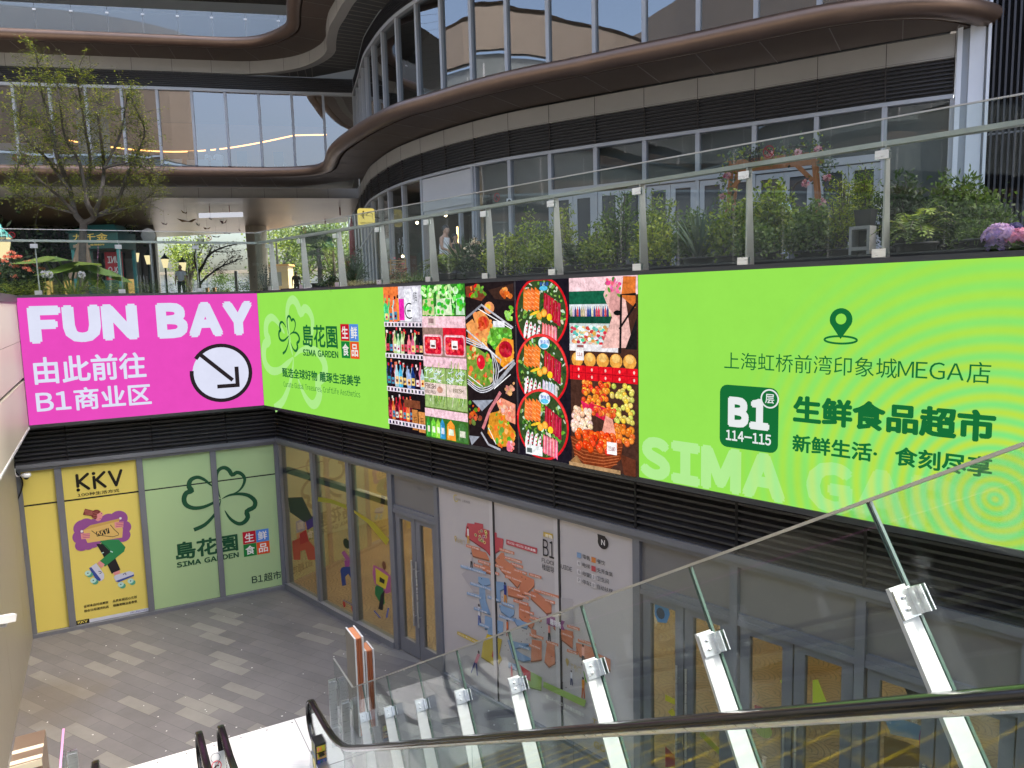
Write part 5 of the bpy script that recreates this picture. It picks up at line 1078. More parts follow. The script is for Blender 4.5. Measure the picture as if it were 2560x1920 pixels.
for (x, y), tx in (((222,605),'6号门'),):
    q = p7((x,y))[0]; c.ell(q[0], q[1], 0.028, 0.035, GLD, 12); c.poly([(q[0]-0.022,q[1]-0.02),(q[0]+0.022,q[1]-0.02),(q[0],q[1]-0.075)], GLD); c.ell(q[0], q[1], 0.012, 0.015, (196,190,188), 8); c.text(tx, q[0]+0.05, q[0]+0.22, q[1]-0.07, q[1]+0.01, GLD)
q = pc((1592,1000))[0]; c.ell(q[0], q[1], 0.03, 0.04, GLD, 12); c.poly([(q[0]-0.024,q[1]-0.02),(q[0]+0.024,q[1]-0.02),(q[0],q[1]-0.08)], GLD); c.text('7号门', q[0]+0.06, q[0]+0.24, q[1]-0.09, q[1]+0.0, GLD); P0 = pc((1730,1320))[0]; c.text('TIME', P0[0], P0[0]+0.3, P0[1]-0.07, P0[1]+0.02, GLD, 0.03); c.text('GO', P0[0]+0.02, P0[0]+0.22, P0[1]-0.38, P0[1]-0.28, GLD, 0.03)
c.build('gate_mark', M['print'], t)
c = Canvas(LB, 0.012)
def fig(x, y, k, s, shirt, leg, lean=0.0):
    q = k((x,y))[0]; u, z = q; c.ell(u+lean*s, z+0.20*s, 0.022*s, 0.028*s, (60,40,36), 8); c.poly([(u-0.03*s,z),(u+0.03*s,z),(u+0.035*s+lean*s,z+0.17*s),(u-0.03*s+lean*s,z+0.17*s)], shirt); c.poly([(u-0.03*s,z),(u,z),(u-0.02*s-lean*s,z-0.2*s),(u-0.045*s-lean*s,z-0.2*s)], leg); c.poly([(u,z),(u+0.03*s,z),(u+0.045*s,z-0.19*s),(u+0.02*s,z-0.19*s)], leg)
for a in ((338,585,p7,0.62,(226,222,220),(226,170,80)),(368,820,p7,0.6,(206,190,186),(30,28,30)),(680,1130,p7,0.85,(60,70,140),(222,150,70)),(440,1320,p7,0.8,(226,222,222),(90,110,170)),(700,1440,p7,0.6,(220,120,60),(170,80,60)),(1085,1480,p7,0.6,(230,140,130),(40,40,44)),(1085,1010,pc,1.0,(210,120,140),(80,80,140),0.08),(1285,1065,pc,0.6,(200,60,70),(200,60,70)),(1680,970,pc,0.7,(236,170,150),(50,50,56)),(1615,1095,pc,0.5,(226,226,230),(60,70,110)),(1680,1150,pc,0.7,(226,150,60),(200,100,40)),(1430,1060,pc,0.0001,(200,60,70),(200,60,70))): fig(*a)
for k in range(16): q = p7((390+rnd.uniform(-20,130), 540+rnd.uniform(-10,110)))[0]; c.ell(q[0], q[1], 0.028, 0.024, jit((206,190,150),40), 9); c.ell(q[0], q[1], 0.016, 0.013, jit((150,90,60),60), 7)
P0 = pc((1330,1020),(1390,1060),(1390,1110),(1360,1100)); c.poly(P0, (196,40,50)); P0 = pc((1180,945),(1210,960),(1205,990),(1175,975)); c.poly(P0, (200,60,50)); 
c.build('illustration', M['print'], t)

# ================================================================== terrace railings
def railing(root, pl, joints, ends, off=-0.02, stickers=(), back=1.0):
    z0, z1 = 6.27, 7.37
    js = [ends[0]]+list(joints)+[ends[1]]
    for a, b in zip(js[:-1], js[1:]):
        mb = MB(); mb.pbox(pl, a+0.008, b-0.008, z0, z1, off-0.016, off); g_ = mb.build('glass_panel', M['g_rail'], root)
    for u in joints:
        mb = MB(); w0, w1 = 0.15, 0.08
        b0, b1 = pl.P(u+0.012, 6.25, off-0.03), pl.P(u+0.012, 7.17, off-0.03)
        mb.prism([b0, b0-pl.n*w0, b1-pl.n*w1, b1], pl.x*0.0, pl.x*0.014); mb.build('post', M['steel_dull'], root)
        for z in (6.29, 7.09):
            mb = MB(); mb.pbox(pl, u-0.05, u+0.06, z-0.035, z+0.035, off-0.035, off-0.02); mb.pbox(pl, u-0.05, u+0.06, z-0.035, z+0.035, off+0.004, off+0.012); mb.build('clamp', M['steel'], root)
    mb = MB(); mb.pbox(pl, ends[0], ends[1], 7.165, 7.205, off-0.12, off-0.04); mb.build('handrail', M['steel_dull'], root)
    mb = MB(); mb.pbox(pl, ends[0], ends[1], z1, z1+0.012, off-0.018, off+0.002); mb.build('edge_cap', M['steel_dull'], root)
    for u in stickers:
        c = Canvas(pl, off+0.002); c.text('禁止', u+0.17, u+0.05, 7.27, 7.33, (24,22,24), 0.02); c.text('翻越', u+0.17, u+0.05, 7.20, 7.26, (24,22,24), 0.02); c.arc(u+0.25, 7.27, 0.05, 0.009, 0, 360, (120,26,34)); c.stroke([(u+0.215,7.305),(u+0.285,7.235)], 0.010, (120,26,34)); c.stroke([(u+0.235,7.25),(u+0.25,7.29),(u+0.27,7.26)], 0.014, (30,26,26)); c.build('warning_sticker', M['print'], root)
ra = thing('glass_railing', 'clear glass terrace railing above the pink screen', 'railing', tuple(PA.P(-2,6.25)))
railing(ra, PA, (-3.64,-2.35,-1.06), (-4.9,0.16), stickers=(-4.19,-1.06,))
rb = thing('glass_railing', 'clear glass terrace railing running above the long green screen', 'railing', tuple(PB.P(6,6.25)))
railing(rb, PB, (0.52,1.75,2.98,4.23,5.47,6.69,7.89,9.14,10.38,11.62,12.86,14.1), (0.0,15.2), stickers=(1.75,5.47+1.24,9.14+1.24))
# upper level railing
P_a, P_b = onz((0.226*0,355*0.226),16.6), onz(c if False else (400+592*0.226,438*0.226),16.6)
pa3, pb3 = np.array([-17.96,29.81,0]), np.array([-11.65,31.11,0]); d = pb3-pa3; d /= np.linalg.norm(d); pl3 = Plane(pa3, d, np.array([d[1],-d[0],0]))
r3 = thing('glass_railing', 'glass railing painted pale for reflected sky, with bright clips on the uppermost terrace edge', 'railing', tuple(pl3.P(3,16.5)))
js = [1.285*i for i in range(-8, 9)]
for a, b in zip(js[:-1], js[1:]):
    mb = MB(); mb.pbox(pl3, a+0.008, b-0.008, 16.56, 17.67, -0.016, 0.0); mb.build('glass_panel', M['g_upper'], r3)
for u in js:
    mb = MB(); mb.pbox(pl3, u-0.012, u+0.012, 16.5, 17.4, -0.1, -0.02); mb.build('post', M['steel_dull'], r3)
    for z in (16.58,17.44): mb = MB(); mb.pbox(pl3, u-0.06, u+0.06, z-0.03, z+0.03, 0.003, 0.014); mb.build('clamp', M['white_metal'], r3)
mb = MB(); mb.pbox(pl3, js[0], js[-1], 17.50, 17.56, -0.09, -0.03); mb.build('handrail', M['white_metal'], r3)
# ================================================================== right hand pier and slatted wall
tF = np.array([0.886,-0.464,0]); nF = np.array([-0.464,-0.886,0]); plr = Plane(np.array([8.88,15.14,0]), tF, nF)
def ur(x, y=150): return plr.uv((x,y))[0]
pr = thing('wall_pier', 'white metal clad pier between curved glazing and the slatted wall', 'pier', tuple(plr.P(0.3,ZT)))
xs = [2391,2404,2423,2461,2467,2475]; us = [ur(x) for x in xs]
mb = MB(); mb.pbox(plr, us[0], us[1], 6.1, 24, -0.4, 0.10); mb.pbox(plr, us[2], us[3], 6.1, 8.95, -0.4, 0.03); mb.pbox(plr, us[2], us[3], 8.96, 24, -0.4, 0.03); mb.pbox(plr, us[4], us[5], 6.1, 34, -0.4, 0.10); mb.build('white_panel', mat('white_clad', (0.70,0.73,0.78), 0.4, 0, 0.04, 1.0), pr)
mb = MB(); mb.pbox(plr, us[1], us[2], 6.1, 24, -0.4, -0.06); mb.pbox(plr, us[3], us[4], 6.1, 24, -0.4, -0.05); mb.build('recess', mat('pier_recess', (0.42,0.45,0.48), 0.5), pr)
sw = thing('slatted_wall', 'black vertical slatted wall at the right edge of the terrace', 'wall', tuple(plr.P(2.5,ZT)))
mb = MB(); u = us[5]+0.05
while u < 6.0: mb.pbox(plr, u, u+0.035, 6.1, 34, 0.0, 0.09); u += 0.098
mb.build('slat', mat('slat_metal', (0.055,0.056,0.065), 0.5, 0.3), sw)
mb = MB(); mb.pbox(plr, us[5], 16.0, 6.1, 34, -0.2, -0.02); mb.build('backing', M['dark_back'], sw)  # wall stretched up and right, out of view, to block the sun
mb = MB()
for z in (8.9,11.5): mb.pbox(plr, us[5]+0.02, 6.0, z, z+0.03, 0.0, 0.075)
mb.build('rail', M['grey_frame'], sw)
# ================================================================== other wings of the mall round the court (seen in the glazing)
def wing(name, label, path, levels, top, parent_loc):
    t = thing(name, label, 'building', parent_loc)
    P = [np.array(p, float) for p in path]; Ps = catmull(P, sub=3)
    for z in levels:
        mb = MB(); sweep(mb, Ps, [(-0.2,z-0.6),(0,z-0.6),(0,z-0.1),(1.2,z-0.05),(1.4,z-0.1),(1.6,z),(1.62,z+0.2),(1.45,z+0.35),(0,z+0.6)]); mb.build('eave', M['bronze'], t)
        mb = MB(); sweep(mb, Ps, [(-0.05,z+0.6),(-0.05,z+4.4)]); mb.build('window_band', mat('wing_glass', (0.16,0.18,0.19), 0.15, 0, 0.25, 0.4, spec=0.6), t)
        mb = MB(); nn = normals2(Ps)
        for i in range(0, len(Ps), 1):
            n = np.array([*nn[i],0]); d = np.array([n[1],-n[0],0]); mb.obox(np.array([*Ps[i],z+2.2]), d, n, UP, 0.05, 0.06, 1.7)
        mb.build('mullion', M['pale_frame'], t)
    # ribbed brown crown
    mb = MB(); z = top[0]
    while z < top[1]: sweep(mb, Ps, [(-0.1+0.03*(z-top[0]),z),(0.25+0.03*(z-top[0]),z+0.05),(0.25+0.03*(z-top[0]),z+0.4),(-0.1+0.03*(z-top[0]),z+0.45)]); z += 0.62
    sweep(mb, Ps, [(-0.35,top[0]),(-0.35,top[1])]); mb.build('ribbed_crown', mat('ribbed_bronze', (0.20,0.165,0.135), 0.5, 0.1), t)
    return t
wing('mall_wing', 'brown ribbed mall wing across the court behind the viewer', [(-60,-18),(-44,-19),(-30,-17.5),(-20,-17),(-13,-19),(-9,-24),(-8,-32)][::-1], (6.2,11.3,16.4), (21,33), (-20,-20,ZT))
wing('mall_wing', 'curving mall wing with bronze eaves west of the court', [(-36,30),(-29,24),(-26,16),(-25,8),(-26,0),(-29,-8),(-34,-20)][::-1], (6.2,11.3,16.4), (21,23.5), (-26,8,ZT))
wing('mall_wing', 'low mall wing rising right behind the viewer', [(30,-4),(20,-6),(10,-14),(0,-19),(-12,-22)], (6.2,11.3), (16,17.5), (8,-16,ZT))
# ================================================================== escalators and balustrades
T30 = math.tan(R(30))
def FP(s, d, z): return E*s+RT*d+UP*z
mb = MB(); mb.obox(FP(9.2,0.85,0.008), E, RT, UP, 1.18, 1.52, 0.008); lpm = M['landing']
o = mb.build('landing_plate', lpm); tag(o, 'bright ribbed steel landing plate at the foot of the escalators', 'landing plate')
mb = MB()
for d in (-0.62,0.76,2.0): mb.obox(FP(9.2,d,0.0175), E, RT, UP, 1.17, 0.003, 0.001)
mb.obox(FP(9.05,0.85,0.0175), E, RT, UP, 0.003, 1.5, 0.001); 
for d in np.arange(-0.5, 2.3, 0.35): mb.lathe(FP(10.3,d,0.016), [(0.012,0),(0.010,0.003)], 8)
mb.build('plate_joint', M['seam'], o)
def etube(mb, pts, wl, wh, side, n=12, mi=0):
    pts = [np.array(p) for p in pts]; vs = []
    for i, p in enumerate(pts):
        t = pts[min(i+1,len(pts)-1)]-pts[max(i-1,0)]; t /= np.linalg.norm(t); u2 = np.cross(side, t); u2 /= np.linalg.norm(u2)
        for k in range(n):
            a = 2*math.pi*k/n; ca, sa = math.cos(a), math.sin(a); vs.append(p+side*wl*math.copysign(abs(ca)**0.6,ca)+u2*wh*math.copysign(abs(sa)**0.6,sa))
    mb.add(vs, [(i*n+k, i*n+(k+1)%n, (i+1)*n+(k+1)%n, (i+1)*n+k) for i in range(len(pts)-1) for k in range(n)], None, mi, True)
def rail_path(d, zr=5.5, s0=-4.5):
    P = [FP(s, d, zr-s*T30) for s in np.arange(s0, 7.3, 0.5)]
    P += [FP(s, d, z) for s, z in ((7.3,1.29),(7.55,1.16),(7.8,1.065),(8.05,1.00),(8.35,0.965),(8.7,0.955),(9.0,0.95))]
    for a in range(75, -100, -15): P.append(FP(9.0+0.26*math.cos(R(a)), d, 0.69+0.26*math.sin(R(a))))
    P += [FP(8.8, d, 0.44), FP(8.65, d, 0.45)]
    return P
esc_steel = M['steel']
def escalator(label, dl, dr, ll):
    t = thing('escalator', label, 'escalator', tuple(FP(8.5,(dl+dr)/2,0)))
    for d, sg in ((dl,-1),(dr,1)):
        mb = MB(); etube(mb, rail_path(d), 0.040, 0.021, RT); h = mb.build('handrail', M['rubber'], t)
        mb = MB(); P = rail_path(d); etube(mb, [p+UP*0.0 for p in P], 0.020, 0.012, RT); 
        pr_ = [p-UP*0.032 for p in P[:len(P)-14]]; mb.tube(pr_, 0.016, 6); mb.build('handrail_guide', M['steel'], h)
        # glass
        ss = [-4.5+1.25*k for k in range(11)]
        for a, b in zip(ss[:-1], ss[1:]):
            b2 = min(b, 7.6); 
            if a >= 7.6: continue
            za, zb_ = 5.46-a*T30, 5.46-b2*T30; mb = MB()
            mb.prism([FP(a+0.004,d,za), FP(b2-0.004,d,max(zb_,1.10)), FP(b2-0.004,d,zb_-0.74), FP(a+0.004,d,za-0.74)], -RT*0.006, RT*0.006); mb.build('glass_panel', M['g_rail'], t)
        mb = MB(); pts = [FP(7.608,d,1.08), FP(8.1,d,0.96), FP(9.0,d,0.92)]+[FP(9.0+0.23*math.cos(R(a)),d,0.69+0.23*math.sin(R(a))) for a in range(75,-90,-15)]+[FP(8.6,d,0.47),FP(7.608,d,0.34)]
        mb.prism(pts, -RT*0.006, RT*0.006); mb.build('glass_panel', M['g_rail'], t)
        # deck and skirt
        mb = MB(); prof = [(-4.5,5.46+4.5*T30-0.74),(7.4,5.46-7.4*T30-0.74),(7.9,0.34),(9.0,0.32),(9.1,0.0),(7.0,-0.5),(-4.5,5.46+4.5*T30-1.5)]
        mb.prism([FP(s,d,z) for s, z in prof], -RT*0.07, RT*0.07); mb.build('skirt', M['steel'], t)
    # steps
    mb = MB(); s, k = -3.2, 0
    while s < 8.2:
        z = max(0.0, 4.52-s*T30); mb.obox(FP(s+0.2,(dl+dr)/2,z-0.1), E, RT, UP, 0.2, (dr-dl)/2-0.08, 0.1); s += 0.40
    mb.build('step', mat('step_metal', (0.10,0.10,0.11), 0.45, 0.6, 0.1, 30), t)
    mb = MB(); s = -3.2
    while s < 8.2:
        z = max(0.0, 4.52-s*T30); mb.obox(FP(s+0.385,(dl+dr)/2,z+0.002), E, RT, UP, 0.012, (dr-dl)/2-0.09, 0.003)
        for d in (dl+0.09, dr-0.09): mb.obox(FP(s+0.2,d,z+0.002), E, RT, UP, 0.18, 0.012, 0.003)
        s += 0.40
    mb.build('step_edge', mat('yellow_line', (0.62,0.40,0.03), 0.5), t)
    return t
e1 = escalator('escalator with black handrail running past the lower right foreground', 0.885, 1.97, 0)
e2 = escalator('escalator at the lower left edge with two thin black newels', -0.44, 0.64, 1)
# sticker box at the newel of the near escalator
mb = MB(); c0 = FP(8.78,1.97,0.38); ax = (E*0.8-UP*0.6); az2 = E*0.6+UP*0.8
mb.obox(c0, E, RT, UP, 0.10, 0.07, 0.20); mb.build('inlet_box', mat('inlet_black', (0.02,0.02,0.022), 0.35), e1)
pbx = Plane(c0-RT*0.0-E*0.101-UP*c0[2], RT, -E)
c = Canvas(pbx, 0.001); z0 = c0[2]-0.2
for k, cl in enumerate(((196,110,190),(70,100,170),(240,180,120),(226,206,70))): c.rect(-0.055, 0.055, z0+0.02+0.09*k, z0+0.10+0.09*k, cl); [c.rect(-0.045+0.03*i, -0.025+0.03*i, z0+0.035+0.09*k, z0+0.085+0.09*k, jit(cl,70)) for i in range(3)]
c.build('sticker', M['print'], e1)
pbt = Plane(c0-RT*0.071-UP*c0[2], -E, -RT)
c = Canvas(pbt, 0.001); c.rect(-0.09,0.09,z0+0.02,z0+0.38,(120,126,70)); c.ell(0,z0+0.1,0.06,0.06,(220,206,120)); c.rect(-0.08,0.08,z0+0.2,z0+0.25,(80,110,140)); c.build('sticker', M['print'], e1)
# notice between the two escalators
t = thing('notice_board', 'clear standing notice with red no pets symbol between two escalators', 'sign', tuple(FP(8.62,0.765,0)))
mb = MB(); mb.tube([FP(8.66,0.765,0.0), FP(8.66,0.765,0.75)], 0.02); mb.build('stand', M['steel'], t)
tn = UP*0.5-E*0.866; pn = Plane(FP(8.6,0.765,0.62), RT, tn); upv = E*0.5+UP*0.866
class Tilt(Plane):
    def __init__(s, o, x, n, v): super().__init__(o, x, n); s.v = np.array(v)
    def P(s, u, z, off=0.0): return s.o + s.x*u + s.v*z + s.n*off
tp = Tilt(FP(8.6,0.765,0.66), RT, tn, upv)
mb = MB(); mb.obox(tp.P(0,0,-0.004), RT, upv, tn, 0.10, 0.22, 0.003); mb.build('panel', glass('acrylic', (0.93,0.95,0.95), 0.02, 0.8, film=0.55, diffc=(0.85,0.87,0.88)), t)
c = Canvas(tp, 0.001); c.arc(0, 0.08, 0.05, 0.010, 0, 360, (206,26,50)); c.stroke([(-0.035,0.045),(0.035,0.115)], 0.010, (206,26,50)); c.stroke([(-0.025,0.06),(0,0.085),(0.025,0.075)], 0.016, (60,26,30)); c.arc(0, 0.165, 0.05, 0.006, 0, 360, (90,92,96)); c.text('禁止', -0.035, 0.035, -0.16, 0.0, (206,26,50), 0.01); c.build('symbol', M['print'], t)
# ---- sloping glass balustrade to the right of the escalators
def balustrade(label, d, side, top_mat, post_s, ztop0=6.19, glass_m=None):
    t = thing('glass_balustrade', label, 'balustrade', tuple(FP(8.5,d,0)))
    dn = -(E*0.5+UP*0.866); e_ = E*0.866-UP*0.5
    J = [1.668+0.9372*k for k in range(-6, 8)]; LG_ = 1.18
    T = lambda s: FP(s, d, ztop0-s*T30)
    for a, b in zip(J[:-1], J[1:]):
        mb = MB(); A, B = T(a)+e_*0.006, T(b)-e_*0.006; mb.prism([A, B, B+dn*LG_, A+dn*LG_], -RT*0.006, RT*0.006); mb.build('glass_panel', M['g_rail'], t)
        mb = MB()
        for p in (A, B): mb.obox(p+dn*LG_/2, e_, RT, dn, 0.003, 0.0075, LG_/2)
        mb.build('glass_edge', M['g_edge'], t)
    sl = J[-1]; A = T(sl)+e_*0.006; zt = ztop0-8.66*T30
    mb = MB(); mb.prism([A, FP(8.66,d,zt), FP(8.66,d,0.09), FP(sl-0.35,d,0.09), A+dn*(LG_-0.35)], -RT*0.006, RT*0.006); mb.build('glass_panel', M['g_rail'], t)
    mb = MB(); mb.prism([FP(8.672,d,zt+0.005), FP(9.52,d,zt+0.01), FP(9.52,d,0.09), FP(8.672,d,0.09)], -RT*0.006, RT*0.006); mb.build('glass_panel', M['g_rail'], t)
    mb = MB(); mb.beam(T(J[0])+UP*0.004, T(8.66)+UP*0.004, UP, 0.022, 0.012); mb.beam(FP(8.66,d,zt+0.008), FP(9.52,d,zt+0.013), UP, 0.022, 0.012); mb.build('edge_cap', top_mat, t)
    din = d-side*0.02
    for s in J:
        c0 = T(s); mb = MB(); o0 = c0-e_*0.012
        w0, w1 = 0.105, 0.125
        a1_, b1_ = o0+dn*0.30, o0+dn*1.32
        mb.prism([a1_-RT*side*0.02, a1_-RT*side*(0.02+0.085), b1_-RT*side*(0.02+0.115), b1_-RT*side*0.02], e_*0.0, e_*0.016); mb.build('post', M['steel_post'], t)
        for L in (0.36, 1.12):
            mb = MB(); c1 = c0+dn*L
            mb.obox(c1-e_*0.018-RT*side*0.06, e_, RT, dn, 0.003, 0.045, 0.05)
            for q in (-1, 1): mb.obox(c1-e_*0.0+RT*side*0.012*q, e_, RT, dn, 0.062, 0.003, 0.045)
            mb.obox(c1-e_*0.03-RT*side*0.02, e_, RT, dn, 0.012, 0.010, 0.045)
            cl = mb.build('clamp', M['steel'], t)
            mb = MB()
            for q in (-0.02, 0.02): mb.ball(c1-e_*0.024-RT*side*0.07+dn*q, 0.008, n=8, m=6)
            mb.build('bolt', M['steel'], cl)
    for s, zz in ((8.80,0.98),(9.40,0.98)):
        mb = MB(); mb.obox(FP(s,d-side*0.07,zz/2), E, RT, UP, 0.008, 0.05, zz/2); mb.build('post', M['steel'], t)
        for z in (0.25,0.9):
            mb = MB(); mb.obox(FP(s,d-side*0.02,z), E, RT, UP, 0.05, 0.004, 0.045); mb.obox(FP(s,d+side*0.012,z), E, RT, UP, 0.05, 0.004, 0.045); mb.obox(FP(s-0.012,d-side*0.06,z), E, RT, UP, 0.004, 0.05, 0.045); mb.build('clamp', M['steel'], t)
    mb = MB(); mb.beam(T(J[0])+dn*1.36, T(J[-1])+dn*1.36, UP, 0.10, 0.12); mb.build('base_beam', M['steel_dull'], t)
    return t
balustrade('sloping glass balustrade with steel fins crossing the right foreground', 2.4, 1, M['steel_dull'], None)
balustrade('short end of sloping glass balustrade beside the left court wall', -0.74, -1, mat('pink_reflection', lin((226,160,206)), 0.3, 0.3), None)  # cap coloured pink to paint in the pink screen's reflection
# ================================================================== small things in the court
def book(label, s0, s1, d0, d1, h, emblem):
    t = thing('book_sign', label, 'sign', tuple(FP((s0+s1)/2,(d0+d1)/2,0)))
    gm_ = mat('book_cover', lin((132,128,120)), 0.5, 0.2, 0.05); wm = mat('book_edge', (0.72,0.72,0.70), 0.45); om = mat('book_pages', lin((212,140,98)), 0.6); og = mat('book_groove', lin((120,60,36)), 0.7); ob = mat('book_page_side', lin((176,104,66)), 0.6)
    for a, b, out in ((d0, d0+0.022, -1), (d1-0.022, d1, 1)):
        mb = MB(); mb.obox(FP((s0+s1)/2,(a+b)/2,h/2), E, RT, UP, (s1-s0)/2, (b-a)/2, h/2); cv = mb.build('cover', wm, t)
        mb = MB(); dd = a-0.0015 if out < 0 else b+0.0015; mb.obox(FP((s0+s1)/2,dd,h/2), E, RT, UP, (s1-s0)/2-0.003, 0.0015, h/2-0.003); mb.build('cover_face', gm_, cv)
    mb = MB(); mb.obox(FP((s0+s1)/2+0.01,(d0+d1)/2,h/2-0.008), E, RT, UP, (s1-s0)/2-0.02, (d1-d0)/2-0.022, h/2-0.008); pg = mb.build('pages', om, t)
    mb = MB(); w_ = (d1-d0-0.044)/3
    for k in range(3): mb.obox(FP(s0+0.024,d0+0.022+w_*(k+0.5),h/2-0.012), E, RT, UP, 0.012, w_/2-0.006, h/2-0.012)
    mb.build('page_block', ob, pg)
    if emblem:
        pe = Plane(FP((s0+s1)/2,d0-0.0035,0), -E, -RT); c = Canvas(pe, 0.0); c.stroke([(0.06,0.95),(-0.05,0.9),(0.05,0.8),(-0.05,0.72),(0.05,0.66)], 0.012, (206,200,190)); c.arc(0.0,0.84,0.075,0.01,40,400,(206,200,190)); c.arc(0.0,0.70,0.06,0.01,200,520,(206,200,190)); c.build('emblem', M['print'], t)
book('tall grey book shaped sign with orange pages, standing behind the shorter one', 9.47, 9.89, 2.68, 2.81, 1.43, False)
book('shorter grey book shaped sign with orange pages and white emblem', 9.60, 9.90, 2.86, 2.99, 1.15, True)
t = thing('bronze_bin', 'bronze box with two cream stripes on top by the left wall', 'bin', tuple(FP(9.7,-1.1,0)))
mb = MB(); mb.obox(FP(9.70,-1.11,0.5), E, RT, UP, 0.33, 0.15, 0.5); mb.build('body', mat('bin_bronze', (0.30,0.22,0.16), 0.35, 0.6, 0.05), t)
mb = MB()
for s in (9.43, 9.66): mb.obox(FP(s,-1.11,1.003), E, RT, UP, 0.035, 0.151, 0.004)
mb.obox(FP(9.368,-1.11,0.96), E, RT, UP, 0.003, 0.15, 0.04); mb.build('stripe', mat('bin_cream', (0.78,0.72,0.55), 0.4), t)
# CCTV and dome with cable
t = thing('security_camera', 'white bullet security camera bracketed to the left court wall', 'security camera', tuple(FP(11.5,-1.54,1.95)))
mb = MB(); mb.tube([FP(11.5,-1.53,1.85), FP(11.5,-1.42,1.84), FP(11.48,-1.40,1.9)], 0.025); mb.build('bracket', M['white_metal'], t)
mb = MB(); dirc = (RT*0.75+E*0.55-UP*0.2); dirc = dirc/np.linalg.norm(dirc); c0 = FP(11.45,-1.42,1.95); mb.obox(c0, dirc, np.cross(UP,dirc), np.cross(dirc,np.cross(UP,dirc)), 0.13, 0.045, 0.05); mb.build('housing', mat('cam_white', (0.80,0.81,0.82), 0.35), t)
mb = MB(); mb.obox(c0+dirc*0.131, dirc, np.cross(UP,dirc), np.cross(dirc,np.cross(UP,dirc)), 0.004, 0.038, 0.042); mb.build('lens', mat('cam_lens', (0.01,0.01,0.012), 0.1), t)
dp = LA.P(-4.40,3.03,0.16)
t = thing('dome_camera', 'small white dome camera hanging under the louvres by the left wall', 'security camera', tuple(dp))
mb = MB(); mb.lathe(dp, [(0.02,0.07),(0.075,0.065),(0.078,0.02),(0.06,0.0)], 14); mb.build('base', mat('cam_white', (0.8,0.8,0.8), 0.4), t); mb = MB(); mb.ball(dp-UP*0.0, 0.045, n=12, m=8); mb.build('dome', mat('cam_lens', (0.01,0.01,0.012), 0.1), t)
mb = MB(); mb.tube([tuple(q) for q in catmull([LA.P(-4.56,3.20,0.12), LA.P(-4.55,3.05,0.1), dp+UP*0.07], sub=4)], 0.008, 6); mb.build('cable', mat('cable_white', (0.7,0.7,0.7), 0.5), t)
mb = MB(); mb.tube([tuple(q) for q in catmull([LA.P(-4.55,3.3,0.12),LA.P(-4.56,3.15,0.10),LA.P(-4.48,2.98,0.07),LA.P(-4.50,2.80,0.06),LA.P(-4.59,2.60,0.06)], sub=5)], 0.012, 6); o = mb.build('loose_cable', M['rubber']); tag(o, 'loose black cable dangling from the louvres at the left corner', 'cable')
# litter specks on the pavers
sp = MB()
for i in range(260):
    u, v = rnd.uniform(-9.0,3.0), rnd.uniform(8.5,15.5); p = np.array([u,v,0.003])
    if (p-Q)@NA < 0.1 or (p-Q)@NB < 0.1 or p@RT < -1.5: continue
    r_ = rnd.uniform(0.004,0.014); a = rnd.uniform(0,6.28); n = 5; sp.add([(u+r_*math.cos(a+6.28*k/n)*rnd.uniform(0.6,1.4), v+r_*math.sin(a+6.28*k/n)*rnd.uniform(0.6,1.4), 0.003+0.00001*i) for k in range(n)], [tuple(range(n))])
o = sp.build('paper_litter', mat('litter_white', (0.7,0.7,0.68), 0.7)); tag(o, 'tiny white scraps scattered over the grey pavers', 'litter', kind='stuff')
# ================================================================== planting
def leaf(mb, p, d, side, L, W, col, fold=0.0):
    p = np.array(p); a = p+d*L*0.45; mb.add([p, a+side*W*0.5, p+d*L, a-side*W*0.5], [(0,1,2,3)], col)
def rvec():
    while True:
        v = np.array([rnd.uniform(-1,1), rnd.uniform(-1,1), rnd.uniform(-1,1)]); n = np.linalg.norm(v)
        if 0.1 < n < 1: return v/n
def vary(c, a=0.25):
    k = 1+rnd.uniform(-a, a); h = rnd.uniform(-0.08, 0.08); return (max(0,c[0]*(k+h)), max(0,c[1]*k), max(0,c[2]*(k-h)))
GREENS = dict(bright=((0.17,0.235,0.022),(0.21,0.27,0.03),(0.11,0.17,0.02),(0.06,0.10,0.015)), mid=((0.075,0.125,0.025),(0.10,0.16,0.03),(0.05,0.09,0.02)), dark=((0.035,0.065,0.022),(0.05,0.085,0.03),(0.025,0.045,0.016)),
 lime=((0.28,0.33,0.03),(0.21,0.26,0.03),(0.12,0.17,0.02)), straw=((0.34,0.28,0.14),(0.26,0.22,0.10),(0.20,0.20,0.08)), blue=((0.09,0.14,0.09),(0.12,0.17,0.12),(0.06,0.10,0.07)), red=((0.18,0.06,0.03),(0.13,0.09,0.03),(0.09,0.10,0.03)))
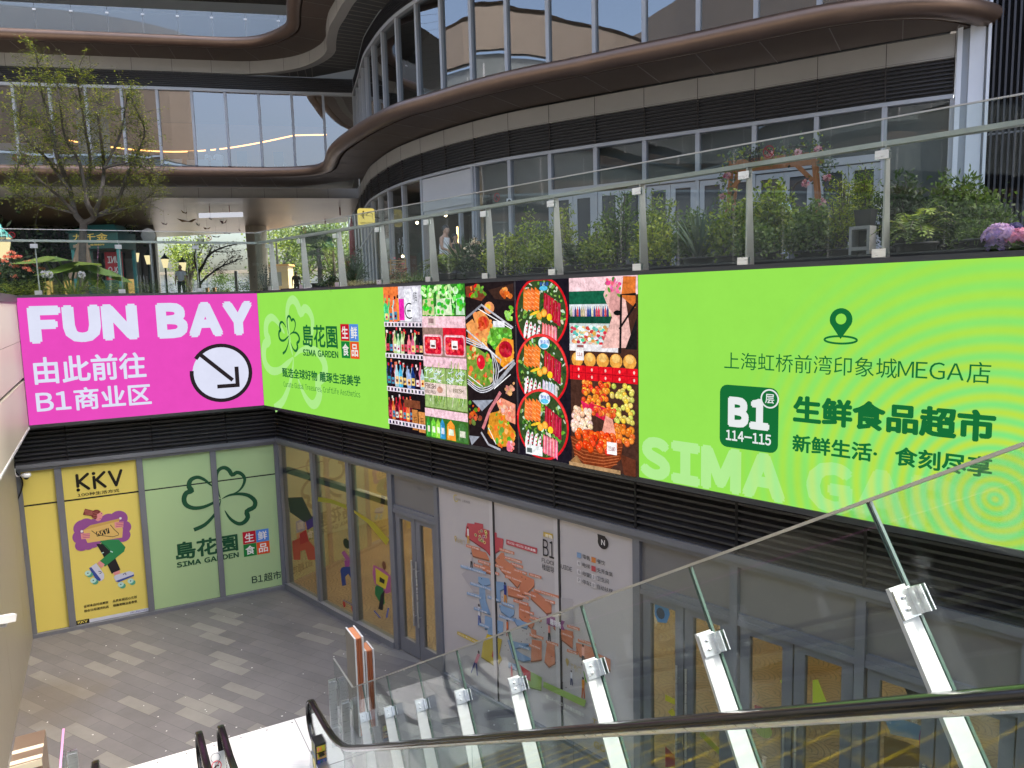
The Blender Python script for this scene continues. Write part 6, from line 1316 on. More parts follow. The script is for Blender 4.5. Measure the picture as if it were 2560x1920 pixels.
def shrub_parts(root, w, h, style, cols, n, seed, depth=None, flowers=None, z0=0.0, leafscale=1.0):
    r = random.Random(seed); dp = depth or w*0.6; C_ = GREENS[cols]; mb = MB(); st = MB()
    if style in ('leafy', 'feather', 'airy'):
        tips = []
        nt_ = {'leafy': 34, 'feather': 40, 'airy': 26}[style]
        for i in range(nt_):
            a, q = r.uniform(0,6.28), math.sqrt(r.random()); x, y = q*w*0.42*math.cos(a), q*dp*0.42*math.sin(a)
            top = h*(1-0.45*q*q)*r.uniform(0.62,1.0); tips.append((x, y, top)); bend = r.uniform(0.5,0.8)
            st.tube([(x*0.25,y*0.25,z0),(x*0.6,y*0.6,z0+(top-z0)*0.5),(x,y,top)], [0.012,0.008,0.003], 4)
        for i in range(n):
            x, y, t = tips[r.randrange(nt_)]; f = r.random()**0.7; c0 = np.array([x*(0.45+0.55*f), y*(0.45+0.55*f), z0+(t-z0)*(0.12+0.88*f)])
            sp = {'leafy':0.085,'feather':0.07,'airy':0.075}[style]*(1.15-0.5*f); p = c0+np.array([r.gauss(0,sp),r.gauss(0,sp),r.gauss(0,sp*0.8)])
            d = rvec(); d[2] = abs(d[2])*0.6+0.15; d /= np.linalg.norm(d); s_ = np.cross(d, rvec()); s_ /= (np.linalg.norm(s_) or 1)
            L = {'leafy':r.uniform(0.035,0.06),'feather':r.uniform(0.03,0.055),'airy':r.uniform(0.05,0.09)}[style]*leafscale; W = L*{'leafy':0.62,'feather':0.25,'airy':0.3}[style]
            leaf(mb, p, d, s_, L, W, vary(C_[r.randrange(len(C_))], 0.3))
    elif style == 'fern':
        for i in range(n):
            a = r.uniform(0,6.28); Lf = h*r.uniform(0.8,1.25); out = np.array([math.cos(a),math.sin(a),0]); el = r.uniform(0.5,1.25); pts = []
            for k in range(15):
                t = k/14; pts.append(np.array([0,0,z0])+out*(Lf*math.cos(el)*t*(1+0.4*t)*w/h*0.7)+UP*(Lf*(math.sin(el)*t-0.55*t*t*t)))
            c_ = vary(C_[r.randrange(len(C_))], 0.2); sd = np.array([-out[1],out[0],0])
            for k in range(1,14):
                d = pts[k+1]-pts[k-1]; d /= np.linalg.norm(d); Wp = 0.075*leafscale*math.sin(math.pi*(0.12+0.86*k/14))*1.3
                for sg in (-1,1): leaf(mb, pts[k], sd*sg*0.92+d*0.35-UP*0.15, d, Wp, 0.028*leafscale, vary(c_, 0.15))
            st.tube(pts[::3], 0.004, 3)
    elif style == 'grass':
        for i in range(n):
            a = r.uniform(0,6.28); b = np.array([r.gauss(0,w*0.2),r.gauss(0,dp*0.2),z0]); Lf = h*r.uniform(0.6,1.2); el = r.uniform(0.7,1.5); out = np.array([math.cos(a),math.sin(a),0]); c_ = vary(C_[r.randrange(len(C_))],0.25); sd = np.array([-out[1],out[0],0])*0.006*leafscale; pts = [b+out*(Lf*math.cos(el)*t*(1+0.6*t))+UP*(Lf*(math.sin(el)*t-0.5*t**3)) for t in (0,0.25,0.5,0.75,1.0)]
            for k in range(4): mb.add([pts[k]-sd*(1-k/4.2), pts[k]+sd*(1-k/4.2), pts[k+1]+sd*(1-(k+1)/4.2), pts[k+1]-sd*(1-(k+1)/4.2)], [(0,1,2,3)], c_)
    elif style == 'spiky':
        for i in range(n):
            a = r.uniform(0,6.28); el = r.uniform(0.5,1.45); d = np.array([math.cos(a)*math.cos(el),math.sin(a)*math.cos(el),math.sin(el)]); L = h*r.uniform(0.7,1.05); s_ = np.cross(d,UP); s_ /= np.linalg.norm(s_)
            c_ = vary(C_[r.randrange(len(C_))],0.25); b = np.array([0,0,z0]); m = b+d*L*0.55; t = b+d*L-UP*L*0.10; mb.add([b-s_*0.012,b+s_*0.012,m+s_*0.016,m-s_*0.016],[(0,1,2,3)],c_); mb.add([m-s_*0.016,m+s_*0.016,t],[(0,1,2)],c_)
    o = mb.build('foliage', M['leaf'], root, local=True)
    if st.v: st.build('stem', M['bark'], root, local=True)
    if flowers:
        fc, fn_, fr_ = flowers
        for i in range(fn_):
            a, q = r.uniform(0,6.28), math.sqrt(r.random()); p = np.array([q*w*0.45*math.cos(a), q*dp*0.45*math.sin(a), h*(1-0.4*q*q)*r.uniform(0.72,1.03)]); fb = MB()
            col = fc[r.randrange(len(fc))]
            for k in range(16):
                d = rvec(); d[2] = abs(d[2])*0.7; s_ = np.cross(d, rvec()); s_ /= (np.linalg.norm(s_) or 1); leaf(fb, p+d*fr_*0.3, d, s_, fr_*0.9, fr_*0.8, vary(lin(col),0.15))
            fb.build('flower', M['leaf'], root, local=True)
    return root
potm = mat('black_pot', (0.018,0.018,0.02), 0.55)
def pot(root, r0, h, m=None, z=0.0):
    mb = MB(); mb.lathe((0,0,z), [(r0*0.75,0),(r0*0.95,h*0.9),(r0*1.05,h*0.92),(r0*1.05,h),(r0*0.9,h),(r0*0.85,h*0.9)], 14); mb.build('pot', m or potm, root, local=True)
def spot(p, dl, pl=PB):
    """place on the terrace behind a screen: pixel column and distance behind the screen"""
    q = onplane(p, pl.o-pl.n*dl, pl.n); return q
def plant(k, x0, x1, ytop, dl, style, cols, n, label, name='shrub', cat='shrub', grp=None, seed=1, flowers=None, potr=0.17, poth=0.22, ls=1.0, zb=6.16, pl=PB, pm=None, wf=1.0):
    a, b = spot(k(x0,ytop), dl, pl), spot(k(x1,ytop), dl, pl); c_ = spot(k((x0+x1)/2,ytop), dl, pl); w_ = np.linalg.norm((b-a)[:2])*wf; h = (c_[2]-zb)*(1.16 if style in ('leafy','airy','feather') else 1.0)
    t = thing(name, label, cat, (c_[0],c_[1],zb), grp)
    if potr: pot(t, potr, poth, pm)
    shrub_parts(t, w_, h, style, cols, n, seed, flowers=flowers, z0=poth*0.9 if potr else 0.0, leafscale=ls, depth=min(w_,0.9)); return t
GR = 'potted shrubs lined up behind the green screen railing'
plant(z2c,970,1150,1345,0.75,'leafy','lime',2300,'bright lime green bush, leftmost of the leafy shrubs behind the glass',grp=GR,seed=11,wf=1.1)
plant(z2c,1120,1335,1225,1.0,'airy','bright',1500,'tall loose light green shrub with upright shoots behind the glass',grp=GR,seed=12,wf=1.15)
plant(z2c,1180,1330,1385,0.6,'leafy','bright',1800,'round yellow green bush low between two taller light shrubs',grp=GR,seed=13)
plant(z2c,1335,1460,1190,1.15,'airy','lime',1100,'slender lime shoots rising just right of a railing post',grp=GR,seed=14)
plant(z2c,1400,1520,1330,0.6,'fern','dark',26,'dark green fern in front of the white doors',name='fern',cat='fern',seed=15)
plant(z2c,1520,1670,1325,0.65,'leafy','bright',2000,'bright green rounded bush before the middle white doors',grp=GR,seed=16,wf=1.15)
plant(z2c,1640,1810,1105,1.0,'airy','mid',1900,'tall mid green shrub reaching up to the handrail',grp=GR,seed=17,wf=1.15)
plant(z2c,1840,2060,1100,1.1,'airy','bright',2000,'tall spreading light green shrub with thin twigs above the fruit picture',grp=GR,seed=18,wf=1.1)
plant(z2c,1830,2040,1300,0.65,'leafy','lime',2200,'low lime bush under the tallest light shrub',grp=GR,seed=19,wf=1.1)
plant(z3c,70,280,1240,0.7,'leafy','mid',2200,'mixed mid green bush left of the flower arch',grp=GR,seed=20)
plant(z3c,150,250,1225,0.6,'spiky','blue',60,'small silvery spiky plant left of the flower arch',name='spiky_plant',cat='plant',seed=21)
plant(z3c,280,500,1165,0.7,'leafy','bright',2600,'dense small leaved bush at the left foot of the flower arch',grp=GR,seed=22,wf=1.1)
plant(z3c,450,770,1070,0.85,'leafy','bright',4300,'largest dense small leaved bush in front of the flower arch',grp=GR,seed=23,wf=1.05)
plant(z3c,470,640,1300,0.45,'leafy','mid',1700,'darker low bush under the largest dense bush',grp=GR,seed=24)
plant(z3c,740,970,1180,0.7,'leafy','mid',2800,'dense mid green bush at the right foot of the flower arch',grp=GR,seed=25,wf=1.1)
plant(z3c,950,1110,1060,0.8,'feather','lime',2600,'feathery yellow green bamboo like shrub left of the cinder block',grp=GR,seed=26,wf=1.1)
plant(z3c,1085,1225,1000,1.0,'feather','bright',2200,'feathery shrub growing from the black pot on the cinder block',grp=GR,seed=27,zb=6.62,potr=0.0,poth=0.0)
plant(z3c,1255,1510,950,0.95,'airy','dark',2400,'dark green narrow leaved shrub right of the cinder block',grp=GR,seed=28,wf=1.05)
plant(z3c,1480,1860,960,1.1,'airy','mid',2800,'tall light shrub with arching twigs before the white pier',grp=GR,seed=29,wf=1.0,ls=0.9)
plant(z3c,1620,2030,1080,0.9,'leafy','mid',2600,'broad blue green shrub with twigs leaning over the slatted wall',grp=GR,seed=30,wf=1.05)
plant(z3c,1290,1640,1120,0.5,'fern','bright',40,'large bright sword fern right of the cinder block',name='fern',cat='fern',seed=31,wf=0.9)
plant(z3c,1690,1910,1310,0.55,'feather','mid',1800,'low wispy feathery plant beside the hydrangea heads',name='feathery_plant',cat='plant',seed=32)
plant(z2c,650,795,1445,0.55,'fern','bright',44,'hanging bright fern in front of the man in the tank top',name='fern',cat='fern',seed=33,wf=1.0)
plant(z2c,775,875,1370,0.8,'spiky','dark',70,'dark spiky yucca in a grey pot right of the man in the tank top',name='yucca',cat='plant',seed=34,pm=mat('grey_pot',(0.25,0.25,0.24),0.7))
plant(z2c,845,940,1395,0.6,'leafy','dark',1500,'shrub with flat cream flower heads right of the yucca',grp=GR,seed=35,flowers=(((226,216,196),(200,180,160)),14,0.05))
plant(z2c,500,615,1490,0.6,'grass','mid',420,'soft green grass tuft left of the hanging fern',name='grass_tuft',cat='grass tuft',seed=36,potr=0)
for i, (x0, x1, y) in enumerate(((120,235,1570),(215,345,1565),(380,500,1560),(450,610,1575))):
    plant(z2c,x0,x1,y,0.5,'grass','straw',520,('straw coloured grass clump at the far left of the green screen railing','straw coloured grass clump second from the screen corner','straw coloured grass clump right of the tapered post','straw coloured grass clump drooping below the green tuft')[i],name='grass_clump',cat='grass clump',grp='straw grass clumps behind the railing',seed=40+i,potr=0,wf=1.1)
plant(z2c,380,480,1515,0.9,'airy','red',420,'wiry plant with small dark red blooms behind the straw grass',name='flowering_plant',cat='plant',seed=45,flowers=(((120,40,50),(200,120,130)),12,0.03),potr=0)
plant(z2c,150,240,1440,2.6,'airy','dark',900,'dark bushy plant at the foot of the bright gap',seed=46)
# hydrangea heads
def hydrangea(k, x, y, r_, cols, label, dl=0.35):
    p = spot(k(x,y), dl); t = thing('hydrangea', label, 'flower', (p[0],p[1],6.16)); z = p[2]-6.16; mb = MB()
    for i in range(170):
        d = rvec(); d[2] = abs(d[2])*0.9+d[2]*0.1; q = np.array([0,0,z])+d*r_*rnd.uniform(0.85,1.0)
        for j in range(4):
            a = 1.57*j+rnd.uniform(-0.2,0.2); u = np.cross(d,UP+0.01); u /= np.linalg.norm(u); v = np.cross(d,u); dd = u*math.cos(a)+v*math.sin(a)+d*0.3; leaf(mb, q, dd, np.cross(dd,d), r_*0.24, r_*0.2, vary(lin(cols[i%len(cols)]),0.15))
    mb.build('flower_head', M['leaf'], t, local=True); mb = MB(); mb.tube([(0,0,0),(0.02,0,z*0.6),(0,0,z)], 0.008, 5); mb.build('stem', M['bark'], t, local=True)
    mb = MB()
    for i in range(26): d = rvec(); d[2] = abs(d[2])*0.4; d /= np.linalg.norm(d); s_ = np.cross(d,UP); leaf(mb, np.array([0,0,z*rnd.uniform(0.1,0.75)]), d, s_/np.linalg.norm(s_), 0.14, 0.09, vary(GREENS['mid'][0],0.3))
    mb.build('foliage', M['leaf'], t, local=True)
hydrangea(z3c,1930,1375,0.12,((196,160,200),(214,180,210),(170,140,196)),'largest lilac hydrangea head at the right end of the railing')
hydrangea(z3c,1915,1437,0.085,((190,160,210),(170,150,200)),'small lilac hydrangea head low beside the screen top')
hydrangea(z3c,2052,1388,0.10,((226,150,180),(206,130,170)),'pink hydrangea head at the right picture edge')
hydrangea(z3c,2020,1325,0.06,((90,80,140),(70,60,120)),'dark violet hydrangea head above the pink one',0.5)
# cinder block with black pot
p0 = spot(z3c(1140,1490),0.62); ztop = spot(z3c(1140,1305),0.62)[2]; hb_ = ztop-6.16; t = thing('cinder_block', 'grey hollow cinder block standing on end under a black pot', 'cinder block', (p0[0],p0[1],6.16))
mb = MB(); X, Y_ = PB.x, -PB.n
wb_ = np.linalg.norm((spot(z3c(1200,1400),0.62)-spot(z3c(1082,1400),0.62))[:2])/2
def cbx(u0,u1,z0,z1): mb.obox(p0*np.array([1,1,0])+UP*(6.16+(z0+z1)/2)+X*(u0+u1)/2, X, Y_, UP, (u1-u0)/2, 0.08, (z1-z0)/2)
for a in ((-wb_,-wb_+0.025,0,hb_),(wb_-0.025,wb_,0,hb_),(-wb_+0.025,wb_-0.025,0,0.03),(-wb_+0.025,wb_-0.025,hb_*0.46,hb_*0.54),(-wb_+0.025,wb_-0.025,hb_-0.03,hb_)): cbx(*a)
mb.build('block', M['concrete'], t)
mb = MB(); mb.obox(p0*np.array([1,1,0])+UP*(6.16+hb_/2)+Y_*0.09, X, Y_, UP, wb_-0.01, 0.004, hb_/2-0.01); mb.build('hollow', M['dark_back'], t)
p1 = spot(z3c(1160,1300),0.62); zpt = spot(z3c(1160,1212),0.62)[2]; t = thing('plant_pot', 'square black plant pot balanced on top of the cinder block', 'pot', (p1[0],p1[1],ztop))
mb = MB(); o0 = np.array([p1[0],p1[1],ztop+0.003]); r1_ = np.linalg.norm((spot(z3c(1210,1220),0.62)-spot(z3c(1108,1220),0.62))[:2])/2; r0_ = r1_*0.8
vs = [o0+X*a*r0_+Y_*b*r0_ for a, b in ((-1,-1),(1,-1),(1,1),(-1,1))]+[o0+X*a*r1_+Y_*b*r1_+UP*(zpt-ztop) for a, b in ((-1,-1),(1,-1),(1,1),(-1,1))]
mb.add(vs, [(0,1,5,4),(1,2,6,5),(2,3,7,6),(3,0,4,7),(3,2,1,0)]); mb.build('pot_wall', potm, t)
# dark planter troughs so the shrubs stand in something
mb = MB(); mb.pbox(PB, 6.0, 15.0, 6.16, 6.30, -1.6, -0.30); mb.pbox(PB, 0.4, 5.8, 6.16, 6.28, -1.4, -0.30); o = mb.build('planter_trough', potm); tag(o, 'long low black planter trough behind the green screen railing', 'planter')
# flower arch
ap, bp = np.array([4.33,14.44,0])*1.0, np.array([5.5,13.58,0])*1.0
ap = onz(z3c(395,935),8.42)*np.array([1,1,0]); bp = onz(z3c(860,875),8.45)*np.array([1,1,0]); dv = bp-ap; Lv = np.linalg.norm(dv); dv /= Lv; nv = np.array([-dv[1],dv[0],0])
t = thing('flower_arch', 'varnished wooden arch wound with leaves and pale pink roses', 'arch', (ap[0],ap[1],ZT))
for q, b in ((ap,0),(bp,0),(ap+nv*0.45,1),(bp+nv*0.45,1)):
    mb = MB(); sgn = -1 if np.allclose(q[:2],ap[:2]) or np.allclose(q[:2],(ap+nv*0.45)[:2]) else 1; mb.beam(q+dv*sgn*0.22+UP*ZT, q+UP*(8.42 if not b else 8.36), nv, 0.07, 0.045); mb.build('post', M['wood'], t)
for o_, z in ((0.0,8.40),(0.45,8.34)): mb = MB(); mb.beam(ap+nv*(o_+0.0)-dv*0.12+UP*z, bp+nv*(o_+0.0)+dv*0.12+UP*z, UP, 0.05, 0.10); mb.build('beam', M['wood'], t)
for q, sg in ((ap,1),(bp,-1)): mb = MB(); mb.beam(q+UP*7.95, q+dv*sg*0.38+UP*8.36, nv, 0.08, 0.04); mb.build('brace', M['wood'], t)
mb = MB()
path = [ap-dv*0.25+UP*6.6, ap-dv*0.18+UP*7.3, ap-dv*0.1+UP*8.0, ap+UP*8.45, ap+dv*Lv*0.35+UP*8.5, ap+dv*Lv*0.7+UP*8.48, bp+UP*8.55, bp+dv*0.2+UP*8.2, bp+dv*0.3+UP*7.6, bp+dv*0.3+UP*7.0]; path = catmull(path, sub=10)
for q in path:
    dens = 15 if q[2] < 8.3 or rnd.random() < 0.8 else 3
    for i in range(dens):
        d = rvec(); s_ = np.cross(d, rvec()); s_ /= (np.linalg.norm(s_) or 1); p = q+np.array([rnd.gauss(0,0.09),rnd.gauss(0,0.09),rnd.gauss(0,0.08)]); L = rnd.uniform(0.05,0.10); leaf(mb, p, d, s_, L, L*0.6, vary(GREENS['blue' if rnd.random() < 0.65 else 'lime'][rnd.randrange(3)],0.3))
mb.build('garland', M['leaf'], t)
for q in (z3c(340,1130),z3c(362,1010),z3c(608,885),z3c(888,862),z3c(815,1057),z3c(940,1020),z3c(910,1165),z3c(770,880)):
    pp = onplane(q, ap-nv*0.1, nv); mb = MB()
    for i in range(34):
        d = rvec(); s_ = np.cross(d, rvec()); s_ /= (np.linalg.norm(s_) or 1); leaf(mb, pp+d*0.02, d, s_, 0.065, 0.06, vary(lin((226,186,186)) if i > 8 else lin((190,110,130)),0.12))
    mb.build('rose', M['leaf'], t)
mb = MB(); mb.tube([tuple(q) for q in catmull([bp-dv*0.05+UP*8.0, bp-dv*0.3+UP*7.9, bp-dv*0.33+UP*7.6, bp-dv*0.1+UP*7.45], sub=5)], 0.025, 6); mb.tube([tuple(q) for q in catmull([bp-dv*0.6+UP*8.45, bp-dv*0.4+UP*8.58, bp-dv*0.1+UP*8.55], sub=5)], 0.02, 6); mb.build('twig', M['bark'], t)
# ------------------------------------------------------------------ left garden
def spotA(p, dl): return spot(p, dl, PA)
plant(z1c,-60,270,1435,1.6,'leafy','dark',3800,'dark rose bush with salmon and pink roses at the far left',name='rose_bush',cat='rose bush',seed=51,flowers=(((236,150,120),(226,130,110),(214,70,110),(240,170,140)),30,0.075),potr=0,pl=PA,ls=1.5)
mb = MB()
for i in range(1500):
    u = rnd.uniform(-4.9,-2.2) if i < 1050 else rnd.uniform(-2.2,-0.6); v = rnd.uniform(-1.3,-0.35); b = PA.P(u, 6.16, v); a = rnd.uniform(0,6.28); L = rnd.uniform(0.34,0.58)*(1.0 if u < -2.2 else 0.9); el = rnd.uniform(0.6,1.4); out = np.array([math.cos(a),math.sin(a),0]); col = vary(GREENS['lime' if u < -2.2 else 'mid'][rnd.randrange(3)],0.3); sd = np.array([-out[1],out[0],0])
    for k in range(6):
        t_ = k/6; p = b+out*L*math.cos(el)*t_+UP*(L*(math.sin(el)*t_*1.2-0.4*t_**3)); 
        for sg in (-1,1): leaf(mb, p, out*0.4+sd*sg*0.9+UP*0.1, out, 0.075*(1.2-t_), 0.026, col)
o = mb.build('fern_bed', M['leaf']); tag(o, 'low bright fern bed edging the terrace above the pink screen', 'ground cover', kind='stuff')
# elephant ear plants: big leaves on long stalks
t = thing('elephant_ear_plant', 'elephant ear plant with huge pale green leaves above the fern bed', 'plant', tuple(spotA(z1c(400,1560),1.7)*np.array([1,1,0])+UP*6.16))
base = ORG[t.name]
for i, (x, y, L, tilt, hd) in enumerate(((190,1430,0.75,0.25,-1),(330,1425,0.8,0.15,0.3),(400,1470,0.85,0.3,-0.4),(310,1478,0.8,0.35,-1),(560,1480,0.85,0.4,1),(640,1515,0.65,0.5,1),(470,1450,0.7,0.1,0.6),(520,1530,0.55,0.9,0.9))):
    c0 = spotA(z1c(x,y),1.7+0.12*(i%3)-0.15); hdv = DA*hd*0.8-NA*(-0.6); hdv = hdv/np.linalg.norm(hdv); dl = hdv*math.cos(tilt)-UP*math.sin(tilt); sd = np.cross(UP, hdv); sd /= np.linalg.norm(sd); nrm_ = np.cross(dl, sd)
    out_ = [(-0.30,0.0),(-0.42,0.16),(-0.36,0.30),(-0.1,0.40),(0.2,0.34),(0.45,0.18),(0.62,0.0)]; pts = [c0+dl*a*L+sd*b*L-nrm_*0.0-UP*(abs(b)*L*0.25) for a, b in out_]+[c0+dl*a*L-sd*b*L-UP*(abs(b)*L*0.25) for a, b in out_[-2:0:-1]]
    mid = [c0+dl*a*L for a in (-0.30,-0.1,0.2,0.45,0.62)]; mb = MB(); col = vary((0.10,0.17,0.035) if i%3 else (0.16,0.22,0.03),0.12)
    n = len(out_); A = pts[:n]; B = [pts[0]]+pts[n:][::-1]+[pts[n-1]]
    for S_ in (A, B):
        for k in range(n-1): mb.add([S_[k], S_[k+1], mid[min(4,k*4//(n-2) if k else 1)] if 0 else c0+dl*L*(-0.3+0.92*(k+1)/(n-1)), c0+dl*L*(-0.3+0.92*k/(n-1))], [(0,1,2,3)], vary(col,0.10), 0, True)
    mb.build('leaf', M['leaf'], t); mb = MB(); mb.tube([tuple(q) for q in catmull([base, base*0.5+c0*0.5+UP*0.1, c0-dl*0.25*L], sub=4)], [0.02]*9, 6); mb.build('stalk', mat('stalk_green',(0.14,0.2,0.06),0.5), t)
for i, (x, y) in enumerate(((560*0.0+585/2212*885,0),)): pass
kA = crop(0,520,400/2212)
def allium(x, y, label):
    p = spotA(kA(x,y),0.8); t = thing('allium', label, 'flower', (p[0],p[1],6.16), 'white allium globes in the fern bed'); z = p[2]-6.16; mb = MB()
    for i in range(120): d = rvec(); s_ = np.cross(d, rvec()); s_ /= np.linalg.norm(s_); leaf(mb, np.array([0,0,z])+d*0.04, d, s_, 0.035, 0.016, vary((0.62,0.60,0.66),0.15))
    mb.build('flower_head', M['leaf'], t, local=True); mb = MB(); mb.tube([(0,0,0),(0,0,z)], 0.006, 5); mb.build('stem', mat('stalk_green',(0.14,0.2,0.06),0.5), t, local=True)
allium(615,915,'white allium globe left of a railing joint, leftmost of the three'); allium(680,920,'white allium globe in the middle of the three'); allium(1130,922,'white allium globe alone under the huge leaves')
plant(kA,150,440,600,2.6,'spiky','bright',60,'fan of narrow palm blades behind the rose bush',name='fan_palm',cat='palm',seed=55,potr=0,pl=PA)
# main terrace tree
def grow(mbw, leaves, p, d, L, r, depth, rr, ends, spread=0.55, minr=0.006):
    q = p; pts = [p]; rad = [r]; n = 4
    for k in range(n):
        d = d+np.array([rr.gauss(0,0.12),rr.gauss(0,0.12),rr.gauss(0,0.06)])+UP*0.05; d /= np.linalg.norm(d); q = q+d*L/n; pts.append(q); rad.append(r*(1-0.35*(k+1)/n))
        if depth <= 1: leaves.append((q, d))
    mbw.tube(pts, rad, 6 if r > 0.02 else 4, cap=False)
    if depth == 0: ends.append((q, d)); return
    for i in range(rr.choice((2,3,3))):
        a = rvec(); dd = d+a*spread; dd /= np.linalg.norm(dd); s_ = rr.randint(2,4) if depth < 4 else 4; grow(mbw, leaves, pts[s_], dd, L*rr.uniform(0.62,0.85), rad[s_]*0.68, depth-1, rr, ends, spread, minr)
def tree(name, label, base, stems, lcols, nleaf, lsize, seed, depth=4, stakes=False, grp=None, spread=0.6, sp=0.16):
    rr = random.Random(seed); t = thing(name, label, 'tree', tuple(base), grp); w_ = MB(); lv, ends = [], []
    for p0_, d0, L, r in stems: grow(w_, lv, np.array(p0_,float), np.array(d0,float)/np.linalg.norm(d0), L, r, depth, rr, ends, spread)
    return t, w_, lv, ends, rr
tb = spotA(z1c(458,1560),4.8)*np.array([1,1,0])+UP*6.16
t, w_, lv, ends, rr = tree('terrace_tree', '', tb, [], None, 0, 0, 61)
tag(t, 'slender many stemmed tree with sparse light green leaves at the left', 'tree')
def tpx(x, y, dl=4.8): return spotA(z1c(x,y), dl)
fork = tpx(462,1235); w_.tube([tb, tpx(456,1400), fork], [0.10,0.09,0.08], 9)
limbs = [([(462,1235),(415,1180),(390,1060),(330,900),(300,800),(270,640),(215,460),(205,290)],0.075),([(462,1235),(520,1200),(480,1120),(478,1030),(500,900),(470,700),(440,520),(420,390)],0.07),([(520,1200),(560,1060),(575,930),(560,780),(540,600),(560,560)],0.06),([(520,1200),(640,1130),(700,980),(760,850),(800,720),(730,560)],0.05),([(520,1200),(660,1160),(760,1130),(860,1060)],0.04),([(415,1180),(330,1090),(200,980),(120,880),(70,1040)],0.045),([(390,1060),(260,880),(160,780),(110,640),(140,500)],0.045),([(415,1180),(260,1140),(120,1090),(70,1060)],0.035),([(480,1120),(440,900),(360,760),(330,560),(310,420)],0.045),([(575,930),(660,760),(690,620),(700,540)],0.035),([(300,800),(220,700),(90,680)],0.03),([(575,930),(720,900),(800,930),(880,970)],0.03)]
nodes = []
for pts, r in limbs:
    dlt = [4.8+rr.uniform(-0.9,0.9)*min(1,i/2) for i in range(len(pts))]; P = catmull([tpx(x,y,d) for (x,y), d in zip(pts,dlt)], sub=4); n = len(P); w_.tube(P, [max(0.006, r*(1-0.85*i/n)) for i in range(n)], 6)
    for i in range(int(n*0.3), n): nodes.append((P[i], P[min(i+1,n-1)]-P[max(i-1,0)], i/n))
mb = MB(); tw = MB()
for p, d, f in nodes:
    for j in range(5):
        a = rvec(); a[2] += 0.35; a /= np.linalg.norm(a); L = rr.uniform(0.25,0.65); q = p+a*L; tw.tube([p, (p+q)/2+UP*0.03, q], [0.007,0.005,0.002], 3, cap=False)
        for k in range(26):
            c0 = p+a*L*rr.uniform(0.25,1.05)+np.array([rr.gauss(0,0.05),rr.gauss(0,0.05),rr.gauss(0,0.035)]); dd = rvec(); dd[2] *= 0.35; dd /= np.linalg.norm(dd); s_ = np.cross(dd, UP+0.3*rvec()); s_ /= np.linalg.norm(s_); L2 = rr.uniform(0.042,0.07); leaf(mb, c0, dd, s_, L2, L2*0.55, vary(((0.26,0.28,0.03),(0.18,0.22,0.03),(0.10,0.14,0.025))[rr.randrange(3)],0.3))
mb.build('crown', M['leaf'], t); w_.build('trunk', M['bark'], t); tw.build('twig', M['bark'], t)
mb = MB()
for x0, y0, x1, y1 in ((395,1430,445,1330),(420,1430,450,1300),(500,1440,468,1300),(520,1420,470,1330)): mb.tube([tpx(x0-8,y0+110), tpx(x1,y1)], 0.045, 6)
mb.beam(tpx(405,1362), tpx(500,1362), UP, 0.06, 0.06); mb.build('stake', mat('stake_wood',(0.22,0.16,0.11),0.85,0,0.2,6), t)
# ================================================================== people
def skinned(J, bones, rad, sub=2):
    me = bpy.data.meshes.new('skin_cage'); keys = list(J); idx = {k:i for i, k in enumerate(keys)}
    me.from_pydata([J[k] for k in keys], [(idx[a],idx[b]) for a, b in bones], []); o = bpy.data.objects.new('skin_cage', me); COL.objects.link(o)
    sm = o.modifiers.new('skin','SKIN'); sb_ = o.modifiers.new('sub','SUBSURF'); sb_.levels = sub; sb_.render_levels = sub
    for k in keys:
        r_ = rad[k]; v = me.skin_vertices[0].data[idx[k]]; v.radius = r_ if isinstance(r_, tuple) else (r_, r_); v.use_root = (k == keys[0])
    dg = bpy.context.evaluated_depsgraph_get(); dg.update(); e = o.evaluated_get(dg).to_mesh(); V = [tuple(v.co) for v in e.vertices]; Fc = [tuple(p.vertices) for p in e.polygons]
    o.evaluated_get(dg).to_mesh_clear(); bpy.data.objects.remove(o); bpy.data.meshes.remove(me); return V, Fc
skinm = mat('skin', (0.42,0.25,0.17), 0.5, 0, 0.06, 8.0); eyem = mat('eye', (0.02,0.015,0.012), 0.3); lipm = mat('lip', (0.33,0.13,0.11), 0.5)
